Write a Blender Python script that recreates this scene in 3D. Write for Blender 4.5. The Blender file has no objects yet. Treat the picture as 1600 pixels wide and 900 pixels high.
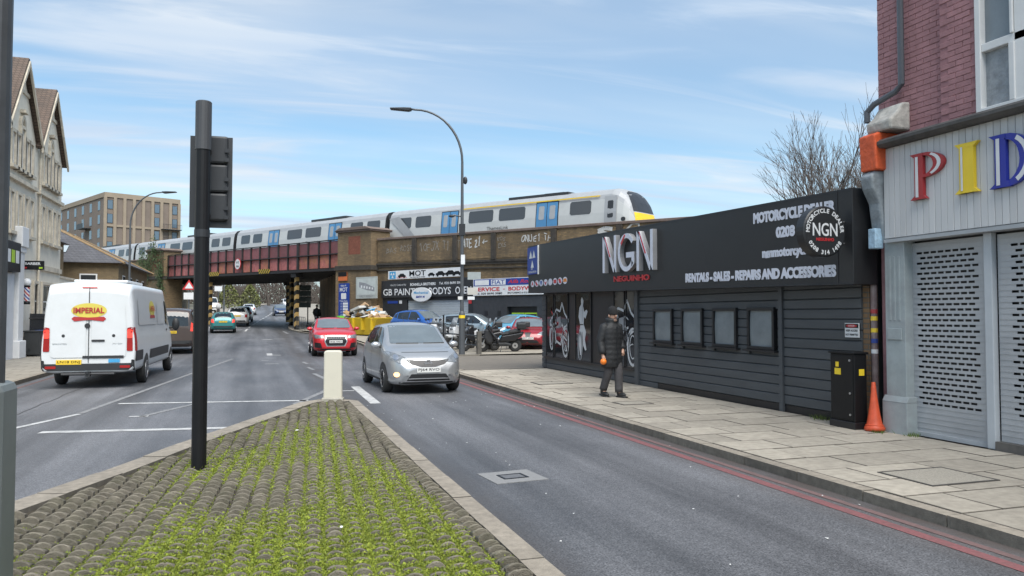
import bpy, bmesh, math, random
from mathutils import Vector, Matrix, noise
from mathutils.bvhtree import BVHTree
random.seed(7)
R = math.radians
scene = bpy.context.scene
COL = scene.collection

# ------------------------------------------------------------------ camera
cd = bpy.data.cameras.new('camera'); cam = bpy.data.objects.new('camera', cd); COL.objects.link(cam)
cam.location = (0, 0, 1.7); cam.rotation_euler = (R(92.005), 0, R(-18.4))
cd.lens = 27.0; cd.sensor_width = 36.0; cd.clip_start = 0.1; cd.clip_end = 3000
scene.camera = cam
scene.render.resolution_x = 1024; scene.render.resolution_y = 576

# ------------------------------------------------------------------ sky, sun, exposure
SUN_EL, SUN_AZ = 57.0, 177.0           # azimuth clockwise from +Y: behind the camera
w = bpy.data.worlds.new('World'); scene.world = w; w.use_nodes = True
nt = w.node_tree; nt.nodes.clear()
def wn(t, **k):
    n = nt.nodes.new(t)
    for a, b in k.items(): setattr(n, a, b)
    return n
sky = wn('ShaderNodeTexSky', sky_type='NISHITA', sun_disc=False, sun_elevation=R(SUN_EL), sun_rotation=R(SUN_AZ))
sky.air_density = 1.0; sky.dust_density = 0.9; sky.ozone_density = 1.0
tc = wn('ShaderNodeTexCoord')
sep = wn('ShaderNodeSeparateXYZ'); nt.links.new(tc.outputs['Generated'], sep.inputs[0])
def mth(op, a, b=None, clamp=False):
    n = wn('ShaderNodeMath', operation=op, use_clamp=clamp)
    for i, x in enumerate((a, b)):
        if x is None: continue
        if isinstance(x, (int, float)): n.inputs[i].default_value = x
        else: nt.links.new(x, n.inputs[i])
    return n.outputs[0]
zc = mth('MAXIMUM', sep.outputs[2], 0.02)
den = mth('ADD', zc, 0.10)
comb = wn('ShaderNodeCombineXYZ')                       # project the dome on a flat cloud layer
nt.links.new(mth('DIVIDE', sep.outputs[0], den), comb.inputs[0])
nt.links.new(mth('DIVIDE', sep.outputs[1], den), comb.inputs[1])
mp = wn('ShaderNodeMapping'); mp.inputs['Rotation'].default_value = (0, 0, R(12)); mp.inputs['Scale'].default_value = (0.33, 0.85, 1)
nt.links.new(comb.outputs[0], mp.inputs[0])
n1 = wn('ShaderNodeTexNoise'); n1.inputs['Scale'].default_value = 1.0; n1.inputs['Detail'].default_value = 5; n1.inputs['Roughness'].default_value = 0.5; n1.inputs['Distortion'].default_value = 0.6
nt.links.new(mp.outputs[0], n1.inputs['Vector'])
mp2 = wn('ShaderNodeMapping'); mp2.inputs['Rotation'].default_value = (0, 0, R(-8)); mp2.inputs['Scale'].default_value = (0.55, 2.6, 1)
nt.links.new(comb.outputs[0], mp2.inputs[0])
n2 = wn('ShaderNodeTexNoise'); n2.inputs['Scale'].default_value = 1.0; n2.inputs['Detail'].default_value = 6; n2.inputs['Roughness'].default_value = 0.55; n2.inputs['Distortion'].default_value = 0.9
nt.links.new(mp2.outputs[0], n2.inputs['Vector'])
def ramp(src, p0, p1, c0=0.0, c1=1.0):
    n = wn('ShaderNodeMapRange', interpolation_type='SMOOTHSTEP')
    n.inputs[1].default_value = p0; n.inputs[2].default_value = p1; n.inputs[3].default_value = c0; n.inputs[4].default_value = c1
    nt.links.new(src, n.inputs[0]); return n.outputs[0]
cl1 = ramp(n1.outputs['Fac'], 0.34, 0.68, 0.0, 0.66)
cl2 = ramp(n2.outputs['Fac'], 0.45, 0.68, 0.0, 0.75)
clm = mth('ADD', cl1, cl2, True)
clm = mth('MULTIPLY', clm, 0.86)
clm = mth('ADD', clm, 0.05, True)
bg1 = wn('ShaderNodeBackground'); bg1.inputs[1].default_value = 0.094
tint = wn('ShaderNodeMix', data_type='RGBA', blend_type='MULTIPLY'); tint.inputs[0].default_value = 1.0; tint.inputs[7].default_value = (0.85, 1.0, 0.99, 1)
nt.links.new(sky.outputs[0], tint.inputs[6]); nt.links.new(tint.outputs[2], bg1.inputs[0])
bg2 = wn('ShaderNodeBackground'); bg2.inputs[1].default_value = 0.49
n3 = wn('ShaderNodeTexNoise'); n3.inputs['Scale'].default_value = 0.55; n3.inputs['Detail'].default_value = 4
nt.links.new(mp2.outputs[0], n3.inputs['Vector'])
mixc = wn('ShaderNodeMix', data_type='RGBA')
nt.links.new(ramp(n3.outputs['Fac'], 0.42, 0.62), mixc.inputs[0])
mixc.inputs[6].default_value = (0.62, 0.76, 0.94, 1); mixc.inputs[7].default_value = (0.88, 0.94, 1.0, 1)
nt.links.new(mixc.outputs[2], bg2.inputs[0])
mx = wn('ShaderNodeMixShader'); nt.links.new(clm, mx.inputs[0]); nt.links.new(bg1.outputs[0], mx.inputs[1]); nt.links.new(bg2.outputs[0], mx.inputs[2])
wo = wn('ShaderNodeOutputWorld'); nt.links.new(mx.outputs[0], wo.inputs[0])

sd = bpy.data.lights.new('sun', 'SUN'); sun = bpy.data.objects.new('sun', sd); COL.objects.link(sun)
sd.energy = 2.8; sd.angle = R(52); sd.color = (1.0, 0.965, 0.91)
sv = Vector((math.sin(R(SUN_AZ)) * math.cos(R(SUN_EL)), math.cos(R(SUN_AZ)) * math.cos(R(SUN_EL)), math.sin(R(SUN_EL))))
sun.rotation_euler = sv.to_track_quat('Z', 'Y').to_euler(); sun.location = (0, -20, 40)
scene.view_settings.view_transform = 'Standard'; scene.view_settings.look = 'None'
scene.view_settings.exposure = 1.0; scene.view_settings.gamma = 1.0
scene.view_settings.use_curve_mapping = False

# ------------------------------------------------------------------ materials
MATS = {}
def mat(name, col, rough=0.6, metal=0.0, var=0.08, scale=3.0, bump=0.0, bs=60.0, dirt=0.0, dscale=0.7, spec=0.5, coat=0.0, obj=False,
        dcol=None, emit=0.0, stretch=None, alpha=None):
    if name in MATS: return MATS[name]
    m = bpy.data.materials.new(name); m.use_nodes = True; t = m.node_tree; b = t.nodes['Principled BSDF']
    b.inputs['Roughness'].default_value = rough; b.inputs['Metallic'].default_value = metal
    b.inputs['Specular IOR Level'].default_value = spec; b.inputs['Coat Weight'].default_value = coat; b.inputs['Coat Roughness'].default_value = 0.05
    b.inputs['Base Color'].default_value = (*col, 1)
    if obj: src = t.nodes.new('ShaderNodeTexCoord').outputs['Object']
    else: src = t.nodes.new('ShaderNodeNewGeometry').outputs['Position']
    if stretch:
        mpn = t.nodes.new('ShaderNodeMapping'); mpn.inputs['Scale'].default_value = stretch; t.links.new(src, mpn.inputs[0]); src = mpn.outputs[0]
    cur = None
    if var:
        n = t.nodes.new('ShaderNodeTexNoise'); n.inputs['Scale'].default_value = scale; n.inputs['Detail'].default_value = 6; n.inputs['Roughness'].default_value = 0.65
        t.links.new(src, n.inputs['Vector'])
        r = t.nodes.new('ShaderNodeValToRGB'); r.color_ramp.elements[0].position = 0.3; r.color_ramp.elements[1].position = 0.7
        r.color_ramp.elements[0].color = (*[c * (1 - var) for c in col], 1); r.color_ramp.elements[1].color = (*[min(1, c * (1 + var)) for c in col], 1)
        t.links.new(n.outputs['Fac'], r.inputs[0]); cur = r.outputs[0]
    if dirt:
        n = t.nodes.new('ShaderNodeTexNoise'); n.inputs['Scale'].default_value = dscale; n.inputs['Detail'].default_value = 8; n.inputs['Roughness'].default_value = 0.7
        t.links.new(src, n.inputs['Vector'])
        mr = t.nodes.new('ShaderNodeMapRange'); mr.inputs[1].default_value = 0.45; mr.inputs[2].default_value = 0.72; mr.inputs[4].default_value = dirt
        t.links.new(n.outputs['Fac'], mr.inputs[0])
        x = t.nodes.new('ShaderNodeMix'); x.data_type = 'RGBA'; t.links.new(mr.outputs[0], x.inputs[0])
        if cur: t.links.new(cur, x.inputs[6])
        else: x.inputs[6].default_value = (*col, 1)
        x.inputs[7].default_value = (*(dcol or [c * 0.35 for c in col]), 1); cur = x.outputs[2]
    if cur: t.links.new(cur, b.inputs['Base Color'])
    if emit:
        b.inputs['Emission Color'].default_value = (*col, 1); b.inputs['Emission Strength'].default_value = emit
    if bump:
        n = t.nodes.new('ShaderNodeTexNoise'); n.inputs['Scale'].default_value = bs; n.inputs['Detail'].default_value = 4
        t.links.new(src, n.inputs['Vector'])
        bp = t.nodes.new('ShaderNodeBump'); bp.inputs['Strength'].default_value = bump; bp.inputs['Distance'].default_value = 0.02
        t.links.new(n.outputs['Fac'], bp.inputs['Height']); t.links.new(bp.outputs[0], b.inputs['Normal'])
    MATS[name] = m; return m

def brickmat(name, c1, c2, mortar, bw=0.225, bh=0.075, rough=0.85, grime=0.6, gcol=(0.03, 0.028, 0.025), ms=0.012):
    """brick courses along local x+y / z of the object's own frame"""
    m = bpy.data.materials.new(name); m.use_nodes = True; t = m.node_tree; b = t.nodes['Principled BSDF']; b.inputs['Roughness'].default_value = rough
    o = t.nodes.new('ShaderNodeTexCoord').outputs['Object']
    s = t.nodes.new('ShaderNodeSeparateXYZ'); t.links.new(o, s.inputs[0])
    a = t.nodes.new('ShaderNodeMath'); a.operation = 'ADD'; t.links.new(s.outputs[0], a.inputs[0]); t.links.new(s.outputs[1], a.inputs[1])
    c = t.nodes.new('ShaderNodeCombineXYZ'); t.links.new(a.outputs[0], c.inputs[0]); t.links.new(s.outputs[2], c.inputs[1])
    k = t.nodes.new('ShaderNodeTexBrick'); t.links.new(c.outputs[0], k.inputs['Vector'])
    k.inputs['Color1'].default_value = (*c1, 1); k.inputs['Color2'].default_value = (*c2, 1); k.inputs['Mortar'].default_value = (*mortar, 1)
    k.inputs['Scale'].default_value = 1.0; k.inputs['Brick Width'].default_value = bw; k.inputs['Row Height'].default_value = bh
    k.inputs['Mortar Size'].default_value = ms; k.inputs['Mortar Smooth'].default_value = 0.3
    n = t.nodes.new('ShaderNodeTexNoise'); n.inputs['Scale'].default_value = 0.55; n.inputs['Detail'].default_value = 9; n.inputs['Roughness'].default_value = 0.72
    mp = t.nodes.new('ShaderNodeMapping'); mp.inputs['Scale'].default_value = (1, 1, 0.45); t.links.new(o, mp.inputs[0]); t.links.new(mp.outputs[0], n.inputs['Vector'])
    mr = t.nodes.new('ShaderNodeMapRange'); mr.inputs[1].default_value = 0.42; mr.inputs[2].default_value = 0.68; mr.inputs[4].default_value = grime
    t.links.new(n.outputs['Fac'], mr.inputs[0])
    x = t.nodes.new('ShaderNodeMix'); x.data_type = 'RGBA'; t.links.new(mr.outputs[0], x.inputs[0]); t.links.new(k.outputs['Color'], x.inputs[6]); x.inputs[7].default_value = (*gcol, 1)
    t.links.new(x.outputs[2], b.inputs['Base Color'])
    bp = t.nodes.new('ShaderNodeBump'); bp.inputs['Strength'].default_value = 0.6; bp.inputs['Distance'].default_value = 0.01; bp.invert = True
    t.links.new(k.outputs['Fac'], bp.inputs['Height']); t.links.new(bp.outputs[0], b.inputs['Normal'])
    MATS[name] = m; return m

def glass(name, col=(0.012, 0.016, 0.02), rough=0.04, spec=0.8):
    return mat(name, col, rough, 0, var=0.0, spec=spec)

# ------------------------------------------------------------------ mesh helpers
I4 = Matrix.Identity(4)
class MB:
    def __init__(s): s.v = []; s.f = []; s.m = []; s.M = I4
    def add(s, vs, fs, mi=0):
        o = len(s.v)
        s.v += [tuple(s.M @ Vector(p)) for p in vs]
        for f in fs: s.f.append([i + o for i in f]); s.m.append(mi)
        return s
    def quad(s, a, b, c, d, mi=0): return s.add([a, b, c, d], [(0, 1, 2, 3)], mi)
    def box(s, x0, x1, y0, y1, z0, z1, mi=0):
        return s.add([(x0, y0, z0), (x1, y0, z0), (x1, y1, z0), (x0, y1, z0), (x0, y0, z1), (x1, y0, z1), (x1, y1, z1), (x0, y1, z1)],
                     [(0, 3, 2, 1), (4, 5, 6, 7), (0, 1, 5, 4), (1, 2, 6, 5), (2, 3, 7, 6), (3, 0, 4, 7)], mi)
    def prism(s, poly, d0, d1, fr, mi=0):
        """poly in (a,b); fr(a,b,d) -> xyz"""
        n = len(poly); A = [fr(a, b, d0) for a, b in poly]; B = [fr(a, b, d1) for a, b in poly]
        return s.add(A + B, [tuple(range(n))[::-1], tuple(range(n, 2 * n))] + [(i, (i + 1) % n, n + (i + 1) % n, n + i) for i in range(n)], mi)
    def tube(s, pts, rad, n=8, mi=0, cap=True):
        pts = [Vector(p) for p in pts]; k = len(pts)
        rr = rad if isinstance(rad, (list, tuple)) else [rad] * k
        vs = []; fs = []; up = None
        for i, p in enumerate(pts):
            d = (pts[min(i + 1, k - 1)] - pts[max(i - 1, 0)]).normalized()
            if up is None:
                up = Vector((0, 0, 1)) if abs(d.z) < 0.9 else Vector((1, 0, 0))
            a = d.cross(up)
            if a.length < 1e-4: a = d.cross(Vector((1, 0.3, 0.2)))
            a.normalize(); b = a.cross(d).normalized(); up = b
            for j in range(n):
                t = 2 * math.pi * j / n; vs.append(p + (a * math.cos(t) + b * math.sin(t)) * rr[i])
        for i in range(k - 1):
            for j in range(n): fs.append((i * n + j, i * n + (j + 1) % n, (i + 1) * n + (j + 1) % n, (i + 1) * n + j))
        if cap: fs += [tuple(range(n))[::-1], tuple(range((k - 1) * n, k * n))]
        return s.add(vs, fs, mi)
    def lathe(s, prof, n=16, c=(0, 0, 0), mi=0, axis='z'):
        vs = []; fs = []; k = len(prof)
        for r, z in prof:
            for j in range(n):
                t = 2 * math.pi * j / n; a, b = r * math.cos(t), r * math.sin(t)
                vs.append({'z': (c[0] + a, c[1] + b, c[2] + z), 'y': (c[0] + b, c[1] + z, c[2] + a), 'x': (c[0] + z, c[1] + a, c[2] + b)}[axis])
        for i in range(k - 1):
            for j in range(n): fs.append((i * n + j, i * n + (j + 1) % n, (i + 1) * n + (j + 1) % n, (i + 1) * n + j))
        fs += [tuple(range(n))[::-1], tuple(range((k - 1) * n, k * n))]
        return s.add(vs, fs, mi)
    def ell(s, c, r, n=12, k=8, mi=0):
        prof = [(max(1e-3, math.sin(math.pi * i / k)), -math.cos(math.pi * i / k)) for i in range(k + 1)]
        M0 = s.M; s.M = M0 @ Matrix.Translation(c) @ Matrix.Diagonal((*r, 1)); s.lathe(prof, n, (0, 0, 0), mi); s.M = M0; return s
    def build(s, name, mats, parent=None, bev=0, smooth=False, inv=None, seg=2):
        me = bpy.data.meshes.new(name); me.from_pydata(s.v, [], s.f)
        if not isinstance(mats, (list, tuple)): mats = [mats]
        for m in mats: me.materials.append(m)
        if len(mats) > 1: me.polygons.foreach_set('material_index', s.m)
        if smooth: me.polygons.foreach_set('use_smooth', [True] * len(me.polygons))
        me.validate(); me.update()
        return link(name, me, parent, bev, seg)
def link(name, me, parent=None, bev=0, seg=2):
    o = bpy.data.objects.new(name, me); COL.objects.link(o)
    if parent is not None:
        o.parent = parent
        if parent.get('world_children'): o.matrix_parent_inverse = basis(parent).inverted()
    if bev:
        b = o.modifiers.new('bevel', 'BEVEL'); b.width = bev; b.segments = seg; b.limit_method = 'ANGLE'; b.angle_limit = R(40)
    return o
def basis(o): return Matrix.Translation(o.location) @ o.rotation_euler.to_matrix().to_4x4()
def tag(o, label=None, cat=None, group=None, kind=None):
    for k, v in (('label', label), ('category', cat), ('group', group), ('kind', kind)):
        if v: o[k] = v
    return o
def thing(name, label, cat, loc=(0, 0, 0), rz=0.0, group=None, world=False):
    o = bpy.data.objects.new(name, None); COL.objects.link(o); o.empty_display_size = 0.2
    o.location = loc; o.rotation_euler = (0, 0, rz)
    if world: o['world_children'] = 1
    return tag(o, label, cat, group)
def copy_tree(o, parent=None):
    c = o.copy(); COL.objects.link(c)
    if parent is not None: c.parent = parent
    for ch in list(o.children): copy_tree(ch, c)
    return c
def frame(o, xd, yd):
    x = Vector(xd).normalized(); y = Vector(yd).normalized(); z = x.cross(y)
    return Matrix(((x.x, y.x, z.x, o[0]), (x.y, y.y, z.y, o[1]), (x.z, y.z, z.z, o[2]), (0, 0, 0, 1)))
_tc = {}
def textgeo(s, bold=0.0, ext=0.0, shear=0.0, spacing=1.0):
    key = (s, bold, ext, shear, spacing)
    if key in _tc: return _tc[key]
    cu = bpy.data.curves.new('t', 'FONT'); cu.body = s; cu.size = 1.0; cu.offset = bold; cu.extrude = ext; cu.shear = shear; cu.space_character = spacing
    cu.resolution_u = 3
    ob = bpy.data.objects.new('t', cu); me = bpy.data.meshes.new_from_object(ob)
    vs = [v.co.copy() for v in me.vertices]; fs = [tuple(p.vertices) for p in me.polygons]
    bpy.data.objects.remove(ob); bpy.data.meshes.remove(me); bpy.data.curves.remove(cu)
    _tc[key] = (vs, fs); return vs, fs
def addtext(mb, s, o, xd, yd, width=None, height=None, align='L', bold=0.0, ext=0.0, mi=0, shear=0.0, spacing=1.0):
    """fit text in a width x height box whose lower left (L) / centre (C) / right (R) is o"""
    vs, fs = textgeo(s, bold, 0.0, shear, spacing)
    if not vs: return mb
    x0 = min(v.x for v in vs); x1 = max(v.x for v in vs); y0 = min(v.y for v in vs); y1 = max(v.y for v in vs)
    sy = (height / (y1 - y0)) if height else None; sx = (width / (x1 - x0)) if width else sy
    if sy is None: sy = sx
    W = (x1 - x0) * sx; off = {'L': 0, 'C': -W / 2, 'R': -W}[align]
    M = frame(o, xd, yd)
    pts = [M @ Vector(((v.x - x0) * sx + off, (v.y - y0) * sy, 0)) for v in vs]
    if ext:
        nrm = M.to_3x3() @ Vector((0, 0, 1)); n = len(pts)
        ec = {}
        for f in fs:
            for a, b in zip(f, f[1:] + f[:1]):
                ec[(a, b)] = 1
        side = [(b, a, a + n, b + n) for (a, b) in ec if (b, a) not in ec]
        top = [tuple(i + n for i in f) for f in fs]
        mb.add(pts + [p + nrm * ext for p in pts], [*top, *[tuple(reversed(q)) for q in side]], mi)
    else: mb.add(pts, fs, mi)
    return mb
def pchip(ctrl):
    xs = [c[0] for c in ctrl]; ys = [c[1] for c in ctrl]; n = len(xs)
    h = [xs[i + 1] - xs[i] for i in range(n - 1)]; d = [(ys[i + 1] - ys[i]) / h[i] for i in range(n - 1)]
    m = [d[0]] + [0 if d[i - 1] * d[i] <= 0 else 2 * d[i - 1] * d[i] / (d[i - 1] + d[i]) for i in range(1, n - 1)] + [d[-1]]
    def f(x):
        if x <= xs[0]: return ys[0]
        if x >= xs[-1]: return ys[-1]
        i = 0
        while x > xs[i + 1]: i += 1
        t = (x - xs[i]) / h[i]
        return (2*t**3-3*t**2+1)*ys[i] + (t**3-2*t**2+t)*h[i]*m[i] + (-2*t**3+3*t**2)*ys[i+1] + (t**3-t**2)*h[i]*m[i+1]
    return f
def hY(Y):                                   # the street climbs gently beyond the bridge
    t = Y - 37
    return 0.0 if t <= -6 else (0.024 * (t + 6) ** 2 / 24 if t < 6 else 0.024 * t)

WHITE = mat('white_paint', (0.72, 0.72, 0.70), 0.45, var=0.05, dirt=0.15)
BLACK = mat('black_paint', (0.008, 0.008, 0.009), 0.45, var=0.2, spec=0.3)
DARKM = mat('dark_metal', (0.03, 0.032, 0.036), 0.45, 0.3, var=0.15)
RUB = mat('tyre_rubber', (0.018, 0.018, 0.018), 0.8, var=0.2, obj=True)
CHROME = mat('alloy', (0.55, 0.56, 0.58), 0.28, 0.9, var=0.05, obj=True)
PLASTIC = mat('dark_plastic', (0.022, 0.023, 0.025), 0.55, var=0.15, obj=True)
GLASS = glass('vehicle_glass')
def decal(bv, poly, axis, sg, off=.006, mx=.09):
    bm = bmesh.new(); vs = [bm.verts.new((a, b, 0)) for a, b in poly]; f = bm.faces.new(vs); bmesh.ops.triangulate(bm, faces=[f])
    for _ in range(4):
        es = [e for e in bm.edges if e.calc_length() > mx]
        if not es: break
        bmesh.ops.subdivide_edges(bm, edges=es, cuts=1); bmesh.ops.triangulate(bm, faces=[q for q in bm.faces if len(q.verts) > 3])
    pts = []; idx = {}
    for v in bm.verts:
        a, b = v.co.x, v.co.y
        o, d = ((Vector((sg * 9, a, b)), Vector((-sg, 0, 0))) if axis == 'x' else (Vector((a, sg * 9, b)), Vector((0, -sg, 0)))) if axis != 'z' else (Vector((a, b, 9)), Vector((0, 0, -1)))
        hit = bv.ray_cast(o, d)
        idx[v] = len(pts) if hit[0] is not None else None
        if hit[0] is not None: pts.append(hit[0] + (hit[1] if hit[1].dot(d) < 0 else -hit[1]) * off)
    fs = []
    want = Vector((sg, 0, 0)) if axis == 'x' else Vector((0, sg, 0)) if axis == 'y' else Vector((0, 0, 1))
    for q in bm.faces:
        ii = [idx[v] for v in q.verts]
        if None in ii: continue
        nn = (pts[ii[1]] - pts[ii[0]]).cross(pts[ii[2]] - pts[ii[0]])
        fs.append(tuple(ii) if nn.dot(want) > 0 else tuple(reversed(ii)))
    bm.free(); m = MB(); m.add(pts, fs); return m
# ------------------------------------------------------------------ ground, road, pavements, island
def orand(m, amt=0.18, hue=0.0):
    """per-object tint for pieces that share a mesh"""
    t = m.node_tree; b = t.nodes['Principled BSDF']; lk = b.inputs['Base Color'].links
    oi = t.nodes.new('ShaderNodeObjectInfo'); mr = t.nodes.new('ShaderNodeMapRange')
    mr.inputs[3].default_value = 1 - amt; mr.inputs[4].default_value = 1 + amt; t.links.new(oi.outputs['Random'], mr.inputs[0])
    x = t.nodes.new('ShaderNodeVectorMath'); x.operation = 'SCALE'
    if lk: t.links.new(lk[0].from_socket, x.inputs[0])
    else: x.inputs[0].default_value = b.inputs['Base Color'].default_value[:3]
    t.links.new(mr.outputs[0], x.inputs['Scale']); t.links.new(x.outputs[0], b.inputs['Base Color']); return m

Ledge = pchip([(-60, -5.5), (40, -5.5), (58, -4.7), (79, -4.5), (111, -3.3), (169, -1.1), (250, 5), (420, 30)])
Redge = pchip([(-60, 5.27), (41, 5.27), (50, 4.0), (60, 2.35), (79, 3.2), (111, 5.2), (179, 8.0), (250, 13.5), (420, 40)])
Cline = pchip([(40, -0.9), (58, -0.75), (79, 0.1), (111, 1.8), (179, 4.4), (250, 9.5)])

def asphalt():
    m = bpy.data.materials.new('asphalt'); m.use_nodes = True; t = m.node_tree; b = t.nodes['Principled BSDF']
    P = t.nodes.new('ShaderNodeNewGeometry').outputs['Position']
    def noi(scale, st, det=5, rough=0.6, dist=0):
        mp = t.nodes.new('ShaderNodeMapping'); mp.inputs['Scale'].default_value = st; t.links.new(P, mp.inputs[0])
        n = t.nodes.new('ShaderNodeTexNoise'); n.inputs['Scale'].default_value = scale; n.inputs['Detail'].default_value = det; n.inputs['Roughness'].default_value = rough
        n.inputs['Distortion'].default_value = dist; t.links.new(mp.outputs[0], n.inputs['Vector']); return n.outputs['Fac']
    def rng(src, a, b_, c, d):
        n = t.nodes.new('ShaderNodeMapRange'); n.inputs[1].default_value = a; n.inputs[2].default_value = b_; n.inputs[3].default_value = c; n.inputs[4].default_value = d
        t.links.new(src, n.inputs[0]); return n.outputs[0]
    def mul(a, c):
        n = t.nodes.new('ShaderNodeMath'); n.operation = 'MULTIPLY'; t.links.new(a, n.inputs[0]); t.links.new(c, n.inputs[1]); return n.outputs[0]
    fine = noi(62, (1, 1, 1), 3, 0.75); fine2 = noi(17, (1, 1, 1), 3, 0.7)
    band = noi(1.0, (1.15, 0.035, 1), 5, 0.55); patch = noi(0.5, (1, 0.4, 1), 7, 0.65)
    v = mul(mul(rng(fine, 0.34, 0.66, 0.35, 1.65), rng(fine2, 0.3, 0.7, 0.75, 1.25)), mul(rng(band, 0.34, 0.66, 0.58, 1.45), rng(patch, 0.32, 0.68, 0.68, 1.32)))
    s = t.nodes.new('ShaderNodeVectorMath'); s.operation = 'SCALE'; s.inputs[0].default_value = (0.097, 0.098, 0.104); t.links.new(v, s.inputs['Scale'])
    # brown grit collected along the gutters
    sp = t.nodes.new('ShaderNodeSeparateXYZ'); t.links.new(P, sp.inputs[0])
    g1 = rng(sp.outputs[0], 4.55, 5.15, 0, 1); gn = noi(2.5, (1, 0.3, 1), 6, 0.7); g = mul(g1, rng(gn, 0.3, 0.55, 0.25, 0.85))
    x = t.nodes.new('ShaderNodeMix'); x.data_type = 'RGBA'; t.links.new(g, x.inputs[0]); t.links.new(s.outputs[0], x.inputs[6]); x.inputs[7].default_value = (0.075, 0.060, 0.052, 1)
    g2 = mul(rng(sp.outputs[0], 1.8, 2.25, 1, 0), rng(noi(3, (1, 0.4, 1), 6), 0.3, 0.6, 0.1, 0.8))
    x0 = rng(sp.outputs[0], 1.2, 1.7, 0, 1); g2 = mul(g2, x0)
    x2 = t.nodes.new('ShaderNodeMix'); x2.data_type = 'RGBA'; t.links.new(g2, x2.inputs[0]); t.links.new(x.outputs[2], x2.inputs[6]); x2.inputs[7].default_value = (0.060, 0.052, 0.046, 1)
    t.links.new(x2.outputs[2], b.inputs['Base Color'])
    b.inputs['Specular IOR Level'].default_value = 0.5
    t.links.new(rng(patch, 0.3, 0.7, 0.50, 0.68), b.inputs['Roughness'])
    bp = t.nodes.new('ShaderNodeBump'); bp.inputs['Strength'].default_value = 0.45; bp.inputs['Distance'].default_value = 0.006
    t.links.new(fine, bp.inputs['Height']); t.links.new(bp.outputs[0], b.inputs['Normal']); return m
ASPH = asphalt()
GROUND = mat('rough_ground', (0.10, 0.095, 0.07), 0.9, var=0.3, scale=0.6)
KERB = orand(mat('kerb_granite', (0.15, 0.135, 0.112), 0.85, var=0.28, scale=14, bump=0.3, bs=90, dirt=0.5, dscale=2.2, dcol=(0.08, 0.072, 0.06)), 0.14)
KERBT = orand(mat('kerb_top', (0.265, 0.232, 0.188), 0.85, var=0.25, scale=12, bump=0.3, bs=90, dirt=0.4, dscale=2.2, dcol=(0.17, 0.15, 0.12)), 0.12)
SLAB = orand(mat('paving_slab', (0.345, 0.31, 0.255), 0.86, var=0.2, scale=9, bump=0.18, bs=140, dirt=0.45, dscale=1.1, dcol=(0.22, 0.195, 0.16)), 0.15)
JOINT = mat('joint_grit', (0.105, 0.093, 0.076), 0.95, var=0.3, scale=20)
PAINT = mat('worn_road_paint', (0.46, 0.46, 0.45), 0.7, var=0.12, scale=30, dirt=0.75, dscale=5, dcol=(0.12, 0.12, 0.125))
PAINTF = mat('faded_road_paint', (0.22, 0.22, 0.22), 0.7, var=0.12, scale=30, dirt=0.9, dscale=7, dcol=(0.10, 0.10, 0.105))
REDP = mat('red_road_paint', (0.20, 0.078, 0.080), 0.75, var=0.2, scale=25, dirt=0.8, dscale=4, dcol=(0.12, 0.075, 0.072))
REDF = mat('faded_red_road_paint', (0.155, 0.095, 0.09), 0.8, var=0.2, scale=25, dirt=0.6, dscale=4, dcol=(0.085, 0.07, 0.065))
COVER = mat('cover_plate', (0.14, 0.14, 0.145), 0.55, 0.2, var=0.2, scale=40, bump=0.3, bs=120)

mb = MB()
ys = [-300, -60] + list(range(-40, 261, 10)) + [300, 400, 600, 1000, 2500]; xs = [-2000, -400, -100, -30, -9, 22, 60, 120, 400, 2000]
for i, y in enumerate(ys):
    for x in xs: mb.v.append((x, y, min(hY(y), 6.0) - 0.07))
n = len(xs)
for i in range(len(ys) - 1):
    for j in range(n - 1): mb.f.append((i*n+j, i*n+j+1, (i+1)*n+j+1, (i+1)*n+j)); mb.m.append(0)
tag(mb.build('ground', GROUND), kind='structure')

def strip(fa, fb, y0, y1, dz, name, m, parent=None, step=2.0, kind=None):
    mb = MB(); k = max(1, int((y1 - y0) / step))
    for i in range(k):
        a = y0 + (y1 - y0) * i / k; b = y0 + (y1 - y0) * (i + 1) / k
        mb.quad((fa(a), a, hY(a) + dz), (fb(a), a, hY(a) + dz), (fb(b), b, hY(b) + dz), (fa(b), b, hY(b) + dz))
    o = mb.build(name, m, parent)
    if kind: tag(o, kind=kind)
    return o
road = strip(Ledge, Redge, -40, 330, 0.0, 'road', ASPH, kind='structure')
cst = lambda v: (lambda y: v)
strip(cst(4.82), cst(4.94), -8, 21.5, 0.004, 'red_line', REDP, road, 30)
strip(cst(5.02), cst(5.10), -8, 21.5, 0.004, 'red_line', REDF, road, 30)
strip(lambda y: Ledge(y) + 0.22, lambda y: Ledge(y) + 0.31, 8, 46, 0.004, 'red_line', REDF, road)
def qline(pts, wd, name='lane_line', m=PAINT):
    mb = MB()
    for (x0, y0), (x1, y1) in zip(pts[:-1], pts[1:]):
        d = Vector((x1 - x0, y1 - y0)).normalized(); nx, ny = -d.y * wd / 2, d.x * wd / 2
        k = max(1, int(math.hypot(x1 - x0, y1 - y0) / 2))
        for i in range(k):
            a, b = i / k, (i + 1) / k
            A = (x0 + (x1-x0)*a, y0 + (y1-y0)*a); B = (x0 + (x1-x0)*b, y0 + (y1-y0)*b)
            za, zb = hY(A[1]) + 0.005, hY(B[1]) + 0.005
            mb.quad((A[0]-nx, A[1]-ny, za), (B[0]-nx, B[1]-ny, zb), (B[0]+nx, B[1]+ny, zb), (A[0]+nx, A[1]+ny, za))
    return mb.build(name, m, road)
qline([(-2.95, 12.74), (-0.18, 12.33)], 0.2, 'stop_line'); qline([(-2.48, 16.38), (1.0, 15.8)], 0.16, 'stop_line')
qline([(-3.45, 13.25), (-2.85, 14.9)], 0.11); qline([(-2.85, 15.0), (-0.85, 31.6)], 0.11, m=PAINTF)
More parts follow.
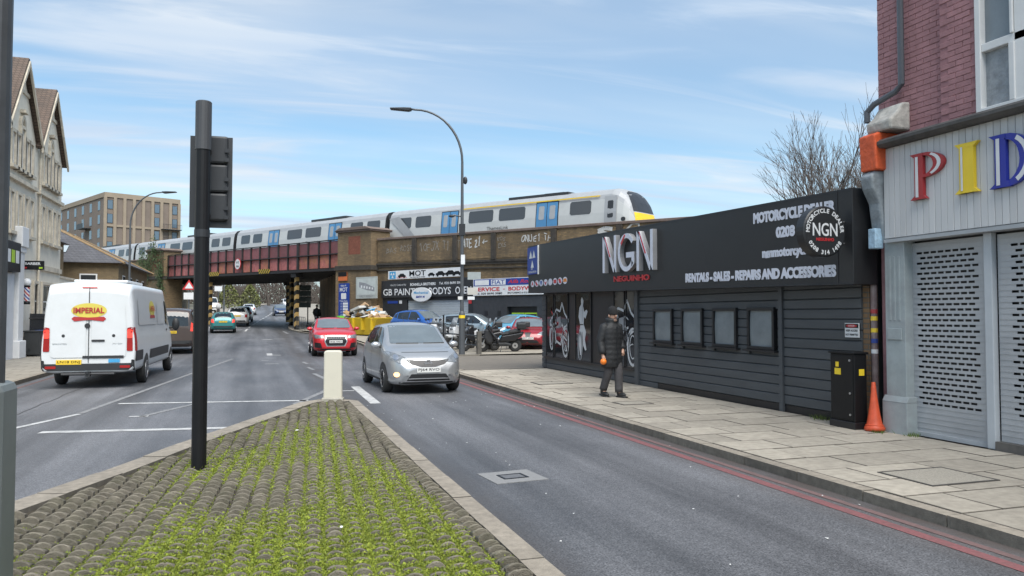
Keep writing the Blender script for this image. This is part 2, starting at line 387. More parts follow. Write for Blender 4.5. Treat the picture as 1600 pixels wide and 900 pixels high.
qline([(-1.8, 14.2), (-1.05, 16.0)], 0.11, m=PAINTF); qline([(-2.0, 14.25), (-1.7, 14.2)], 0.1)
qline([(2.24, 18.5), (2.19, 14.85)], 0.2); qline([(2.05, 20.2), (2.2, 22.6)], 0.13); qline([(1.45, 17.6), (2.1, 17.5)], 0.12)
qline([(0.7, 15.2), (1.9, 19.0), (1.6, 23.0)], 0.13, m=PAINTF)
for y in (24.5, 27.5): qline([(1.7, y), (1.6, y + 1.3)], 0.11, m=PAINTF)
# worn arrow and lettering fragments on the approach lanes
qline([(0.55, 33.6), (0.55, 35.2)], 0.22, 'arrow_mark'); qline([(0.55, 33.9), (1.0, 33.7)], 0.2, 'arrow_mark')
qline([(0.3, 28.0), (0.75, 27.9)], 0.14, 'arrow_mark'); qline([(0.2, 30.2), (0.45, 30.1)], 0.14, 'arrow_mark')
qline([(0.35, 47.4), (0.9, 47.2)], 0.5, 'arrow_mark'); qline([(1.0, 48.0), (1.7, 47.8)], 0.25, 'arrow_mark'); qline([(-3.2, 47.0), (-2.7, 46.9)], 0.4, 'arrow_mark')
y = 58.5
while y < 150:
    qline([(Cline(y), y), (Cline(y + 4), y + 4)], 0.14, 'centre_dash'); y += 6.2
qline([(0.1, 79.5), (-0.35, 90.0), (-0.3, 98)], 0.12, m=PAINTF)
qline([(2.05, 54.5), (1.85, 58.0)], 0.14, m=PAINTF)

# tar seams and re-laid patches
TAR = mat('tar_seam', (0.030, 0.030, 0.032), 0.5, var=0.3, scale=12); PATCH = mat('asphalt_patch', (0.082, 0.082, 0.085), 0.75, var=0.45, scale=40, dirt=0.4, dscale=1.5, dcol=(0.13, 0.125, 0.12))
def seam(x0, y0, x1, y1, amp=0.05, wd=0.02):
    n = max(4, int(math.hypot(x1 - x0, y1 - y0) / 0.4)); pts = [(x0 + (x1-x0)*i/n + random.gauss(0, amp), y0 + (y1-y0)*i/n) for i in range(n + 1)]
    qline(pts, wd, 'tar_seam', TAR)
seam(-3.9, 12, -3.7, 30, .02, .016)
# inspection cover in the near lane
cv = MB(); cv.M = Matrix.Translation((2.57, 7.72, 0)) @ Matrix.Rotation(R(6), 4, 'Z'); cv.box(-0.29, 0.29, -0.27, 0.27, -0.02, 0.006)
cvo = cv.build('inspection_cover', mat('cover_concrete', (0.20, 0.20, 0.20), 0.75, var=0.15, scale=40), road)
c2 = MB(); c2.M = cv.M
for a in ((-0.14, 0.14, -0.12, -0.095), (-0.14, 0.14, 0.075, 0.10), (-0.14, -0.115, -0.095, 0.075), (0.115, 0.14, -0.095, 0.075)): c2.box(*a, 0.006, 0.011)
c2.build('cover_rim', BLACK, cvo)
c3 = MB(); c3.M = cv.M; c3.box(-0.112, 0.112, -0.092, 0.072, 0.006, 0.009); c3.build('cover_lid', COVER, cvo)
lit = MB()
for i in range(46):
    x, y = random.uniform(1.9, 5.2), random.uniform(4.2, 16); s = random.uniform(0.008, 0.02); a = random.random() * 3
    lit.add([(x + s*math.cos(a+q), y + s*math.sin(a+q), 0.006 + (0.004 if q == 0 else 0)) for q in (0, 1.9, 4.1)], [(0, 1, 2)])
tag(lit.build('road_litter_specks', WHITE), 'tiny pale scraps of litter scattered on the near lane', 'litter', kind='stuff')

# ---- kerb stones along a polyline: each stone is one piece
def kerbs(pts, wd, z0, z1, parent, side=1, ln=0.9, name='kerb_stone', zf=None):
    P = [Vector((*p, 0)) for p in pts]; cum = [0]
    for a, b in zip(P[:-1], P[1:]): cum.append(cum[-1] + (b - a).length)
    def at(s):
        i = 0
        while i < len(P) - 2 and s > cum[i + 1]: i += 1
        d = (P[i + 1] - P[i]).normalized(); return P[i] + d * (s - cum[i]), d
    s = 0
    while s < cum[-1] - 0.15:
        e = min(s + ln, cum[-1]); (a, d0), (b, d1) = at(s + 0.006), at(e - 0.006)
        n0 = Vector((-d0.y, d0.x, 0)) * wd * side; n1 = Vector((-d1.y, d1.x, 0)) * wd * side
        ja = random.uniform(-0.004, 0.004); h0 = (zf(a.y) if zf else 0); h1 = (zf(b.y) if zf else 0)
        A, B, C_, D = a, b, b + n1, a + n0
        mb = MB(); lo = [(p.x, p.y, z0 + hh) for p, hh in ((A, h0), (B, h1), (C_, h1), (D, h0))]; hi = [(p.x, p.y, z1 + ja + hh) for p, hh in ((A, h0), (B, h1), (C_, h1), (D, h0))]
        q = [(0, 3, 2, 1), (4, 5, 6, 7), (0, 1, 5, 4), (1, 2, 6, 5), (2, 3, 7, 6), (3, 0, 4, 7)]
        if side < 0: q = [tuple(reversed(f)) for f in q]
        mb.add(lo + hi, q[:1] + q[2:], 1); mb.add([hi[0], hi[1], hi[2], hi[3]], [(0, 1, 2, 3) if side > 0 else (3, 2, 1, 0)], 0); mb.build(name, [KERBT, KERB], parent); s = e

# ---- right pavement
pav = MB(); pav.box(5.42, 8.9, -12, 22.0, -0.05, 0.082)
pave = tag(pav.build('pavement', JOINT), kind='structure')
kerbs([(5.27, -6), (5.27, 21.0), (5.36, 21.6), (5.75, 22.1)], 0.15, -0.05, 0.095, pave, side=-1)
slabmesh = {}
def slab(x0, x1, y0, y1):
    wx, wy = round(x1 - x0, 2), round(y1 - y0, 2); k = (wx, wy)
    if k not in slabmesh:
        m2 = MB(); a, b = wx / 2 - 0.006, wy / 2 - 0.006; e = 0.006
        m2.add([(-a, -b, 0), (a, -b, 0), (a, b, 0), (-a, b, 0), (-a, -b, .022), (a, -b, .022), (a, b, .022), (-a, b, .022), (-a+e, -b+e, .026), (a-e, -b+e, .026), (a-e, b-e, .026), (-a+e, b-e, .026)],
               [(0,1,5,4),(1,2,6,5),(2,3,7,6),(3,0,4,7),(4,5,9,8),(5,6,10,9),(6,7,11,10),(7,4,8,11),(8,9,10,11)])
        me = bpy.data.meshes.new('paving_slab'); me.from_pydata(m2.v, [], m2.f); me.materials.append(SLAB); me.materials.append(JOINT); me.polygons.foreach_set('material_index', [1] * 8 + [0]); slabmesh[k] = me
    o = link('paving_slab', slabmesh[k], pave); o.location = ((x0+x1)/2, (y0+y1)/2, 0.072 + random.uniform(-0.0035, 0.0035))
    o.rotation_euler = (random.uniform(-.004, .004), random.uniform(-.004, .004), random.uniform(-.003, .003))
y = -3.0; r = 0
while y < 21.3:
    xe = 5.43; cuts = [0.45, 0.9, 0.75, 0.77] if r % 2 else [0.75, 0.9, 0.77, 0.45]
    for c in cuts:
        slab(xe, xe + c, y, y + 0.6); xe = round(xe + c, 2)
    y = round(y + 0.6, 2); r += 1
for (cx, cy, a, b) in ((6.42, 5.95, 0.42, 0.34), (6.75, 4.7, 0.36, 0.3), (6.5, 12.6, 0.3, 0.24), (6.6, 16.9, 0.42, 0.3)):
    f = MB(); t = 0.025
    for q in ((-a, a, -b, -b + t), (-a, a, b - t, b), (-a, -a + t, -b + t, b - t), (a - t, a, -b + t, b - t)): f.box(cx + q[0], cx + q[1], cy + q[2], cy + q[3], 0.09, 0.108)
    fo = f.build('cover_frame', mat('cover_frame', (0.06, 0.055, 0.05), 0.7), pave)
    f = MB(); f.box(cx - a + t, cx + a - t, cy - b + t, cy + b - t, 0.09, 0.105); f.build('cover_infill', mat('cover_infill', (0.30, 0.275, 0.23), 0.9, var=0.3, scale=60, bump=0.3, bs=150), fo)

# ---- left pavement
BLOCKP = brickmat('block_paving', (0.21, 0.185, 0.15), (0.17, 0.15, 0.125), (0.09, 0.08, 0.07), 0.2, 0.1, grime=0.35, gcol=(0.10, 0.09, 0.075))
def flatbrick(m):      # lay the courses flat: use x,y instead of x+y,z
    t = m.node_tree
    k = [n for n in t.nodes if n.type == 'TEX_BRICK'][0]; tcn = t.nodes.new('ShaderNodeTexCoord'); t.links.new(tcn.outputs['Object'], k.inputs['Vector']); return m
flatbrick(BLOCKP)
SLABT = flatbrick(brickmat('paving_far', (0.33, 0.30, 0.25), (0.27, 0.245, 0.205), (0.12, 0.11, 0.09), 0.75, 0.6, grime=0.4, gcol=(0.17, 0.15, 0.125), ms=0.015))
lp = strip(lambda y: Ledge(y) - 4.2, lambda y: Ledge(y) - 0.14, -20, 330, 0.10, 'pavement', SLABT, kind='structure')
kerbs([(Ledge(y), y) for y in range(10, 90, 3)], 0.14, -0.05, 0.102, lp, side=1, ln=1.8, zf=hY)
kl = strip(lambda y: Ledge(y) - 0.14, Ledge, 90, 330, 0.102, 'kerb_line', KERB, lp)

# ---- block-paved crossover and concrete forecourt in front of the garages
VO, VX, VY = Vector((17.1, 33.4, 0)), Vector((-0.5, 0.866, 0)), Vector((-0.866, -0.5, 0))      # railway frame: along, towards the street
def zf(x, y):
    wv = (Vector((x, y, 0)) - VO).dot(VY)
    return max(0.1, hY(y) + 0.1) + 0.12 * max(0, min(1, 1 - wv / 12))
def sheet(name, m, fa, fb, y0, y1, ny, nx, zfun):
    mb = MB()
    for i in range(ny + 1):
        y = y0 + (y1 - y0) * i / ny
        for j in range(nx + 1):
            x = fa(y) + (fb(y) - fa(y)) * j / nx; mb.v.append((x, y, zfun(x, y)))
    for i in range(ny):
        for j in range(nx):
            q = i * (nx + 1) + j; mb.f.append((q, q + 1, q + nx + 2, q + nx + 1)); mb.m.append(0)
    return tag(mb.build(name, m), kind='structure')
ease = lambda y: min(1, max(0, (y - 22) / 0.8))
sheet('crossover', BLOCKP, lambda y: 5.30, lambda y: 21.0, 22.0, 29.4, 8, 8, lambda x, y: 0.085 if x > 5.5 else 0.03)
CONC = mat('forecourt_concrete', (0.30, 0.27, 0.22), 0.85, var=0.2, scale=2.0, bump=0.15, bs=80, dirt=0.55, dscale=0.8, dcol=(0.17, 0.15, 0.125))
fct = sheet('forecourt', CONC, lambda y: Redge(y) + 0.14, lambda y: 17.3 - 0.5774 * (y - 33.4), 29.4, 56, 27, 14, zf)
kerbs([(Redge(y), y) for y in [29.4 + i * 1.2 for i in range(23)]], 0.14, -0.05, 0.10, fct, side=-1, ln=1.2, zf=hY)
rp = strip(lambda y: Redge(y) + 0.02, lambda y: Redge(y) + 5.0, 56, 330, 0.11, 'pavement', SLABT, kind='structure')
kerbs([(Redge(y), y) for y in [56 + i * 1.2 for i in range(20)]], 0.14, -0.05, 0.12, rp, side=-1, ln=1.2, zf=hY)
ed = MB(); ed.box(5.5, 8.4, 29.3, 29.5, 0.02, 0.135); ed.build('edging', KERB, fct)

# ---- traffic island
LEFT = [(-4.9, -6), (-4.6, -2), (-4.1, 2), (-3.3, 4.6), (-2.6, 6.2), (-2.05, 7.45), (-1.42, 9.0), (-0.83, 10.65), (0.02, 12.75), (0.72, 14.5)]
TIP = [(1.0, 15.05), (1.35, 15.3), (1.68, 15.15)]
RIGHT = [(1.82, 14.6), (1.82, -6)]
isl = MB(); outl = LEFT + TIP + RIGHT
isl.prism([(x, y) for x, y in outl], -0.05, 0.045, lambda a, b, d: (a, b, d))
island = tag(isl.build('traffic_island', JOINT), kind='structure')
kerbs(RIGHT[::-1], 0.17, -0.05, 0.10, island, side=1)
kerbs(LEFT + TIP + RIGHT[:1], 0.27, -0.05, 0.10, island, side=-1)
def lx(y):
    for (x0, y0), (x1, y1) in zip(LEFT[:-1], LEFT[1:]):
        if y0 <= y <= y1: return x0 + (x1 - x0) * (y - y0) / (y1 - y0)
    return 0.95 if y > 14.5 else -4.9
def inside(x, y, m=0.0): return y < 14.95 - m and x < 1.65 - m and x > lx(y) + 0.30 + m
def moss(x, y):
    """0..1: how thick moss and grass have grown between the setts"""
    c = 0.85 * math.exp(-((x - (0.55 + 0.02 * (8 - y))) / 1.0) ** 2) * (1 if y < 11 else math.exp(-((y - 11) / 3) ** 2))
    c += 0.55 * math.exp(-((x + 0.75) ** 2 + (y - 5.4) ** 2) / 1.5) + 0.8 * math.exp(-((x + 0.45) ** 2 + (y - 8.45) ** 2) / 0.22) + 0.35
    c *= 0.32 + 1.35 * max(0, noise.noise((x * 1.1, y * 0.7, 1.3)) * 0.75 + 0.5)
    if x < -0.6: c -= 0.12 * min(1, (-0.6 - x)) 
    c += 0.6 * noise.noise((x * 2.1, y * 1.6, 4.0)) + 0.2 * noise.noise((x * 9, y * 8, 2.0))
    if x > 1.35: c -= 0.5 * min(1, (x - 1.35) / 0.2)
    return max(0, min(1, c - 0.12))
# soil and moss bed
bed = MB(); st = 0.09; cols = {}
ix0, ix1, iy0, iy1 = -56, 22, 8, 168
def vid(i, j):
    if (i, j) not in cols:
        x, y = i * st, j * st; q = moss(x, y)
        bed.v.append((x, y, 0.052 + 0.026 * q + 0.008 * noise.noise((x * 14, y * 14, 0)))); cols[(i, j)] = (len(bed.v) - 1, q)
    return cols[(i, j)][0]
for i in range(ix0, ix1):
    for j in range(iy0, iy1):
        if inside((i + .5) * st, (j + .5) * st, -0.09): bed.f.append((vid(i, j), vid(i + 1, j), vid(i + 1, j + 1), vid(i, j + 1))); bed.m.append(0)
BED = mat('moss_bed', (0.1, 0.1, 0.05), 0.95, var=0, bump=0.8, bs=160)
t = BED.node_tree; b = t.nodes['Principled BSDF']
at = t.nodes.new('ShaderNodeAttribute'); at.attribute_name = 'moss'
nz = t.nodes.new('ShaderNodeTexNoise'); nz.inputs['Scale'].default_value = 45; nz.inputs['Detail'].default_value = 5
ps = t.nodes.new('ShaderNodeNewGeometry'); t.links.new(ps.outputs['Position'], nz.inputs['Vector'])
ad = t.nodes.new('ShaderNodeMath'); ad.operation = 'MULTIPLY_ADD'; ad.inputs[1].default_value = 0.7; t.links.new(nz.outputs['Fac'], ad.inputs[0])
sb = t.nodes.new('ShaderNodeMath'); sb.operation = 'SUBTRACT'; sb.inputs[1].default_value = 0.35; t.links.new(at.outputs['Fac'], sb.inputs[0]); t.links.new(sb.outputs[0], ad.inputs[2])
cr = t.nodes.new('ShaderNodeValToRGB'); e = cr.color_ramp.elements
e[0].position = 0.12; e[0].color = (0.060, 0.050, 0.034, 1); e[1].position = 0.75; e[1].color = (0.17, 0.20, 0.022, 1)
k = e.new(0.4); k.color = (0.095, 0.098, 0.030, 1)
t.links.new(ad.outputs[0], cr.inputs[0]); t.links.new(cr.outputs[0], b.inputs['Base Color'])
bo = bed.build('moss_bed', BED, island, smooth=True); bo['kind'] = 'stuff'
att = bo.data.attributes.new('moss', 'FLOAT', 'POINT')
vals = [0.0] * len(bo.data.vertices)
for (i_, q_) in cols.values(): vals[i_] = q_
att.data.foreach_set('value', vals)
# domed concrete setts
SETT = orand(mat('sett_concrete', (0.155, 0.138, 0.108), 0.9, var=0.3, scale=22, bump=0.5, bs=110, dirt=0.6, dscale=3.0, dcol=(0.075, 0.075, 0.04)), 0.2)
def settgeo(wd, ln, h0, h1):
    """dome across the width, leaning so the near edge stands proud"""
    n = 6; vs = []; fs = []
    for y, hs in ((-ln/2, h1), (-ln/2 + 0.012, h1 + 0.006), (ln/2, h0)):
        for i in range(n + 1):
            u = i / n * 2 - 1; vs.append((u * wd / 2, y, 0.075 + hs * (1 - 0.62 * abs(u) ** 2.2)))
    for r_ in range(2):
        for i in range(n): fs.append((r_*(n+1)+i, r_*(n+1)+i+1, (r_+1)*(n+1)+i+1, (r_+1)*(n+1)+i))
    b0 = len(vs); vs += [(-wd/2, -ln/2, 0.03), (wd/2, -ln/2, 0.03), (wd/2, ln/2, 0.03), (-wd/2, ln/2, 0.03)]
    fs += [(b0, b0+1, n) + tuple(range(n-1, -1, -1)), (b0+1, b0+2, 2*(n+1)+n, n+1+n, n), (b0+3, b0, 0, n+1, 2*(n+1)), (b0+2, b0+3) + tuple(range(2*(n+1), 3*(n+1)))]
    return vs, fs
setts = []
ca, sa = math.cos(R(4)), math.sin(R(4))
for i in range(-60, 40):
    for j in range(0, 130):
        u = i * 0.153; v = j * 0.146 + (0.012 * math.sin(i * 1.7))
        x = u * ca + v * sa; y = -u * sa + v * ca
        if y > 1.2 and inside(x, y, 0.065): setts.append((x, y, R(-4)))
yy = 1.2
while yy < 14.2:
    setts.append((1.58, yy, 0)); yy += 0.135
setts.sort(key=lambda s: (0 if (s[0]*math.sin(R(18.4)) + s[1]*math.cos(R(18.4))) > 4.5 else 1, math.hypot(s[0], s[1])))
sm = []
for q in range(3):
    vs, fs = settgeo(0.134 - 0.006*q, 0.076 + 0.007*q, 0.020, 0.040 + 0.006*q); me = bpy.data.meshes.new('sett'); me.from_pydata(vs, [], fs); me.materials.append(SETT)
    me.polygons.foreach_set('use_smooth', [k < 12 for k in range(len(fs))]); sm.append((me, vs, fs))
rest = MB()
for k, (x, y, a) in enumerate(setts):
    q = random.randrange(3); edge = a == 0 or x < lx(y) + 0.55
    ml = moss(x, y); z = (-0.012 + random.uniform(-0.006, 0.008)) * (1 - 0.2 * ml) + (0.014 if edge else 0) - 0.004 * ml; rz = a + random.uniform(-.06, .06)
    if k < 300:
        o = link('sett', sm[q][0], island); o.location = (x, y, z); o.rotation_euler = (random.uniform(-.03, .07), random.uniform(-.05, .05), rz)
    else:
        rest.M = Matrix.Translation((x, y, z)) @ Matrix.Rotation(rz, 4, 'Z') @ Matrix.Rotation(random.uniform(-.03, .07), 4, 'X'); rest.add(sm[q][1], sm[q][2])
SETTR = mat('sett_concrete_far', (0.152, 0.135, 0.105), 0.9, var=0.45, scale=9, bump=0.4, bs=110, dirt=0.6, dscale=3.0, dcol=(0.072, 0.072, 0.04))
ro = rest.build('setts_beyond', SETTR, island); ro['kind'] = 'stuff'
# moss and grass blades
gr = MB(); gcount = 0
GM = [mat('grass_a', (0.21, 0.26, 0.022), 0.8, var=0.3, scale=3), mat('grass_b', (0.13, 0.17, 0.024), 0.8, var=0.3, scale=3), mat('grass_c', (0.235, 0.265, 0.035), 0.8, var=0.2, scale=3)]
for _ in range(640000):
    d = 3.2 * (15.2 / 3.2) ** random.random(); a = R(18.4) + R(random.uniform(-41, 26)); a = R(18.4 - 0) - (a - R(18.4)) if False else a
    x = d * math.sin(a) ; y = d * math.cos(a)
    if not inside(x, y, -0.05): continue
    q = moss(x, y)
    uu = (x * ca - y * sa) / 0.153; vv = (x * sa + y * ca) / 0.146
    gap = abs(uu - round(uu)) > 0.40 or abs(vv - round(vv)) > 0.25
    if random.random() > (q ** 0.85 if gap else 0.9 * max(0, q - 0.45) ** 1.5): continue
    hgt = random.uniform(0.003, 0.008) * (0.6 + 1.1 * q) * (2.0 if random.random() < 0.05 else 1); wd = random.uniform(0.004, 0.009) * (0.7 + 0.09 * d)
    t1 = random.random() * 6.28; lean = random.uniform(0.2, 1.1) * hgt; t2 = random.random() * 6.28; z = (0.066 if gap else 0.098) + 0.02 * q + random.uniform(-0.006, 0.004)
    o = len(gr.v); cx, sx = math.cos(t1) * wd, math.sin(t1) * wd
    gr.v += [(x - cx, y - sx, z), (x + cx, y + sx, z), (x + lean * math.cos(t2), y + lean * math.sin(t2), z + hgt)]
    gr.f.append((o, o + 1, o + 2)); gr.m.append(random.choice((0, 0, 1, 1, 2))); gcount += 1
    if gcount > 210000: break
go = gr.build('grass_and_moss', GM, island); go['kind'] = 'stuff'
for (x, y, s, lb) in ((-0.30, 5.02, 0.03, 'white paper scrap on the moss in the near middle of the island'), (-0.62, 4.95, 0.035, 'flat white scrap left of the other one on the near moss'), (0.62, 5.9, 0.022, 'bright white scrap among setts right of centre on the island'), (0.55, 11.0, 0.03, 'white scrap near the far tip of the island')):
    f = MB(); f.M = Matrix.Translation((x, y, 0.118)) @ Matrix.Rotation(random.random()*6, 4, 'Z'); f.ell((0, 0, 0), (s, s * 0.6, 0.008), 7, 4)
    tag(f.build('litter_scrap', WHITE), lb, 'litter', 'scraps on the island')
# ------------------------------------------------------------------ dark motorcycle shop
CLAD = mat('grey_cladding', (0.064, 0.071, 0.079), 0.5, var=0.15, scale=5, dirt=0.22, dscale=1.2, dcol=(0.075, 0.078, 0.08), stretch=(1, 0.25, 1.5))
FASC = mat('black_fascia', (0.017, 0.0175, 0.019), 0.42, var=0.12, scale=2, dirt=0.15, dscale=0.8, dcol=(0.03, 0.03, 0.032))
TRIM = mat('black_trim', (0.014, 0.014, 0.016), 0.4, var=0.15)
FROST = mat('frosted_glass', (0.20, 0.225, 0.24), 0.32, var=0.16, scale=3.5, dirt=0.3, dscale=3, dcol=(0.13, 0.14, 0.145))
DGLASS = glass('display_glass', (0.02, 0.022, 0.025), 0.05, 0.6)
LETW = mat('letter_white', (0.62, 0.64, 0.72), 0.4, var=0.05)
LETG = mat('letter_silver', (0.30, 0.30, 0.31), 0.35, 0.2, var=0.08)
LETR = mat('letter_red', (0.50, 0.03, 0.035), 0.4, var=0.08)
PRINT = mat('window_print', (0.55, 0.56, 0.58), 0.5, var=0.08)
PRINTG = mat('window_print_grey', (0.24, 0.25, 0.27), 0.5, var=0.2)
shop = thing('motorcycle_shop', 'low dark grey clad motorcycle shop with long black fascia beside the pavement', 'shop', (11, 15, 0), 0, world=True)
m = MB(); m.box(8.36, 15.5, 8.97, 22.05, 0.0, 3.40); m.build('wall', CLAD, shop)
m = MB(); m.box(8.41, 15.55, 8.95, 22.1, 3.40, 3.47); m.build('roof', DARKM, shop)
NX, NZ = (0, -1, 0), (0, 0, 1)                      # text directions on the street facades
def board(y0, y1, z0, z1, lip=0.0):
    m = MB(); xo = 8.355
    m.prism([(xo, z0 + .008), (xo - 0.027, z0 + .008), (xo - 0.036, z0 + 0.014), (xo - 0.036, z1 - 0.014), (xo - 0.022, z1 - 0.002), (xo, z1 - 0.002)], y0, y1, lambda a, b, d: (a, d, b))
    m.build('cladding_board', CLAD, shop)
P = 0.157
for k in range(13):
    z = 0.22 + k * P
    if z + P > 2.28: break
    board(8.97, 10.70, z, z + P)
    if 1.05 < z + P/2 < 1.86:
        for a, b in ((10.80, 10.86), (11.98, 11.65), (13.10, 12.75), (14.25, 13.89), (15.78, 15.10)):
            board(min(a, b), max(a, b), z, z + P)
    else: board(10.80, 15.78, z, z + P)
board(14.95, 15.78, 0.09, 0.215)
for k in range(2): board(15.95, 21.72, 0.10 + k * 0.16, 0.26 + k * 0.16)
for k in range(14): board(21.78, 22.08, 0.10 + k * P, 0.10 + (k + 1) * P)
m = MB(); m.box(8.285, 8.36, 10.705, 10.795, 0.1, 2.3); m.build('cover_strip', CLAD, shop)
m = MB(); m.box(8.275, 8.36, 15.785, 15.945, 0.1, 2.3); m.build('cover_strip', CLAD, shop)
m = MB(); m.box(8.33, 8.36, 8.97, 14.95, 0.08, 0.215); m.build('plinth', TRIM, shop)
for a, b in ((14.25, 15.07), (13.10, 13.89), (11.98, 12.75), (10.90, 11.65)):
    m = MB(); z0, z1, t = 1.10, 1.83, 0.055
    m.box(8.265, 8.36, a, b, z0, z0 + t); m.box(8.265, 8.36, a, b, z1 - t, z1); m.box(8.265, 8.36, a, a + t, z0 + t, z1 - t); m.box(8.265, 8.36, b - t, b, z0 + t, z1 - t)
    wo = m.build('window', TRIM, shop, bev=0.006)
    m = MB(); n = 8; A, B = a + t, b - t
    for i in range(n):                                # slightly bowed plastic sheet behind the frame
        z_a, z_b = z0 + t + (z1 - z0 - 2*t) * i / n, z0 + t + (z1 - z0 - 2*t) * (i + 1) / n
        bow = lambda z: 8.318 - 0.02 * math.sin((z - z0) / (z1 - z0) * math.pi)
        m.quad((bow(z_a), B, z_a), (bow(z_a), A, z_a), (bow(z_b), A, z_b), (bow(z_b), B, z_b))
    m.build('pane', FROST, wo, smooth=True)
    m = MB(); m.box(8.225, 8.36, a - 0.07, b + 0.07, z0 - 0.035, z0 - 0.002); m.build('sill', TRIM, wo)
# display bay
m = MB(); m.box(8.315, 8.36, 15.945, 21.75, 0.43, 2.32); m.build('display_panel', TRIM, shop)
m = MB(); m.box(8.26, 8.36, 15.945, 21.78, 0.405, 0.45); m.build('display_sill', TRIM, shop)
for a, b in ((21.10, 21.64), (20.0, 20.95), (18.42, 19.42), (16.50, 17.04), (15.98, 16.38)):
    m = MB(); t = 0.03
    m.box(8.285, 8.33, a - t, a, 0.45, 2.3); m.box(8.285, 8.33, b, b + t, 0.45, 2.3); m.box(8.285, 8.33, a, b, 0.45, 0.48); m.box(8.285, 8.33, a, b, 2.27, 2.3)
    wo = m.build('display_window', TRIM, shop)
    m = MB(); m.box(8.302, 8.313, a, b, 0.48, 2.27); m.build('pane', DGLASS, wo)
def fac(y, z, d=0.0): return (8.298 - d, y, z)
def stroke(mb, pts, wd, mi=0, d=0.0):
    """ribbon on the facade plane through (y,z) points"""
    for (y0, z0), (y1, z1) in zip(pts[:-1], pts[1:]):
        L = math.hypot(y1 - y0, z1 - z0) or 1; ny, nz = -(z1 - z0) / L * wd / 2, (y1 - y0) / L * wd / 2
        mb.quad(fac(y0 - ny, z0 - nz, d), fac(y1 - ny, z1 - nz, d), fac(y1 + ny, z1 + nz, d), fac(y0 + ny, z0 + nz, d), mi)
def ring(mb, cy, cz, ry, rz_, wd, mi=0, n=22, d=0.0, a0=0, a1=6.2832):
    stroke(mb, [(cy + ry * math.cos(a0 + (a1 - a0) * i / n), cz + rz_ * math.sin(a0 + (a1 - a0) * i / n)) for i in range(n + 1)], wd, mi, d)
def bikeprint(y0, s, red):
    """white line drawing of a sports motorcycle seen from the front quarter"""
    m = MB(); rr = random.Random(int(y0 * 10))
    ring(m, y0 - 0.62 * s, 0.95, 0.24 * s, 0.42, 0.07); ring(m, y0 - 0.62 * s, 0.95, 0.14 * s, 0.27, 0.03)
    ring(m, y0 + 0.50 * s, 1.05, 0.15 * s, 0.36, 0.07); ring(m, y0 + 0.50 * s, 1.05, 0.08 * s, 0.22, 0.03)
    poly = [(-.85, 1.55), (-.55, 1.75), (-.35, 2.05), (-.2, 1.8), (.1, 1.86), (.45, 1.62), (.62, 1.5), (.6, 1.3), (.2, 1.25), (.15, .95), (-.25, .85), (-.4, 1.2), (-.7, 1.35)]
    stroke(m, [(y0 + a * s, b) for a, b in poly + poly[:1]], 0.06)
    for k in range(20):
        a, b = rr.uniform(-.55, .5), rr.uniform(0.95, 1.72)
        pts = [(y0 + a * s, b)]
        for j in range(3): a += rr.uniform(-.17, .17); b += rr.uniform(-.15, .15); pts.append((y0 + a * s, b))
        stroke(m, pts, rr.uniform(0.02, 0.06), 1 if (red and k % 4 == 0) else (2 if k % 3 == 0 else 0), 0.002)
    m.quad(fac(y0 - .30 * s, 1.35, .001), fac(y0 + .1 * s, 1.3, .001), fac(y0 + .05 * s, 1.62, .001), fac(y0 - .25 * s, 1.66, .001), 2)
    return m
o = bikeprint(20.75, 0.95, True).build('window_graphic', [PRINT, LETR, PRINTG], shop)
o = bikeprint(16.72, 1.05, False).build('window_graphic', [PRINT, LETR, PRINTG], shop)
m = MB()                                              # standing figure print beside a wheel
fig = [(18.98, 2.18), (19.06, 2.1), (19.04, 1.98), (19.16, 1.9), (19.22, 1.65), (19.1, 1.42), (19.2, 1.2), (19.22, 0.95), (19.12, 0.62), (18.98, 0.62), (18.93, 0.9), (18.78, 0.75), (18.70, 0.78), (18.80, 1.05), (18.72, 1.25), (18.88, 1.45), (18.86, 1.65), (18.76, 1.60), (18.62, 1.78), (18.68, 1.84), (18.84, 1.78), (18.92, 1.95), (18.88, 2.08)]
m.add([fac(a, b, .002) for a, b in fig], [tuple(range(len(fig)))]); ring(m, 19.12, 0.86, 0.13, 0.36, 0.09, 1, d=.004)
stroke(m, [(18.90, 1.44), (19.12, 1.44)], 0.03, 2, .005); stroke(m, [(18.95, 1.95), (18.97, 1.5)], 0.02, 1, .005); stroke(m, [(18.97, 1.25), (18.93, 0.9)], 0.02, 2, .005)
m.build('window_graphic', [PRINT, PRINTG, TRIM], shop)
# fascia box, slightly rising to the far end
def fz(y, top): return (3.50 + (y - 8.73) * 0.0235) if top else (2.13 + (y - 8.73) * 0.0176)
m = MB(); y0, y1 = 8.73, 22.36
m.add([(7.97, y0, fz(y0, 0)), (7.97, y1, fz(y1, 0)), (7.97, y1, fz(y1, 1)), (7.97, y0, fz(y0, 1)), (8.40, y0, fz(y0, 0)), (8.40, y1, fz(y1, 0)), (8.40, y1, fz(y1, 1)), (8.40, y0, fz(y0, 1))],
      [(0, 3, 2, 1), (4, 5, 6, 7), (0, 4, 7, 3), (1, 2, 6, 5), (3, 7, 6, 2), (0, 1, 5, 4)])
fas = m.build('fascia', FASC, shop, bev=0.008)
def fedge(t, name):                                   # folded metal edges, 3 mm proud
    m = MB(); zt = 1 if t else 0; s = -1 if t else 1
    m.add([(7.966, y0, fz(y0, zt)), (7.966, y1, fz(y1, zt)), (7.966, y1, fz(y1, zt) + s*0.035), (7.966, y0, fz(y0, zt) + s*0.035)], [(0, 1, 2, 3) if not t else (3, 2, 1, 0)])
    m.build(name, DARKM, fas)
fedge(1, 'edge_strip'); fedge(0, 'edge_strip')
m = MB(); m.box(7.962, 7.969, 9.02, 9.045, fz(9, 0) + .02, fz(9, 1) - .02); m.build('panel_joint', DARKM, fas)
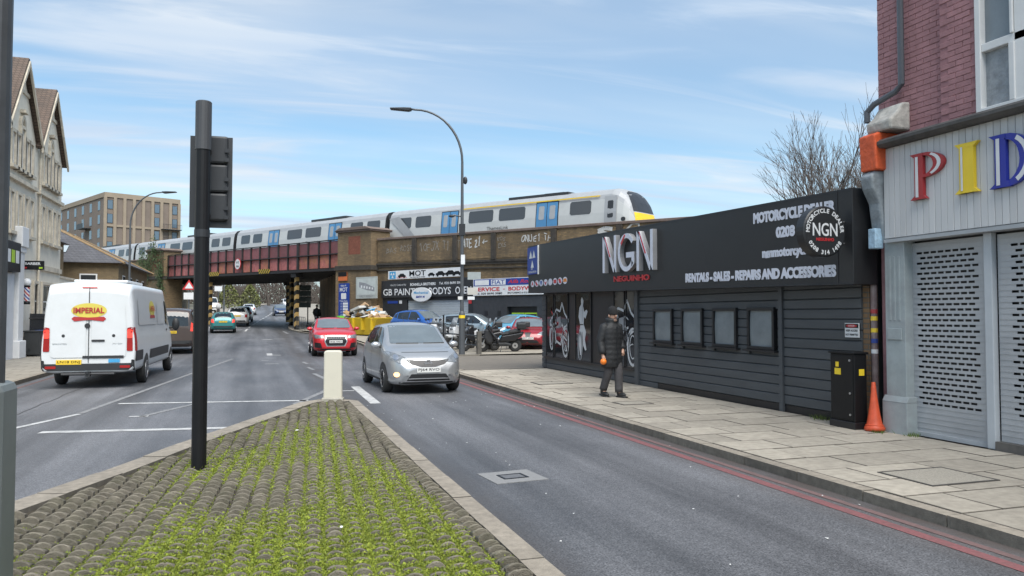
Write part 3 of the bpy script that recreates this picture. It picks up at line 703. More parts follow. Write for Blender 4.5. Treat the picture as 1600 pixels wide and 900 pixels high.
def ftext(s, yl, yr, zl, zh, name='lettering', mt=LETW, bold=0.02, ext=0.006, mats=None, drop=0.0):
    m = MB(); slope = 0.0235 if zl > 3.0 else 0.019
    xd = (0, -1, -slope - drop)
    addtext(m, s, (7.967, yl, zl), xd, (0, 0, 1), width=(yl - yr), height=zh, bold=bold, ext=ext, spacing=.94)
    return m.build(name, mt, fas)
ftext('MOTORCYCLE DEALER', 11.0, 9.06, 3.235, 0.185, bold=0.06)
ftext('0208 314 1498', 10.41, 9.06, 2.935, 0.185, bold=0.055)
ftext('ngnmotorcycles.co.uk', 10.77, 9.06, 2.60, 0.20, bold=0.055)
ftext('RENTALS - SALES - REPAIRS AND ACCESSORIES', 13.18, 9.06, 2.33, 0.18, bold=0.06)
def lglyph(kind, yl, wd, zl, hh, tk):
    """large raised letters: thin strokes, deep returns"""
    polys = []; s = 0.15 * wd
    if kind == 'N':
        polys = [[(0, 0), (s, 0), (s, 1), (0, 1)], [(wd - s, 0), (wd, 0), (wd, 1), (wd - s, 1)], [(s*.2, 1), (s*1.35, 1), (wd - s*.2, 0), (wd - s*1.35, 0)]]
        acc = [(s*1.0, .98), (s*1.25, .98), (wd*.60, .42), (wd*.52, .42)]
    else:
        n = 18; oc = []
        for i in range(n):
            a0 = R(35 + 290 * i / n); a1 = R(35 + 290 * (i + 1) / n)
            f = lambda a, k: (wd/2 + wd*.52*k*math.cos(a), .5 + .5*k*math.sin(a))
            polys.append([f(a0, 1), f(a1, 1), f(a1, .76), f(a0, .76)])
        polys += [[(wd*.5, .36), (wd*.98, .36), (wd*.98, .50), (wd*.5, .50)], [(wd*.82, .08), (wd*.98, .2), (wd*.98, .36), (wd*.82, .36)]]
        acc = [(wd*.16, .76), (wd*.22, .70), (wd*.46, .94), (wd*.40, .98)]
    m = MB()
    for i, p in enumerate(polys):
        e = 0.002 * (i % 3)
        m.prism([(a, b * hh) for a, b in p], 0.0, tk + e, lambda a, b, d: (7.968 - d, yl - a, zl + b - 0.02 * (a)))
    o = m.build('letter_' + ('n' if kind == 'N' else 'g'), LETG, fas)
    m = MB()
    for p in polys: m.prism([(a, b * hh) for a, b in p], tk + .0045, tk + .0075, lambda a, b, d: (7.968 - d, yl - a, zl + b - 0.02 * (a)))
    m.build('letter_face', LETW, o)
    m = MB(); m.prism([(a, b * hh) for a, b in acc], tk + .008, tk + .012, lambda a, b, d: (7.968 - d, yl - a, zl + b - 0.02 * (a))); m.build('letter_accent', LETR, o)
lglyph('N', 16.75, 0.72, 2.70, 0.86, 0.10); lglyph('G', 15.92, 0.80, 2.68, 0.86, 0.10); lglyph('N', 15.02, 0.72, 2.66, 0.86, 0.10)
ftext('NEGUINHO', 16.35, 14.62, 2.475, 0.13, mt=LETR, bold=0.035, ext=0.015)
icols = [LETR, LETR, mat('icon_blue', (0.03, 0.10, 0.35), .5), LETR, LETW, LETR, LETR, mat('icon_orange', (0.7, 0.22, 0.03), .5)]
for k, c in enumerate(icols):                         # row of maker badges
    yc = 21.95 - k * 0.37; zc = 2.64; m = MB(); n = 10
    m.add([(7.962, yc + .17 * math.cos(6.2832*i/n), zc + .10 * math.sin(6.2832*i/n)) for i in range(n)], [tuple(range(n))[::-1]], 0)
    sh = [[(-.1, -.07), (0, .08), (.1, -.07), (0, -.02)], [(-.12, -.05), (.08, .07), (.13, .03), (.02, -.07)], [(-.09, .06), (.09, .06), (.05, -.03), (0, -.08), (-.05, -.03)], [(-.13, .04), (0, -.08), (.13, .04), (0, 0)],
          [(-.06, -.07), (.06, -.07), (.03, .0), (.06, .07), (-.06, .07), (-.03, 0)], [(-.11, -.05), (.11, -.05), (.11, .05), (-.11, .05)], [(-.12, -.06), (-.04, .06), (.12, .06), (.04, -.06)], [(-.14, -.04), (.14, -.04), (.1, .05), (-.1, .05)]][k]
    m.add([(7.958, yc + a, zc + b) for a, b in sh], [tuple(range(len(sh)))[::-1]], 1)
    m.build('badge', [LETW, c] if k % 3 else [LETW, c], fas)

# blue three-triangle testing sign on the far end of the fascia
MBLUE = mat('sign_blue', (0.012, 0.045, 0.26), 0.45, var=0.06); SWHITE = mat('sign_white', (0.66, 0.67, 0.68), 0.45, var=0.05, dirt=0.15, dscale=2)
def tri(mb, cx, cz, s, fr, d, mi):
    mb.add([fr(cx - s, cz, d), fr(cx + s, cz, d), fr(cx, cz + 1.75 * s, d)], [(0, 1, 2)], mi)
sg = thing('wall_sign', 'blue panel with three white triangles on the far end of the black fascia', 'sign', (7.95, 21.9, 2.9), 0, world=True)
m = MB(); m.box(7.935, 7.966, 21.42, 22.34, 2.93, 3.76); m.box(7.930, 7.966, 21.40, 21.44, 2.91, 3.78, 1); m.build('panel', [MBLUE, SWHITE], sg)
m = MB(); fr = lambda a, b, d: (7.933 - d, 21.90 - a, b)
for cx, cz in ((-.14, 3.42), (.14, 3.42), (0, 3.13)): tri(m, cx, cz, .135, fr, 0, 0)
addtext(m, 'MOT', (7.932, 22.0, 3.06), NX, NZ, height=.06, bold=.02); addtext(m, 'TESTING STATION', (7.932, 22.25, 2.97), NX, NZ, width=.7, height=.06, bold=.02)
m.build('symbol', SWHITE, sg)
# round projecting sign
rs = thing('projecting_sign', 'round black double-sided sign with white letters projecting over the pavement', 'sign', (7.58, 8.9, 2.87), 0, world=True)
m = MB(); m.lathe([(0.34, -0.09), (0.36, -0.075), (0.36, 0.075), (0.34, 0.09)], 40, (7.56, 8.9, 2.87), axis='y'); m.build('disc', FASC, rs, smooth=False)
m = MB()
for z in (2.72, 3.03): m.tube([(7.9, 8.9, z), (8.02, 8.9, z)], 0.012)
m.build('bracket', CHROME, rs)
m = MB(); C0 = Vector((7.56, 8.809, 2.87))
def arctext(mb, s, rad, a_mid, span, hgt, inward, mi=0):
    k = len(s)
    for i, ch in enumerate(s):
        if ch == ' ': continue
        a = a_mid + (span / 2 - span * i / (k - 1)) * (1 if not inward else -1)
        p = C0 + Vector((rad * math.cos(a), 0, rad * math.sin(a)))
        up = Vector((math.cos(a), 0, math.sin(a))) * (-1 if inward else 1); xd = Vector((up.z, 0, -up.x))
        addtext(mb, ch, p, xd, up, height=hgt, align='C', bold=0.03, mi=mi, ext=0.004)
arctext(m, 'MOTORCYCLE DEALER', 0.262, R(90), R(175), 0.062, False); m.build('lettering', SWHITE, rs); m = MB(); arctext(m, '0208 314 1498', 0.325, R(270), R(115), 0.062, True)
m.build('lettering', SWHITE, rs)
m = MB(); addtext(m, 'NGN', C0 + Vector((0, 0, -0.065)), (1, 0, 0), NZ, width=0.42, height=0.185, align='C', ext=0.006, bold=0.01); m.build('lettering', SWHITE, rs)
m = MB(); addtext(m, 'NEGUINHO', C0 + Vector((0, 0, -0.135)), (1, 0, 0), NZ, width=0.30, height=0.045, align='C', ext=0.005, bold=0.03); m.build('lettering', LETR, rs)
# danger notice
dn = thing('warning_sign', 'small white notice with a red and black heading on the dark cladding', 'sign', (8.2, 9.1, 1.4), 0, world=True)
m = MB(); m.box(8.290, 8.303, 8.99, 9.27, 1.37, 1.58); m.build('panel', SWHITE, dn)
m = MB(); m.box(8.286, 8.289, 9.0, 9.26, 1.51, 1.568, 0); m.build('heading', BLACK, dn)
m = MB(); n = 14; m.add([(8.284, 9.13 + .11*math.cos(6.2832*i/n), 1.539 + .022*math.sin(6.2832*i/n)) for i in range(n)], [tuple(range(n))[::-1]]); m.build('heading_oval', LETR, dn)
m = MB(); addtext(m, 'DANGER', (8.283, 9.195, 1.531), NX, NZ, width=.13, height=.018, mi=1, bold=.02); m.build('lettering', [BLACK, SWHITE], dn); m = MB()
addtext(m, 'KEEP ACCESS', (8.288, 9.245, 1.455), NX, NZ, width=.23, height=.03, bold=.03); m.build('lettering', BLACK, dn); m = MB(); addtext(m, 'NOT PERMITTED', (8.288, 9.255, 1.395), NX, NZ, width=.25, height=.03, bold=.03); m.build('lettering', [BLACK, SWHITE], dn)

# ------------------------------------------------------------------ corner building with purple brick and grey shopfront
PUR = orand(mat('purple_brick_paint', (0.36, 0.185, 0.195), 0.72, var=0.16, scale=7, bump=0.35, bs=70, dirt=0.4, dscale=2.0, dcol=(0.28, 0.14, 0.15)), 0.08)
PURJ = mat('purple_mortar', (0.33, 0.168, 0.178), 0.85, var=0.2, scale=10)
GREYP = mat('grey_shopfront_paint', (0.38, 0.40, 0.42), 0.5, var=0.08, scale=3, dirt=0.3, dscale=1.2, dcol=(0.19, 0.20, 0.21))
GREYB = orand(mat('grey_board_paint', (0.56, 0.56, 0.56), 0.5, var=0.06, scale=3, dirt=0.25, dscale=1.5, dcol=(0.40, 0.41, 0.42), stretch=(1, 1, 0.3)), 0.06)
SHUT = mat('shutter_steel', (0.40, 0.415, 0.435), 0.42, 0.15, var=0.08, scale=2, dirt=0.3, dscale=1.4, dcol=(0.19, 0.20, 0.215))
pb = thing('corner_building', 'purple painted brick building over a grey shuttered shopfront at the right edge', 'building', (10, 6, 0), 0, world=True)
m = MB(); m.box(8.46, 16, -4, 8.72, 0.0, 9.0); m.build('wall', PURJ, pb)
m = MB(); m.box(8.2, 16.2, -4.2, 8.9, 9.0, 9.4); m.build('roof', DARKM, pb)
bm_ = MB(); a, b, c = 0.1095, 0.0335, 0.009; e = 0.004
bm_.add([(-0.0, -a, -b), (0, a, -b), (0, a, b), (0, -a, b), (-c+e, -a, -b), (-c+e, a, -b), (-c+e, a, b), (-c+e, -a, b), (-c, -a+e, -b+e), (-c, a-e, -b+e), (-c, a-e, b-e), (-c, -a+e, b-e)],
        [(0, 1, 5, 4), (1, 2, 6, 5), (2, 3, 7, 6), (3, 0, 4, 7), (4, 5, 9, 8), (5, 6, 10, 9), (6, 7, 11, 10), (7, 4, 8, 11), (8, 9, 10, 11)])
bme = bpy.data.meshes.new('brick'); bme.from_pydata(bm_.v, [], [tuple(reversed(f)) for f in bm_.f]); bme.materials.append(PUR)
bwall = [o for o in pb.children if o.name.startswith('wall')][0]
cnt = 0
for r_ in range(31):
    z = 4.16 + r_ * 0.0725
    for k in range(9):
        yb = 8.72 - 0.1125 - k * 0.225 - (0.1125 if r_ % 2 else 0)
        if yb < 7.12: continue
        if k == 0 and r_ % 2:
            o = link('brick', bme, bwall); o.scale = (1, 0.47, 1); o.location = (8.458, 8.666, z)
        pier = yb < 7.55
        o = link('brick', bme, bwall); o.location = (8.458 - (0.075 if pier else 0) + random.uniform(-.002, .003), yb, z)
        o.rotation_euler = (random.uniform(-.012, .012), random.uniform(-.02, .02), random.uniform(-.01, .01)); cnt += 1
m = MB(); m.box(8.385, 8.455, 7.06, 7.60, 4.1, 9.0); m.build('pier', PURJ, pb)
for z0_ in (6.42,):
    pass
# first-floor window
WIN = mat('window_frame_white', (0.68, 0.68, 0.67), 0.4, var=0.04, dirt=0.12)
CURT = mat('net_curtain', (0.34, 0.37, 0.39), 0.6, var=0.22, scale=9, bump=0.3, bs=20)
m = MB(); m.box(8.34, 8.50, 6.985, 7.06, 4.13, 6.9); m.box(8.34, 8.50, 4.8, 6.985, 4.13, 4.21); m.box(8.36, 8.50, 4.8, 6.985, 4.90, 5.00); m.box(8.34, 8.5, 6.56, 6.60, 5.0, 6.9); m.box(8.34, 8.5, 6.55, 6.62, 4.21, 4.9)
wo = m.build('window', WIN, pb, bev=0.008)
m = MB(); m.box(8.43, 8.44, 6.62, 6.985, 4.21, 4.9); m.build('pane', mat('obscured_glass', (0.27, 0.29, 0.31), 0.28, var=0.25, scale=10, bump=0.5, bs=24), wo)
m = MB(); m.box(8.43, 8.44, 6.60, 6.985, 5.0, 6.9); m.build('pane', mat('pale_glass', (0.20, 0.23, 0.25), 0.15, var=0.1), wo)
m = MB(); m.box(8.36, 8.455, 3.0, 6.55, 4.1, 9.0); m.build('render_panel', mat('white_render', (0.72, 0.72, 0.71), 0.7, var=0.04, dirt=0.1), pb)
# cornice, boarded fascia, letters
m = MB(); m.prism([(8.46, 3.99), (8.10, 3.99), (8.06, 4.03), (8.06, 4.07), (8.12, 4.11), (8.46, 4.14)], -3.5, 8.42, lambda a, b, d: (a, d, b)); m.build('cornice', mat('lead_cornice', (0.055, 0.052, 0.05), 0.7, var=0.4, scale=6, dirt=0.5, dcol=(0.16, 0.15, 0.14)), pb)
m = MB(); m.box(8.24, 8.46, -3.5, 8.41, 2.74, 3.99); m.build('fascia_backing', GREYP, pb)
bd = MB(); bd.prism([(0, -.0445), (-.018, -.0445), (-.024, -.040), (-.024, .040), (-.018, .0445), (0, .0445)], 2.75, 3.985, lambda a, b, d: (a, b, d))
bde = bpy.data.meshes.new('fascia_board'); bde.from_pydata(bd.v, [], bd.f); bde.materials.append(GREYB)
y = 8.36
while y > 3.0:
    o = link('fascia_board', bde, pb); o.location = (8.238 + random.uniform(-.002, .002), y, 0); y -= 0.093
m = MB(); m.box(8.20, 8.46, -3.5, 8.41, 2.69, 2.735); m.build('fascia_trim', GREYP, pb)
def serif(ch, yl, wd, zl, hh, colr):
    s = 0.26 * wd; P_ = []; e = .06 * hh
    if ch == 'I': P_ = [[(wd*.5 - s*1.15, 0), (wd*.5 + s*1.15, 0), (wd*.5 + s*1.15, hh), (wd*.5 - s*1.15, hh)], [(0, 0), (wd, 0), (wd*.8, e*1.5), (wd*.2, e*1.5)], [(wd*.2, hh - e*1.5), (wd*.8, hh - e*1.5), (wd, hh), (0, hh)]]
    else:
        P_ = [[(wd*.13, 0), (wd*.13 + s, 0), (wd*.13 + s, hh), (wd*.13, hh)], [(0, 0), (wd*.13 + s + wd*.1, 0), (wd*.13 + s, e*1.4), (wd*.13, e*1.4)], [(0, hh), (wd*.13, hh - e*1.4), (wd*.13 + s, hh - e*1.4), (wd*.13 + s, hh)]]
        zb = 0.46 * hh if ch == 'P' else 0.0; cz = (zb + hh) / 2; ry = (hh - zb) / 2; x0 = wd*.13 + s*.9; rx = wd - x0; n = 14
        for i in range(n):
            a0, a1 = R(-90 + 180 * i / n), R(-90 + 180 * (i + 1) / n); f = lambda a, kx, ky: (x0 + rx * kx * max(0, math.cos(a)), cz + ry * ky * math.sin(a))
            P_.append([f(a0, 1, 1), f(a1, 1, 1), f(a1, .52, .78), f(a0, .52, .78)])
    m = MB()
    for i, p in enumerate(P_): m.prism(p, 0.0, 0.05 + .0015 * (i % 4), lambda a, b, d: (8.210 - d, yl - a, zl + b))
    o = m.build('letter_' + ch.lower(), colr, pb)
    m = MB(); xi = wd*.5 - s*.85 if ch == 'I' else wd*.13 + s*.18; m.box(8.150, 8.156, yl - xi - s*.3, yl - xi, zl + .05*hh, zl + .93*hh)
    if ch != 'I':
        for i in range(9):
            a0, a1 = R(-58 + 116 * i / 9), R(-58 + 116 * (i + 1) / 9); f = lambda a, k: (x0 + rx * k * math.cos(a), cz + ry * (k + .12) * math.sin(a))
            q = [f(a0, .88), f(a1, .88), f(a1, .72), f(a0, .72)]; m.prism(q, .0535, .0585, lambda a, b, d: (8.210 - d, yl - a, zl + b))
    m.build('letter_highlight', SWHITE, o)
serif('P', 7.90, 0.525, 3.20, 0.60, mat('gloss_red', (0.36, 0.03, 0.035), 0.3, var=0.06)); serif('I', 7.22, 0.33, 3.18, 0.61, mat('gloss_yellow', (0.78, 0.56, 0.03), 0.3, var=0.05)); serif('D', 6.75, 0.55, 3.17, 0.62, mat('gloss_blue', (0.012, 0.025, 0.30), 0.3, var=0.06))
# pilaster with plinth, fluting and console bracket
m = MB(); m.box(8.26, 8.455, 8.12, 8.46, 0.55, 2.72); m.box(8.22, 8.455, 8.08, 8.50, 0.05, 0.52)
m.prism([(8.26, .60), (8.215, .52), (8.455, .52), (8.455, .6)], 8.08, 8.50, lambda a, b, d: (a, d, b))
m.box(8.245, 8.26, 8.17, 8.42, 1.36, 1.52); pil = m.build('pilaster', mat('pilaster_paint', (0.31, 0.35, 0.36), 0.55, var=0.12, scale=4, dirt=0.45, dscale=1.6, dcol=(0.20, 0.17, 0.18)), pb, bev=0.012)
for k in range(3):
    yc = 8.21 + 0.08 * k; m = MB(); m.box(8.250, 8.262, yc - .018, yc + .018, 1.62, 2.5); m.build('flute', MATS['pilaster_paint'], pil, bev=0.006)
m = MB(); m.prism([(8.46, 2.72), (8.24, 2.72), (8.20, 2.95), (8.16, 3.25), (8.05, 3.45), (8.02, 3.62), (8.10, 3.70), (8.46, 3.70)], 8.42, 8.64, lambda a, b, d: (a, d, b)); m.build('console_bracket', mat('bracket_paint', (0.27, 0.30, 0.32), 0.6, var=0.3, scale=8, bump=0.6, bs=18, dirt=0.5, dscale=3), pb, bev=0.03)
m = MB(); m.prism([(8.05, 3.70), (8.02, 4.18), (8.10, 4.22), (8.45, 4.22), (8.45, 3.70)], 8.36, 8.65, lambda a, b, d: (a, d, b)); m.build('bracket_wrap', mat('orange_sheet', (0.62, 0.10, 0.03), 0.55, var=0.2, scale=10, bump=0.8, bs=14), pb, bev=0.02)
m = MB(); m.prism([(8.12, 4.225), (8.10, 4.36), (8.22, 4.46), (8.32, 4.60), (8.46, 4.62), (8.46, 4.225)], 8.16, 8.60, lambda a, b, d: (a, d, b)); m.build('cap_stone', mat('cap_stone', (0.46, 0.44, 0.40), 0.85, var=0.25, scale=8, bump=0.5, bs=20, dirt=0.5, dscale=3), pb, bev=0.03)
m = MB(); m.tube([(8.36, 8.21, 9.0), (8.36, 8.21, 4.86), (8.34, 8.30, 4.78), (8.22, 8.56, 4.66), (8.19, 8.66, 4.57), (8.19, 8.66, 4.42)], 0.042, 8); m.build('downpipe', mat('grey_pipe', (0.075, 0.082, 0.095), 0.4, var=0.1), pb)
m = MB(); m.tube([(8.38, 8.79, 0.1), (8.38, 8.79, 3.4)], 0.045, 10); rp_ = m.build('downpipe', mat('rusty_pipe', (0.16, 0.115, 0.115), 0.6, var=0.3, scale=8, dirt=0.5, dscale=5, dcol=(0.3, 0.3, 0.3)), pb)
for z, c in ((1.62, 'gloss_yellow'), (1.72, 'gloss_red'), (1.45, 'gloss_yellow'), (1.3, 'sign_blue'), (1.15, 'sign_white')):
    m = MB(); m.lathe([(0.047, z), (0.047, z + .06)], 10, (8.38, 8.79, 0)); m.build('sticker', MATS[c], rp_)
m = MB(); m.box(8.11, 8.26, 8.465, 8.60, 2.62, 2.90); m.build('alarm_box', mat('pale_blue_box', (0.35, 0.50, 0.62), 0.5, var=0.4, scale=14), pb, bev=0.015)
m = MB(); m.box(8.345, 8.5, 8.84, 8.965, 0.05, 2.12); m.build('brick_return', brickmat('old_brick', (0.20, 0.12, 0.06), (0.15, 0.09, 0.05), (0.10, 0.09, 0.075), grime=0.5), pb)
# perforated shutters: real slots cut through each curtain
def shutter(y0, y1, name):
    m = MB(); z0, z1 = 0.14, 2.66; rows = 31; zr0 = 0.52; p = 0.0685; N = max(1, int((y1 - y0 - 0.22) / 0.112)); x = 8.40
    def cell(ya, yb, za, zb): m.quad((x, yb, za), (x, ya, za), (x, ya, zb), (x, yb, zb))
    cell(y0, y1, z0, zr0)
    for r_ in range(rows):
        za = zr0 + r_ * p; zm = za + 0.031
        if za + p > z1 - .02: break
        cell(y0, y1, zm, za + p); off = 0.10 + (0.056 if r_ % 2 else 0); ya = y0
        for k in range(N):
            s0 = y0 + off + k * 0.112; cell(ya, s0, za, zm); ya = s0 + 0.088
        cell(ya, y1, za, zm)
    cell(y0, y1, zr0 + r_ * p if za + p > z1 - .02 else za + p, z1)
    o = m.build(name, SHUT, pb); s = o.modifiers.new('s', 'SOLIDIFY'); s.thickness = 0.006; s.offset = -1
    m = MB()
    for r_ in range(rows + 6):
        z = 0.16 + r_ * p + 0.047
        if z < z1 - .03: m.box(8.394, 8.3995, y0, y1, z, z + 0.006)
    m.build('slat_rib', SHUT, o)
    m = MB(); m.box(8.375, 8.41, y0, y1, 0.10, 0.155); m.build('bottom_bar', GREYP, o)
    return o
for y0_, y1_ in ((7.02, 8.205), (5.55, 6.86), (4.1, 5.4)): shutter(y0_, y1_, 'roller_shutter')
m = MB(); m.box(8.452, 8.4575, 3.5, 8.24, 0.1, 2.7); m.build('shop_interior_front', TRIM, pb)
for yy_ in (6.94, 5.475): m = MB(); m.box(8.33, 8.42, yy_ - .055, yy_ + .055, 0.1, 2.69); m.build('shutter_post', mat('post_paint', (0.46, 0.49, 0.52), 0.4, var=0.05, dirt=0.2), pb, bev=0.01)
m = MB(); m.box(8.35, 8.42, 8.21, 8.25, 0.1, 2.69); m.build('shutter_post', MATS['post_paint'], pb)
m = MB(); m.box(8.32, 8.452, 5.53, 6.88, 0.08, 0.20); m.build('threshold', mat('threshold', (0.13, 0.12, 0.11), 0.8, var=0.3), pb)

# black utility cabinet
cb = thing('utility_cabinet', 'black metal street cabinet with yellow stickers against the dark shop', 'cabinet', (8.07, 8.92, 0.1), 0, world=True)
m = MB(); m.box(7.92, 8.14, 8.69, 9.16, 0.20, 1.15); m.build('body', BLACK, cb, bev=0.012)
m = MB(); m.box(7.905, 8.155, 8.675, 9.175, 0.085, 0.20); m.build('plinth', TRIM, cb, bev=0.008)
m = MB(); m.box(7.90, 8.16, 8.67, 9.18, 1.15, 1.178); m.build('lid', BLACK, cb, bev=0.006)
m = MB(); m.box(7.912, 7.918, 8.71, 9.14, 0.23, 1.12); m.build('door', BLACK, cb, bev=0.003)
for (a, b, c, d) in ((8.98, 9.04, .96, 1.03), (8.94, 9.06, .85, .94)): m = MB(); m.box(7.908, 7.9115, a, b, c, d); m.build('sticker', MATS['gloss_yellow'], cb)
m = MB(); m.box(8.0, 8.09, 8.684, 8.688, .85, .94); m.build('sticker', MATS['gloss_yellow'], cb)
for z in (1.06, .6, .3): m = MB(); m.lathe([(.016, 0), (.016, .012)], 8, (7.899, 8.76, z), axis='x'); m.build('lock', CHROME, cb)
# orange cone
cn = thing('traffic_cone', 'worn orange cone leaning beside the black street cabinet', 'cone', (8.10, 8.52, 0.1))
m = MB(); m.M = Matrix.Rotation(R(-4), 4, 'X') @ Matrix.Rotation(R(3), 4, 'Y')
m.lathe([(.118, 0.0), (.135, .02), (.135, .05), (.115, .075), (.105, .09), (.098, .12), (.078, .22), (.056, .38), (.04, .52), (.028, .66), (.024, .67)], 18)
m.build('cone_body', mat('cone_orange', (0.60, 0.085, 0.03), 0.5, var=0.15, scale=8, dirt=0.35, dscale=6, obj=True), cn, smooth=True)
m = MB(); m.M = Matrix.Rotation(R(-4), 4, 'X') @ Matrix.Rotation(R(3), 4, 'Y'); m.lathe([(.1155, .072), (.119, .078), (.119, .088), (.107, .092)], 18); m.build('rim', MATS['cone_orange'], cn, smooth=True)
# weeds at the wall foot
WEED = mat('weed_green', (0.10, 0.15, 0.03), 0.8, var=0.3)
for (x, y, s, lb) in ((8.25, 9.75, .10, 'small weed tuft at the foot of the dark cladding near the cabinet'), (8.05, 8.42, .06, 'weeds growing under the orange cone'), (8.26, 8.05, .07, 'weeds at the foot of the grey pilaster')):
    m = MB()
    for k in range(60):
        a = random.random() * 6.28; l = random.uniform(.3, 1) * s; q = random.random() * .8 * s; x0_, y0_ = random.gauss(0, s * .7), random.gauss(0, s * .9)
        m.add([(x0_ - .006, y0_, 0), (x0_ + .006, y0_, 0), (x0_ + q * math.cos(a), y0_ + q * math.sin(a), l)], [(0, 1, 2)])
    wd_ = m.build('weeds', WEED); wd_.location = (x, y, 0.098); tag(wd_, lb, 'weeds', kind='stuff')
# ------------------------------------------------------------------ railway viaduct, bridge and train (frame: x along the line, y towards the street)
RZ = math.atan2(0.866, -0.5)
def zs(t): return 0.022 * (t - 23) if t < 23 else 0.009 * (t - 23)
class VT:
    """a thing standing in the railway frame; its parts are given in that frame"""
    def __init__(s, name, label, cat, t, off, z, group=None):
        s.t, s.off, s.z = t, off, z
        s.root = thing(name, label, cat, VO + VX * t + VY * off + Vector((0, 0, z)), RZ, group)
    def part(s, mb, name, mats, parent=None, slope=True, **k):
        if slope: mb.v = [(x, y, z + (zs(x) if z > 4.2 else zs(x) * max(0, (z - 3.2))) if z > 3.2 else z) for x, y, z in mb.v]
        mb.v = [(x - s.t, y - s.off, z - s.z) for x, y, z in mb.v]
        return mb.build(name, mats, parent or s.root, **k)
VBR = brickmat('viaduct_brick', (0.27, 0.18, 0.088), (0.17, 0.115, 0.06), (0.14, 0.115, 0.08), grime=0.85, gcol=(0.05, 0.042, 0.033))
VBR2 = brickmat('pier_brick', (0.27, 0.18, 0.088), (0.175, 0.115, 0.06), (0.14, 0.115, 0.08), grime=0.55, gcol=(0.06, 0.048, 0.036))
COPE = mat('coping_stone', (0.17, 0.125, 0.105), 0.85, var=0.3, scale=3, dirt=0.5, dscale=1.5, dcol=(0.06, 0.05, 0.045))
SOOT = mat('sooty_brick', (0.05, 0.043, 0.036), 0.9, var=0.35, scale=4, dirt=0.4)
pt = lambda a, b, d: (a, b, d)
via = VT('brick_viaduct', 'sooty yellow brick railway viaduct with graffiti running behind the garages', 'viaduct', 0, 0, 0)
m = MB(); m.prism([(-60, 0), (19.3, 0), (23.1, 0.0), (40.4, -10), (-60, -10)], -0.3, 5.2, pt); via.part(m, 'wall', VBR)
m = MB(); m.prism([(49.3, 0), (110, 0), (110, -10), (66.6, -10)], -0.3, 5.2, pt); via.part(m, 'wall', VBR)
for a, b in ((-60, 19.3), (53.0, 110)):
    m = MB(); m.box(a, b, -0.45, 0.02, 5.2, 6.62); via.part(m, 'parapet', VBR)
    m = MB(); m.box(a, b, -0.52, 0.10, 6.62, 6.76); via.part(m, 'coping', COPE, bev=0.02)
    m = MB(); m.box(a, b, 0.0, 0.12, 5.00, 5.12); m.box(a, b, 0.0, 0.07, 4.86, 5.00); m.box(a, b, 0.0, 0.10, 4.62, 4.70); via.part(m, 'string_course', SOOT)
for t in (15.6, 12.0, 8.9, 4.6, 0.5): m = MB(); m.box(t - .16, t + .16, 0.02, 0.16, 5.12, 6.60); via.part(m, 'buttress_strip', SOOT)
for a, b in ((19.3, 23.1), (49.3, 53.0)):
    m = MB(); m.box(a, b, -1.2, 0.55, -0.3, 5.0); m.box(a + .1, b - .1, -1.1, 0.47, 5.0, 7.25); pr = via.part(m, 'pier', VBR2)
    m = MB(); m.box(a - .08, b + .08, -1.3, .66, 4.7, 4.86); m.box(a - .04, b + .04, -1.25, .60, 4.86, 5.0); via.part(m, 'pier_band', SOOT)
    m = MB(); m.box(a - .02, b + .02, -1.2, .58, 7.25, 7.36); m.prism([(a - .1, 7.36), (b + .1, 7.36), (b - .5, 7.55), (a + .5, 7.55)], -1.25, .66, lambda p, q, d: (p, d, q)); via.part(m, 'pier_cap', COPE, bev=0.02)
    m = MB(); m.box(a + 1.2, b - 1.3, .44, .475, 5.75, 6.95); via.part(m, 'pier_panel', mat('red_panel_brick', (0.22, 0.075, 0.045), 0.85, var=0.25, scale=9, dirt=0.4))
GRAF = mat('graffiti_white', (0.52, 0.52, 0.50), 0.7, var=0.2, scale=10, dirt=0.35, dscale=3, dcol=(0.2, 0.18, 0.15)); GRAFF = mat('graffiti_faint', (0.26, 0.24, 0.21), 0.8, var=0.3, scale=8, dirt=0.5, dscale=3, dcol=(0.13, 0.1, 0.07))
SF = {'A': [[(0,0),(.5,1),(1,0)],[(.2,.4),(.85,.4)]], 'T': [[(0,1),(1,.95)],[(.5,1),(.45,0)]], 'G': [[(1,.8),(.5,1),(0,.5),(.4,0),(1,.15),(1,.5),(.6,.5)]], '2': [[(0,.8),(.5,1),(.9,.7),(0,0),(1,.05)]], '1': [[(.2,.75),(.5,1),(.5,0)]], 'O': [[(.5,1),(0,.6),(.1,.1),(.6,0),(1,.4),(.9,.9),(.5,1)]], 'N': [[(0,0),(.05,1),(.9,0),(1,1)]], 'U': [[(0,1),(.1,.1),(.6,0),(1,.3),(.95,1)]], 'E': [[(1,1),(0,.9),(.05,0),(1,.05)],[(.05,.5),(.8,.5)]], 'H': [[(0,0),(.05,1)],[(1,0),(.95,1)],[(0,.5),(1,.55)]], 'S': [[(1,.85),(.5,1),(.1,.75),(.8,.4),(.6,0),(0,.1)]], 'R': [[(0,0),(0,1),(.8,.85),(.1,.5),(1,0)]], 'B': [[(0,0),(0,1),(.8,.8),(.1,.55),(.9,.3),(0,0)]], 'F': [[(0,0),(0,1),(1,1)],[(0,.55),(.7,.55)]], 'X': [[(0,0),(1,1)],[(0,1),(1,0)]], 'J': [[(.2,1),(1,1),(.7,.1),(.2,0),(0,.3)]], 'W': [[(0,1),(.25,0),(.5,.7),(.75,0),(1,1)]], 'K': [[(0,0),(0,1)],[(1,1),(.05,.5),(1,0)]], '-': [[(1,.5),(0,.5),(.3,.8)],[(0,.5),(.3,.2)]]}
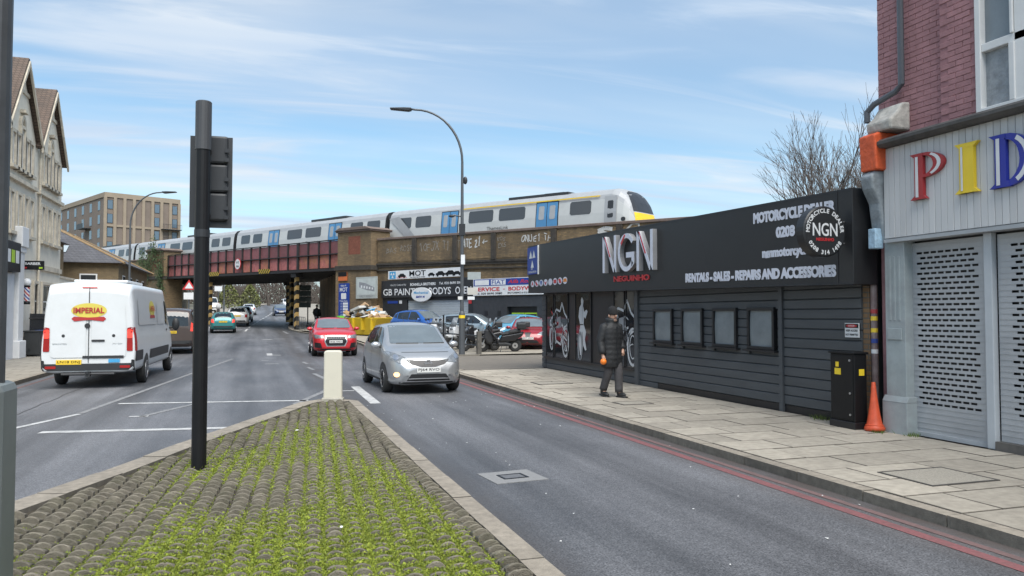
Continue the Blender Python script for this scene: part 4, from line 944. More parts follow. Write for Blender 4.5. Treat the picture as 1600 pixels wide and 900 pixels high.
def scrawl(txt, tl, tr_, z, hgt, mm, wd, seed):
    m = MB(); rr = random.Random(seed); k = len(txt); cw = (tl - tr_) / k
    for i, ch in enumerate(txt):
        jz = rr.gauss(0, .05) * hgt; sc = rr.uniform(.8, 1.15); sl = rr.gauss(.06, .1)
        for pl in SF.get(ch, []):
            P_ = [(tl - (i + .06 + .78 * (a + sl * b)) * cw + rr.gauss(0, .02), z + jz + b * hgt * sc + rr.gauss(0, .02)) for a, b in pl]
            for (x0, z0), (x1, z1) in zip(P_[:-1], P_[1:]):
                L = math.hypot(x1 - x0, z1 - z0) + 1e-6; nx, nz = -(z1 - z0) / L * wd / 2, (x1 - x0) / L * wd / 2; e = .0006 * rr.random()
                m.add([(x0 - nx, .033 + e, z0 - nz), (x1 - nx, .033 + e, z1 - nz), (x1 + nx, .033 + e, z1 + nz), (x0 + nx, .033 + e, z0 + nz)], [(0, 1, 2, 3)])
    via.part(m, 'graffiti', mm)
for q, a in enumerate((('BAS', 18.4, 17.3, 5.75, .34, GRAFF, .035), ('ROSF', 17.0, 15.8, 5.85, .36, GRAFF, .035), ('1OFJX', 15.2, 13.4, 5.78, .5, GRAFF, .05), ('T1', 13.1, 12.5, 5.8, .55, GRAFF, .05), ('DWT', 12.4, 11.6, 5.9, .36, GRAFF, .035), ('ATE', 11.45, 10.6, 5.85, .52, GRAF, .075), ('21', 10.45, 9.95, 5.88, .5, GRAF, .075), ('-', 9.8, 9.35, 5.98, .36, GRAF, .055), ('KOS', 8.7, 8.0, 6.15, .2, GRAFF, .03), ('EXS', 8.6, 8.0, 5.8, .22, GRAFF, .03), ('ONUE', 6.9, 5.8, 6.0, .36, GRAF, .055), ('1', 5.75, 5.55, 6.0, .36, GRAF, .05), ('THG', 5.3, 4.5, 6.02, .34, GRAF, .05), ('S', 2.1, .9, 5.95, .6, GRAF, .2), ('OWK', .2, -2.6, 6.1, .5, GRAF, .09), ('BOKS', 21.9, 20.2, 3.0, .3, GRAFF, .03))): scrawl(*a, q + 3)

# ---- plate girder bridge
STEEL = mat('black_steel', (0.022, 0.020, 0.020), 0.6, var=0.3, scale=3)
PL1 = orand(mat('maroon_plate', (0.215, 0.078, 0.082), 0.6, var=0.3, scale=5, dirt=0.5, dscale=2.5, dcol=(0.06, 0.022, 0.026), obj=True), 0.25)
PL2 = orand(mat('red_plate', (0.36, 0.12, 0.11), 0.6, var=0.3, scale=4, dirt=0.55, dscale=1.6, dcol=(0.13, 0.04, 0.04), obj=True), 0.25)
PL3 = orand(mat('rusty_plate', (0.37, 0.125, 0.10), 0.65, var=0.3, scale=4, dirt=0.85, dscale=1.4, dcol=(0.42, 0.20, 0.07), obj=True), 0.2)
br = VT('railway_bridge', 'red plate girder railway bridge crossing over the road', 'bridge', 36, -5, 4.7)
t0, t1, NB = 23.1, 49.3, 20; dt = (t1 - t0) / NB
for i in range(NB):
    for row, (za, zb) in enumerate(((5.93, 6.80), (4.95, 5.86))):
        m = MB(); a, b = t0 + i * dt + .05, t0 + (i + 1) * dt - .05; m.box(a, b, 0.02, 0.06, za, zb)
        mm = PL1 if row == 0 else (PL3 if (i in (0, 1, 2, 9, 11, 12) or random.random() < .2) else PL2)
        p = br.part(m, 'girder_plate', mm, bev=0.008)
        if row == 1 and i % 2 == 0: pass
for i in range(NB + 1):
    t = t0 + i * dt; wd = .11 if i in (4,) else .045
    m = MB(); m.box(t - wd, t + wd, 0.02, 0.17, 4.90, 6.84); br.part(m, 'stiffener', STEEL)
m = MB(); m.box(t0, t1, -.05, .24, 5.865, 5.925); br.part(m, 'flange', STEEL)
m = MB(); m.box(t0, t1, -.05, .30, 4.72, 4.895); br.part(m, 'flange', STEEL)
m = MB(); m.box(t0, t1, -.05, .14, 6.845, 6.90); br.part(m, 'flange', STEEL)
m = MB(); m.prism([(23.1, -.06), (49.3, -.06), (66.6, -9.6), (40.4, -9.6)], 4.98, 5.25, pt); br.part(m, 'deck', SOOT)
for k in range(9):
    s = 1.0 + k * 2.05; m = MB(); a = (23.1 + .866 * s, -.5 * s); b = (49.3 + .866 * s, -.5 * s); m.box(a[0], b[0], a[1] - .12, a[1] + .12, 4.66, 4.97); br.part(m, 'cross_girder', STEEL)
m = MB(); m.box(40.0, 67, -9.95, -9.65, 4.62, 6.8); br.part(m, 'rear_girder', STEEL)
def stripes(name, c1, c2, freq, ax=(1, 1)):
    mm = bpy.data.materials.new(name); mm.use_nodes = True; t = mm.node_tree; b = t.nodes['Principled BSDF']; b.inputs['Roughness'].default_value = .6
    o = t.nodes.new('ShaderNodeTexCoord').outputs['Object']; s = t.nodes.new('ShaderNodeSeparateXYZ'); t.links.new(o, s.inputs[0])
    def mt(op, *a):
        n = t.nodes.new('ShaderNodeMath'); n.operation = op
        for i, x in enumerate(a):
            if isinstance(x, (int, float)): n.inputs[i].default_value = x
            else: t.links.new(x, n.inputs[i])
        return n.outputs[0]
    v = mt('ADD', mt('MULTIPLY', s.outputs[0], ax[0]), mt('MULTIPLY', s.outputs[2], ax[1])); g = mt('GREATER_THAN', mt('FRACT', mt('MULTIPLY', v, freq)), .5)
    nz = t.nodes.new('ShaderNodeTexNoise'); nz.inputs['Scale'].default_value = 3; t.links.new(o, nz.inputs['Vector'])
    x = t.nodes.new('ShaderNodeMix'); x.data_type = 'RGBA'; t.links.new(g, x.inputs[0]); x.inputs[6].default_value = (*c1, 1); x.inputs[7].default_value = (*c2, 1)
    y = t.nodes.new('ShaderNodeMix'); y.data_type = 'RGBA'; y.blend_type = 'MULTIPLY'; y.inputs[0].default_value = .5; t.links.new(x.outputs[2], y.inputs[6]); t.links.new(nz.outputs['Fac'], y.inputs[7])
    t.links.new(y.outputs[2], b.inputs['Base Color']); MATS[name] = mm; return mm
HAZ = stripes('hazard_stripes', (0.02, 0.018, 0.015), (0.55, 0.36, 0.13), 1.55, (0.5, 1)); HAZB = stripes('hazard_board', (0.02, 0.02, 0.02), (0.62, 0.42, 0.03), 3.2, (1, 1))
for (t, s0) in ((28.8, 0), (28.8, 8.5), (28.8, 16.5), (41.8, 0)):
    a, b = t + .866 * s0, -.5 * s0 - .1; zg = hY((VO + VX * a + VY * b).y) + 0.1
    m = MB(); m.box(a - .13, a + .13, b - .13, b + .13, zg, 4.72); c = br.part(m, 'column', HAZ, slope=False, bev=0.01)
    m = MB(); m.box(a - .32, a + .32, b - .3, b + .3, 4.45, 4.719); br.part(m, 'column_head', STEEL, c, slope=False)
for a, b in ((31.8, 33.4), (39.6, 42.0)): m = MB(); m.box(a, b, .31, .335, 4.76, 5.10); br.part(m, 'hazard_board', HAZB)
hs = VT('height_sign', 'round white low bridge height sign with red border on the red girder', 'sign', 36.6, .3, 5.2)
m = MB(); m.lathe([(.46, 0), (.46, .03)], 26, (36.6, .28, 5.62), axis='y'); hs.part(m, 'border', LETR); m = MB(); m.lathe([(.40, 0), (.40, .006)], 26, (36.6, .312, 5.62), axis='y'); hs.part(m, 'face', SWHITE)
m = MB(); addtext(m, "14'-6\"", (36.6, .322, 5.66), (-1, 0, 0), NZ, width=.5, height=.2, align='C', bold=.03); addtext(m, "4.4m", (36.6, .322, 5.36), (-1, 0, 0), NZ, width=.42, height=.2, align='C', bold=.03); hs.part(m, 'lettering', BLACK)

# ---- train
TW = mat('train_white', (0.50, 0.51, 0.50), 0.35, var=0.05, scale=1, dirt=0.25, dscale=0.8, dcol=(0.36, 0.35, 0.33), obj=True); TGR = mat('train_grey', (0.34, 0.35, 0.36), 0.4, var=0.08, obj=True)
TBL = mat('train_blue', (0.075, 0.235, 0.44), 0.35, var=0.06, obj=True); TDK = mat('train_dark', (0.03, 0.032, 0.035), 0.4, var=0.2, obj=True); TYE = mat('train_yellow', (0.75, 0.50, 0.02), 0.4, var=0.05, obj=True)
TGL = glass('train_glass', (0.055, 0.062, 0.068), 0.08, .6)
tr = VT('passenger_train', 'pale grey passenger train with blue doors crossing the bridge and viaduct', 'train', 0, -1.5, 5.0)
SEC = [(0.0, 5.75), (0.03, 6.3), (0.03, 6.9), (0.0, 7.5), (-.08, 8.2), (-.16, 8.45), (-.36, 8.68), (-.75, 8.80), (-1.4, 8.84)]
SEC = SEC + [(-2.8 - a, b) for a, b in SEC[-2::-1]]
def tcar(a, b, front=False):
    m = MB(); n = len(SEC); st = [(a, 0, 1), (b, 0, 1)]
    if front: st = [(.75, 1.75, .62), (.88, 1.35, .74), (1.12, .8, .86), (1.4, .38, .94), (1.72, .13, .985), (2.1, 0, 1), (b, 0, 1)]
    for (t, drop, wd) in st:
        for (y, z) in SEC:
            zz = 5.75 + (z - 5.75) * (3.09 - drop) / 3.09; m.v.append((t, -1.5 + (-1.4 + (y + 1.4) * wd), zz))
    for i in range(len(st) - 1):
        for j in range(n):
            fc = (i*n+j, i*n+(j+1) % n, (i+1)*n+(j+1) % n, (i+1)*n+j); zz = sum(m.v[q][2] for q in fc) / 4; tt = sum(m.v[q][0] for q in fc) / 4
            mi = 0
            if j in (4, 5, 6, 7, 8, 9, 10, 11): mi = 1
            m.f.append(fc); m.m.append(mi)
    m.f += [tuple(range(n)), tuple(range((len(st)-1)*n, len(st)*n))[::-1]]; m.m += [0 if front else 2, 2]
    nv = [Vector(v) for v in m.v]; nf = list(m.f); o = tr.part(m, 'carriage', [TW, TGR, TDK, TYE], smooth=False)
    if front:
        bvn = BVHTree.FromPolygons(nv, nf)
        for nm, P_, mm in (('cab_windscreen', [(-3.87, 7.5), (-1.93, 7.5), (-1.98, 8.0), (-2.15, 8.5), (-2.45, 8.64), (-3.35, 8.64), (-3.65, 8.5), (-3.82, 8.0)], TDK), ('nose_panel', [(-3.8, 6.0), (-2.0, 6.0), (-1.9, 6.5), (-1.93, 7.44), (-3.87, 7.44), (-3.9, 6.5)], TYE)):
            tr.part(decal(bvn, P_, 'x', -1, .015, .25), nm, mm, o)
    return o
def tpanel(o, a, b, za, zb, name, mt, d=0.012, rr=0.08):
    m = MB(); f = lambda z: -1.5 + (.03 if z < 6.9 else .03 - .03 * (z - 6.9) / .6 if z < 7.5 else -.08 * (z - 7.5) / .7) + d
    if zb - za > 1.2:
        zz = [za, 6.9, 7.5, min(zb, 8.2)] + ([zb] if zb > 8.2 else [])
        for u, v in zip(zz[:-1], zz[1:]): m.add([(a, f(u), u), (b, f(u), u), (b, f(v), v), (a, f(v), v)], [(3, 2, 1, 0)])
        return tr.part(m, name, mt, o)
    P_ = [(a + rr, za), (b - rr, za), (b, za + rr), (b, zb - rr), (b - rr, zb), (a + rr, zb), (a, zb - rr), (a, za + rr)]
    m.add([(x, f(z), z) for x, z in P_] + [(x, f(z) - .03, z) for x, z in P_], [tuple(range(8))] + [(i, i + 8, (i + 1) % 8 + 8, (i + 1) % 8) for i in range(8)])
    return tr.part(m, name, mt, o)
c0 = 0.0
for k in range(5):
    a = c0 + (0 if k == 0 else .25); b = c0 + 19.95; o = tcar(a, b, k == 0)
    if k == 0: wins = [(3.36, 4.76), (7.96, 9.98), (10.45, 12.47), (15.86, 17.33), (17.77, 19.19)]; doors = [(5.6, 7.1), (13.41, 14.84)]
    else: wins = [(c0 + p, c0 + q) for p, q in ((.8, 2.2), (2.7, 4.1), (7.7, 9.7), (10.2, 12.2), (15.9, 17.3), (17.8, 19.2))]; doors = [(c0 + 5.2, c0 + 6.7), (c0 + 13.4, c0 + 14.9)]
    for p, q in wins: tpanel(o, p, q, 7.48, 8.20, 'carriage_window', TGL, rr=.09)
    for p, q in doors:
        mid = (p + q) / 2
        tpanel(o, p - .06, q + .06, 6.55, 8.36, 'door_frame', TDK, .008, .06)
        for u, v in ((p, mid - .02), (mid + .02, q)):
            tpanel(o, u, v, 6.58, 8.30, 'carriage_door', TBL, .02, .03); tpanel(o, u + .17, v - .17, 7.35, 8.12, 'door_window', TGR, .028, .06)
    if k == 0:
        tpanel(o, 1.75, 2.5, 6.5, 8.35, 'cab_door', TGR, .012, .05); tpanel(o, 1.95, 2.3, 7.2, 8.1, 'cab_door_window', TDK, .02, .05)
        tpanel(o, 2.8, 13.0, 8.36, 8.42, 'yellow_stripe', TYE, .06, .02); tpanel(o, 1.25, 1.5, 7.0, 7.2, 'headlamp', TDK, -.06, .06)
        m = MB(); addtext(m, 'ThamesLink', (10.9, -1.455, 6.98), (-1, 0, 0), NZ, width=1.7, height=.2); tr.part(m, 'lettering', TDK, o)
        m = MB(); m.add([(19.9, -1.458, 8.2), (18.9, -1.458, 8.3), (16.6, -1.458, 6.3), (17.6, -1.458, 6.3)], [(0, 1, 2, 3)]); tr.part(m, 'livery_flash', TGR, o)
    else:
        m = MB(); addtext(m, 'ThamesLink', (c0 + 9.6, -1.455, 6.98), (-1, 0, 0), NZ, width=1.7, height=.2); tr.part(m, 'lettering', TDK, o)
    m = MB(); m.box(c0 + 5.2, c0 + 9.6, -3.9, -1.95, 8.70, 8.87); m.box(c0 + 5.6, c0 + 7.0, -3.7, -2.1, 8.87, 8.91); tr.part(m, 'roof_unit', TDK, o, bev=.05)
    m = MB(); m.box(b, b + .30, -4.1, -1.7, 6.0, 8.55); tr.part(m, 'gangway', TDK)
    c0 += 20.2
tr.root.children[0].name

# ---- garages built into the viaduct
CHAR = mat('charcoal_brick_paint', (0.035, 0.037, 0.042), 0.6, var=0.25, scale=4, bump=0.3, bs=30); GBK = mat('garage_black', (0.020, 0.021, 0.024), 0.55, var=0.25, scale=2, dirt=0.2, dcol=(0.05, 0.05, 0.05))
SHG = mat('pale_shutter', (0.40, 0.44, 0.47), 0.45, var=0.05, dirt=0.2, dscale=0.8)
ga = VT('garage_front', 'black garage unit with pale roller shutter under the brick viaduct', 'garage', 14, 0, 0)
m = MB(); m.box(10.35, 10.78, .0, .20, 0, 2.6); m.box(16.15, 18.5, .0, .20, 0, 2.6); m.box(10.35, 18.5, 0, .2, 2.6, 2.78); ga.part(m, 'wall', GBK, slope=False)
m = MB(); m.box(10.35, 18.5, .0, .32, 2.78, 3.86); fa = ga.part(m, 'fascia', GBK, slope=False, bev=.01)
for k in range(17): m = MB(); z = 0.2 + k * .141; m.box(10.80, 16.14, .05, .09, z, z + .136); ga.part(m, 'shutter_slat', SHG, slope=False, bev=.012)
m = MB(); addtext(m, 'GB PAINTS', (18.3, .325, 2.92), (-1, 0, 0), NZ, width=3.35, height=.42, bold=.012); addtext(m, 'BODYS', (14.0, .325, 2.92), (-1, 0, 0), NZ, width=1.9, height=.42, bold=.012); addtext(m, 'OPEN', (11.72, .325, 2.92), (-1, 0, 0), NZ, width=1.3, height=.42, bold=.012)
addtext(m, 'Unit B, Catford Rd', (17.6, .325, 3.5), (-1, 0, 0), NZ, width=1.5, height=.13); addtext(m, 'BONNELLA BROTHERS', (15.7, .325, 3.48), (-1, 0, 0), NZ, width=2.3, height=.17, bold=.03); addtext(m, 'Tel. 020 8690 5080', (13.1, .325, 3.5), (-1, 0, 0), NZ, width=2.0, height=.15, bold=.015)
ga.part(m, 'lettering', SWHITE, fa, slope=False)
for a, b, z0_, z1_, mm in ((17.0, 18.0, 2.42, 2.58, 'sign_blue'), (16.6, 16.85, 2.4, 2.6, 'sign_white'), (10.5, 10.75, 2.35, 2.55, 'letter_red')): m = MB(); m.box(a, b, .205, .22, z0_, z1_); ga.part(m, 'notice', MATS[mm], slope=False)
m = MB(); m.box(18.7, 20.4, .02, .06, .2, 1.9); ga.part(m, 'dark_doorway', TRIM, slope=False)
gb = VT('garage_front', 'charcoal painted garage wall with lime green framed doors under the viaduct', 'garage', 6, 0, 0)
m = MB(); m.box(7.75, 10.33, 0, .26, 0, 2.74); m.box(-9, 5.6, 0, .26, 0, 2.74); m.box(5.6, 7.75, 0, .26, 2.15, 2.74); gb.part(m, 'wall', CHAR, slope=False)
m = MB(); m.box(5.6, 7.75, .01, .05, 0, 2.15); gb.part(m, 'doorway', TRIM, slope=False)
LIME = mat('lime_frame', (0.36, 0.56, 0.03), 0.4, var=0.06)
for a, b in ((5.68, 6.55), (6.6, 7.5)):
    m = MB(); t = .07; m.box(a, b, .06, .12, 1.75, 1.82); m.box(a, b, .06, .12, .15, .25); m.box(a, a + t, .06, .12, .25, 1.75); m.box(b - t, b, .06, .12, .25, 1.75); do = gb.part(m, 'door', LIME, slope=False)
    m = MB(); m.box(a + t, b - t, .08, .09, .25, 1.75); gb.part(m, 'pane', GLASS, do, slope=False)
for t in (9.3, 8.3): m = MB(); m.box(t - .12, t + .12, .262, .275, 1.66, 1.92); gb.part(m, 'vent', TRIM, slope=False)
# sign boards on the arches, each a board with print
def vsign(label, t_l, t_r, z0_, z1_, bg, off=.34, dep=.05, name='sign_board'):
    s = VT(name, label, 'sign', (t_l + t_r) / 2, off, z0_); m = MB(); m.box(t_r, t_l, off, off + dep, z0_, z1_); s.part(m, 'panel', bg, slope=False, bev=.006); s.f = off + dep + .006; return s
def vt(s, txt, tl, tr_, z, hgt, mm, bold=.02, shear=0):
    m = MB(); addtext(m, txt, (tl, s.f, z), (-1, 0, 0), NZ, width=tl - tr_, height=hgt, bold=bold, shear=shear); s.part(m, 'lettering', mm, slope=False)
def vrect(s, tl, tr_, z0_, z1_, mm, name='print', d=0.0):
    m = MB(); m.box(tr_, tl, s.f - .005 + d, s.f + .001 + d, z0_, z1_); return s.part(m, name, mm, slope=False)
LBL = mat('sign_light_blue', (0.05, 0.30, 0.55), .5, var=.05)
s = vsign('long white banner with blue square and car silhouettes above the black garage', 17.8, 11.2, 3.93, 4.46, SWHITE, .30)
vrect(s, 17.65, 17.05, 3.97, 4.42, LBL)
m = MB(); fr = lambda a, b, d: (17.35 - a, s.f + .004, b)
for cx, cz in ((-.11, 4.2), (.11, 4.2), (0, 4.02)): tri(m, cx, cz, .1, fr, 0, 0)
s.part(m, 'symbol', SWHITE, slope=False); vt(s, 'MOT', 15.75, 14.25, 4.08, .33, BLACK, .015); vt(s, 'Tel 020 8690 5080', 15.7, 14.3, 3.97, .07, BLACK, .01); vt(s, 'SERVICING', 16.95, 16.0, 3.98, .08, LETR, .01)
def carsil(s, t, z, k, mm):
    P_ = [(-.6, 0), (.6, 0), (.6, .14), (.42, .2), (.25, .34), (-.25, .34), (-.42, .2), (-.6, .16)]; m = MB(); m.add([(t - a * k, s.f + .003, z + b * k) for a, b in P_], [tuple(range(len(P_)))])
    for c in (-.36, .36): m.add([(t - (c + .13 * math.cos(q)) * k, s.f + .004, z + (.13 * math.sin(q)) * k) for q in [6.2832 * i / 10 for i in range(10)]], [tuple(range(10))])
    s.part(m, 'silhouette', mm, slope=False)
for t, k in ((16.45, .6), (13.75, .5), (12.95, .68), (12.1, .72), (11.55, .55)): carsil(s, t, 4.06, k, BLACK)
s = vsign('oval white sign with blue lettering hung across the black garage fascia', 15.0, 14.1, 2.55, 2.6, SWHITE, .34)
m = MB(); m.M = Matrix.Translation((14.55, .40, 2.93)) @ Matrix.Diagonal((1.0, 1, .48, 1)); m.lathe([(.88, 0), (.9, .01), (.9, .05), (.88, .06)], 26, (0, 0, 0), axis='y'); s.part(m, 'oval_panel', SWHITE, slope=False); s.f = .466
vt(s, 'Mechanical', 15.2, 13.9, 2.97, .16, LBL, .02); vt(s, 'BMW M', 15.0, 14.2, 2.72, .14, MBLUE, .04, .2)
s = vsign('grey picture board of a building on the brick wall left of the black garage', 20.75, 18.55, 2.76, 4.16, mat('picture_board', (0.40, 0.43, 0.41), .5, var=.1, dirt=.3), .58)
vrect(s, 20.6, 18.7, 3.0, 4.05, mat('picture_pale', (0.46, 0.50, 0.49), .5, var=.15, scale=2)); m = MB(); F_ = s.f + .004
m.add([(20.4, F_, 3.85), (19.7, F_, 3.75), (18.8, F_, 3.45), (18.8, F_, 3.2), (19.6, F_, 3.3), (20.4, F_, 3.5)], [(0, 1, 2, 3, 4, 5)], 0)
for k in range(5): m.box(20.2 - k * .28 - .14, 20.2 - k * .28, F_ + .001, F_ + .003, 3.45 - k * .03, 3.62 - k * .04, 1)
s.part(m, 'print', [PRINTG, SWHITE], slope=False); vt(s, 'FIRST RIGHT', 20.4, 18.9, 2.83, .13, PRINTG, .02)
s = vsign('tall dark blue price board with white panels on the brick pier', 22.65, 21.5, 1.30, 3.80, MBLUE, .58); vt(s, 'MOT', 22.5, 21.65, 3.25, .28, SWHITE, .015); vt(s, 'class 4', 22.4, 21.8, 3.6, .12, SWHITE, .02)
vrect(s, 22.35, 21.8, 2.75, 3.15, SWHITE); vt(s, 'Prices from', 22.5, 21.65, 2.58, .1, SWHITE, .02)
for k in range(5): vrect(s, 22.15, 21.6, 2.38 - k * .185, 2.52 - k * .185, SWHITE); vt(s, 'X', 22.4, 22.28, 2.39 - k * .185, .11, SWHITE, .03)
vt(s, 'Bonnella', 22.5, 21.65, 1.42, .1, SWHITE, .02)
s = vsign('small black and orange board above the dark blue price board', 22.7, 21.75, 3.98, 4.55, mat('sign_orange', (0.55, 0.14, 0.04), .5, var=.1), .58); vrect(s, 22.7, 21.75, 4.27, 4.55, BLACK); vt(s, 'MOT', 22.6, 22.1, 4.33, .16, SWHITE, .04)
s = vsign('wide white and blue garage sign with red service lettering on the charcoal wall', 10.25, .5, 2.78, 3.72, SWHITE, .3); vrect(s, 10.2, .55, 3.32, 3.69, MBLUE)
vrect(s, 10.1, 9.0, 3.36, 3.65, SWHITE, d=.004); vt(s, 'BONNELLA', 10.03, 9.08, 3.53, .09, MBLUE, .02); vt(s, 'BROTHERS', 10.03, 9.08, 3.39, .09, MBLUE, .02)
vrect(s, 8.85, 7.75, 3.36, 3.65, SWHITE, d=.004); s.f += .006; vt(s, 'FIAT', 8.78, 7.82, 3.39, .23, MBLUE, .01); vt(s, 'Alfa Romeo', 7.6, 5.3, 3.42, .2, LETR, .02, .3); s.f -= .004
vt(s, 'SERVICE', 10.1, 8.2, 3.02, .22, LETR, .03); vt(s, '-', 7.95, 7.8, 3.1, .03, LETR, .03); vt(s, 'BODYWORK', 7.55, 5.0, 3.02, .22, LETR, .03); vt(s, 'Tel. 020 8690 5080', 10.1, 8.0, 2.84, .11, BLACK, .02); vt(s, 'MOTORBIKE & EQUIPMENT CAR PAINT', 7.6, 4.6, 2.84, .11, BLACK, .02)
# ivy on the far pier
IVY = mat('ivy_leaf', (0.055, 0.085, 0.028), 0.7, var=0.4, scale=3)
iv = VT('ivy', 'dark green ivy hanging over the brick pier left of the red bridge', 'ivy', 51, .6, 3); m = MB()
for k in range(2600):
    c = random.choice(((49.7, .9, 5.6), (52.4, 1.1, 5.9), (51.0, .9, 7.1), (49.5, .8, 4.2), (53.5, 1.2, 6.2), (53.8, .6, 5.2)))
    x, y, z = random.gauss(c[0], .38), .62 + abs(random.gauss(0, .16)), random.gauss(c[2], .75); s_ = random.uniform(.05, .11); a = random.random() * 6.28; b = random.uniform(-.8, .8)
    e1 = Vector((math.cos(a), .3 * b, math.sin(a))) * s_; e2 = Vector((-math.sin(a) * .7, .6 * b, math.cos(a) * .7)) * s_; c_ = Vector((x, y, z))
    m.add([c_ - e1, c_ - e2 * .6, c_ + e1, c_ + e2], [(0, 1, 2, 3)])
iv.part(m, 'leaves', IVY)
# ------------------------------------------------------------------ vehicles
def scl(c, kx, kv): return [(x * kx, v * kv) for x, v in c]
STY = {
 'hatch': dict(L=4.1, W=1.695, H=1.53, ax=(1.23, -1.37), wr_=.31,
  top=[(-2.05,.78),(-2.0,1.02),(-1.88,1.2),(-1.6,1.42),(-1.0,1.51),(-.2,1.53),(.25,1.48),(.6,1.31),(1.12,1.03),(1.5,.96),(1.8,.86),(1.98,.72),(2.05,.56)],
  belt=[(-2.05,.72),(-1.95,.93),(-1.3,.98),(0,.93),(1.0,.9),(1.5,.85),(1.8,.77),(1.98,.64),(2.05,.5)],
  zb=[(-2.05,.40),(-1.85,.24),(-1,.19),(1.2,.19),(1.75,.19),(1.98,.23),(2.05,.33)],
  wb=[(-2.05,.6),(-1.95,.74),(-1.6,.82),(-.8,.8475),(1.0,.8475),(1.6,.80),(1.9,.68),(2.0,.56),(2.05,.44)],
  wr=[(-2.05,.48),(-1.9,.53),(-1.4,.57),(0,.61),(.4,.63),(1.0,.70),(1.5,.68),(1.9,.5),(2.05,.3)]),
 'suv': dict(L=4.39, W=1.83, H=1.6, ax=(1.32, -1.29), wr_=.355,
  top=[(-2.19,.85),(-2.12,1.12),(-2.0,1.28),(-1.7,1.49),(-1.0,1.58),(-.2,1.6),(.3,1.55),(.68,1.36),(1.1,1.13),(1.5,1.08),(1.9,1.0),(2.1,.90),(2.19,.72)],
  belt=[(-2.19,.8),(-2.05,1.02),(-1.3,1.06),(0,1.02),(1.0,1.0),(1.6,.96),(1.95,.88),(2.12,.78),(2.19,.62)],
  zb=[(-2.19,.42),(-1.95,.28),(-1,.22),(1.3,.22),(1.9,.22),(2.12,.26),(2.19,.38)],
  wb=[(-2.19,.66),(-2.08,.80),(-1.6,.90),(-.8,.915),(1.0,.915),(1.7,.88),(2.05,.76),(2.15,.66),(2.19,.56)],
  wr=[(-2.19,.5),(-2.0,.58),(-1.4,.62),(0,.66),(.4,.68),(1.0,.76),(1.6,.74),(2.05,.62),(2.19,.42)]),
 'van': dict(L=6.9, W=1.99, H=2.5, ax=(2.45, -1.95), wr_=.345,
  top=[(-3.45,2.22),(-3.43,2.33),(-3.36,2.42),(-3.1,2.48),(-2.4,2.5),(1.3,2.5),(1.9,2.42),(2.35,2.1),(2.75,1.55),(3.1,1.25),(3.35,1.05),(3.45,.8)],
  belt=[(-3.45,1.3),(-3.4,1.32),(2.0,1.32),(2.7,1.2),(3.2,1.0),(3.45,.7)],
  zb=[(-3.45,.40),(-3.3,.36),(3.1,.35),(3.45,.45)],
  wb=[(-3.45,.95),(-3.42,.975),(-3.3,.992),(2.3,.995),(2.9,.95),(3.3,.8),(3.45,.62)],
  wr=[(-3.45,.80),(-3.4,.835),(-3.2,.855),(1.6,.84),(2.4,.78),(2.9,.8),(3.45,.5)]),
 'mpv': dict(L=5.0, W=1.95, H=1.95, ax=(1.6, -1.5), wr_=.335,
  top=[(-2.5,1.1),(-2.47,1.5),(-2.38,1.78),(-2.15,1.91),(-1.4,1.95),(.6,1.95),(1.0,1.86),(1.4,1.5),(1.75,1.2),(2.2,1.05),(2.42,.9),(2.5,.7)],
  belt=[(-2.5,1.0),(-2.4,1.12),(1.0,1.12),(1.7,1.05),(2.3,.9),(2.5,.62)],
  zb=[(-2.5,.42),(-2.3,.28),(2.2,.26),(2.5,.42)],
  wb=[(-2.5,.86),(-2.42,.93),(-2.1,.975),(1.6,.975),(2.1,.9),(2.4,.72),(2.5,.55)],
  wr=[(-2.5,.70),(-2.35,.76),(-1.5,.78),(1.0,.77),(1.7,.8),(2.2,.7),(2.5,.4)])}
def carloft(S, kx=1, ky=1, kz=1, ns=58):
    L = S['L'] * kx; F = {k: pchip(scl(S[k], kx, ky if k in ('wb', 'wr') else kz)) for k in ('top', 'belt', 'zb', 'wb', 'wr')}
    xs = []; 
    for i in range(ns + 1):
        u = i / ns * 2 - 1; xs.append(L / 2 * math.copysign(abs(u) ** .85 if abs(u) < .8 else 1 - (1 - abs(u)) ** 1.35 * (1 - .8 ** .85) / (.2 ** 1.35), u))
    V = []; Fc = []; rows = []
    for x in xs:
        b, B, T, w, r = (F[k](x) for k in ('zb', 'belt', 'top', 'wb', 'wr')); r = min(r, w * .97); B = min(B, T - .01); c = min(.07, (T - B) * .3)
        h = [(0, b), (w * .72, b), (w * .93, b + .03), (w * .98, b + .10)]
        for k, q in ((.4, 1.0), (.58, 1.0), (.76, .992), (.9, .978)): h.append((w * q, b + (B - b) * k))
        h.append((w * .955, B))
        for k in (.18, .36, .54, .72, .88, 1): h.append((w * .955 + (r - w * .955) * k + .022 * ky * math.sin(math.pi * k) * min(1, (T - B) / .3), B + (T - c - B) * k))
        for k in (.1, .28, .52, .76, 1): h.append((r * (1 - k), T - c * (1 - k) ** 2.4))
        ring_ = [(x, y, z) for y, z in h] + [(x, -y, z) for y, z in h[-2:0:-1]]
        rows.append(len(V)); V += ring_; n = len(ring_)
    for i in range(len(xs) - 1):
        for j in range(n): Fc.append((rows[i] + j, rows[i] + (j + 1) % n, rows[i+1] + (j + 1) % n, rows[i+1] + j))
    Fc = [tuple(reversed(f)) for f in Fc]
    Fc += [tuple(range(n)), tuple(range(rows[-1], rows[-1] + n))[::-1]]
    return V, Fc, BVHTree.FromPolygons(V, Fc), F
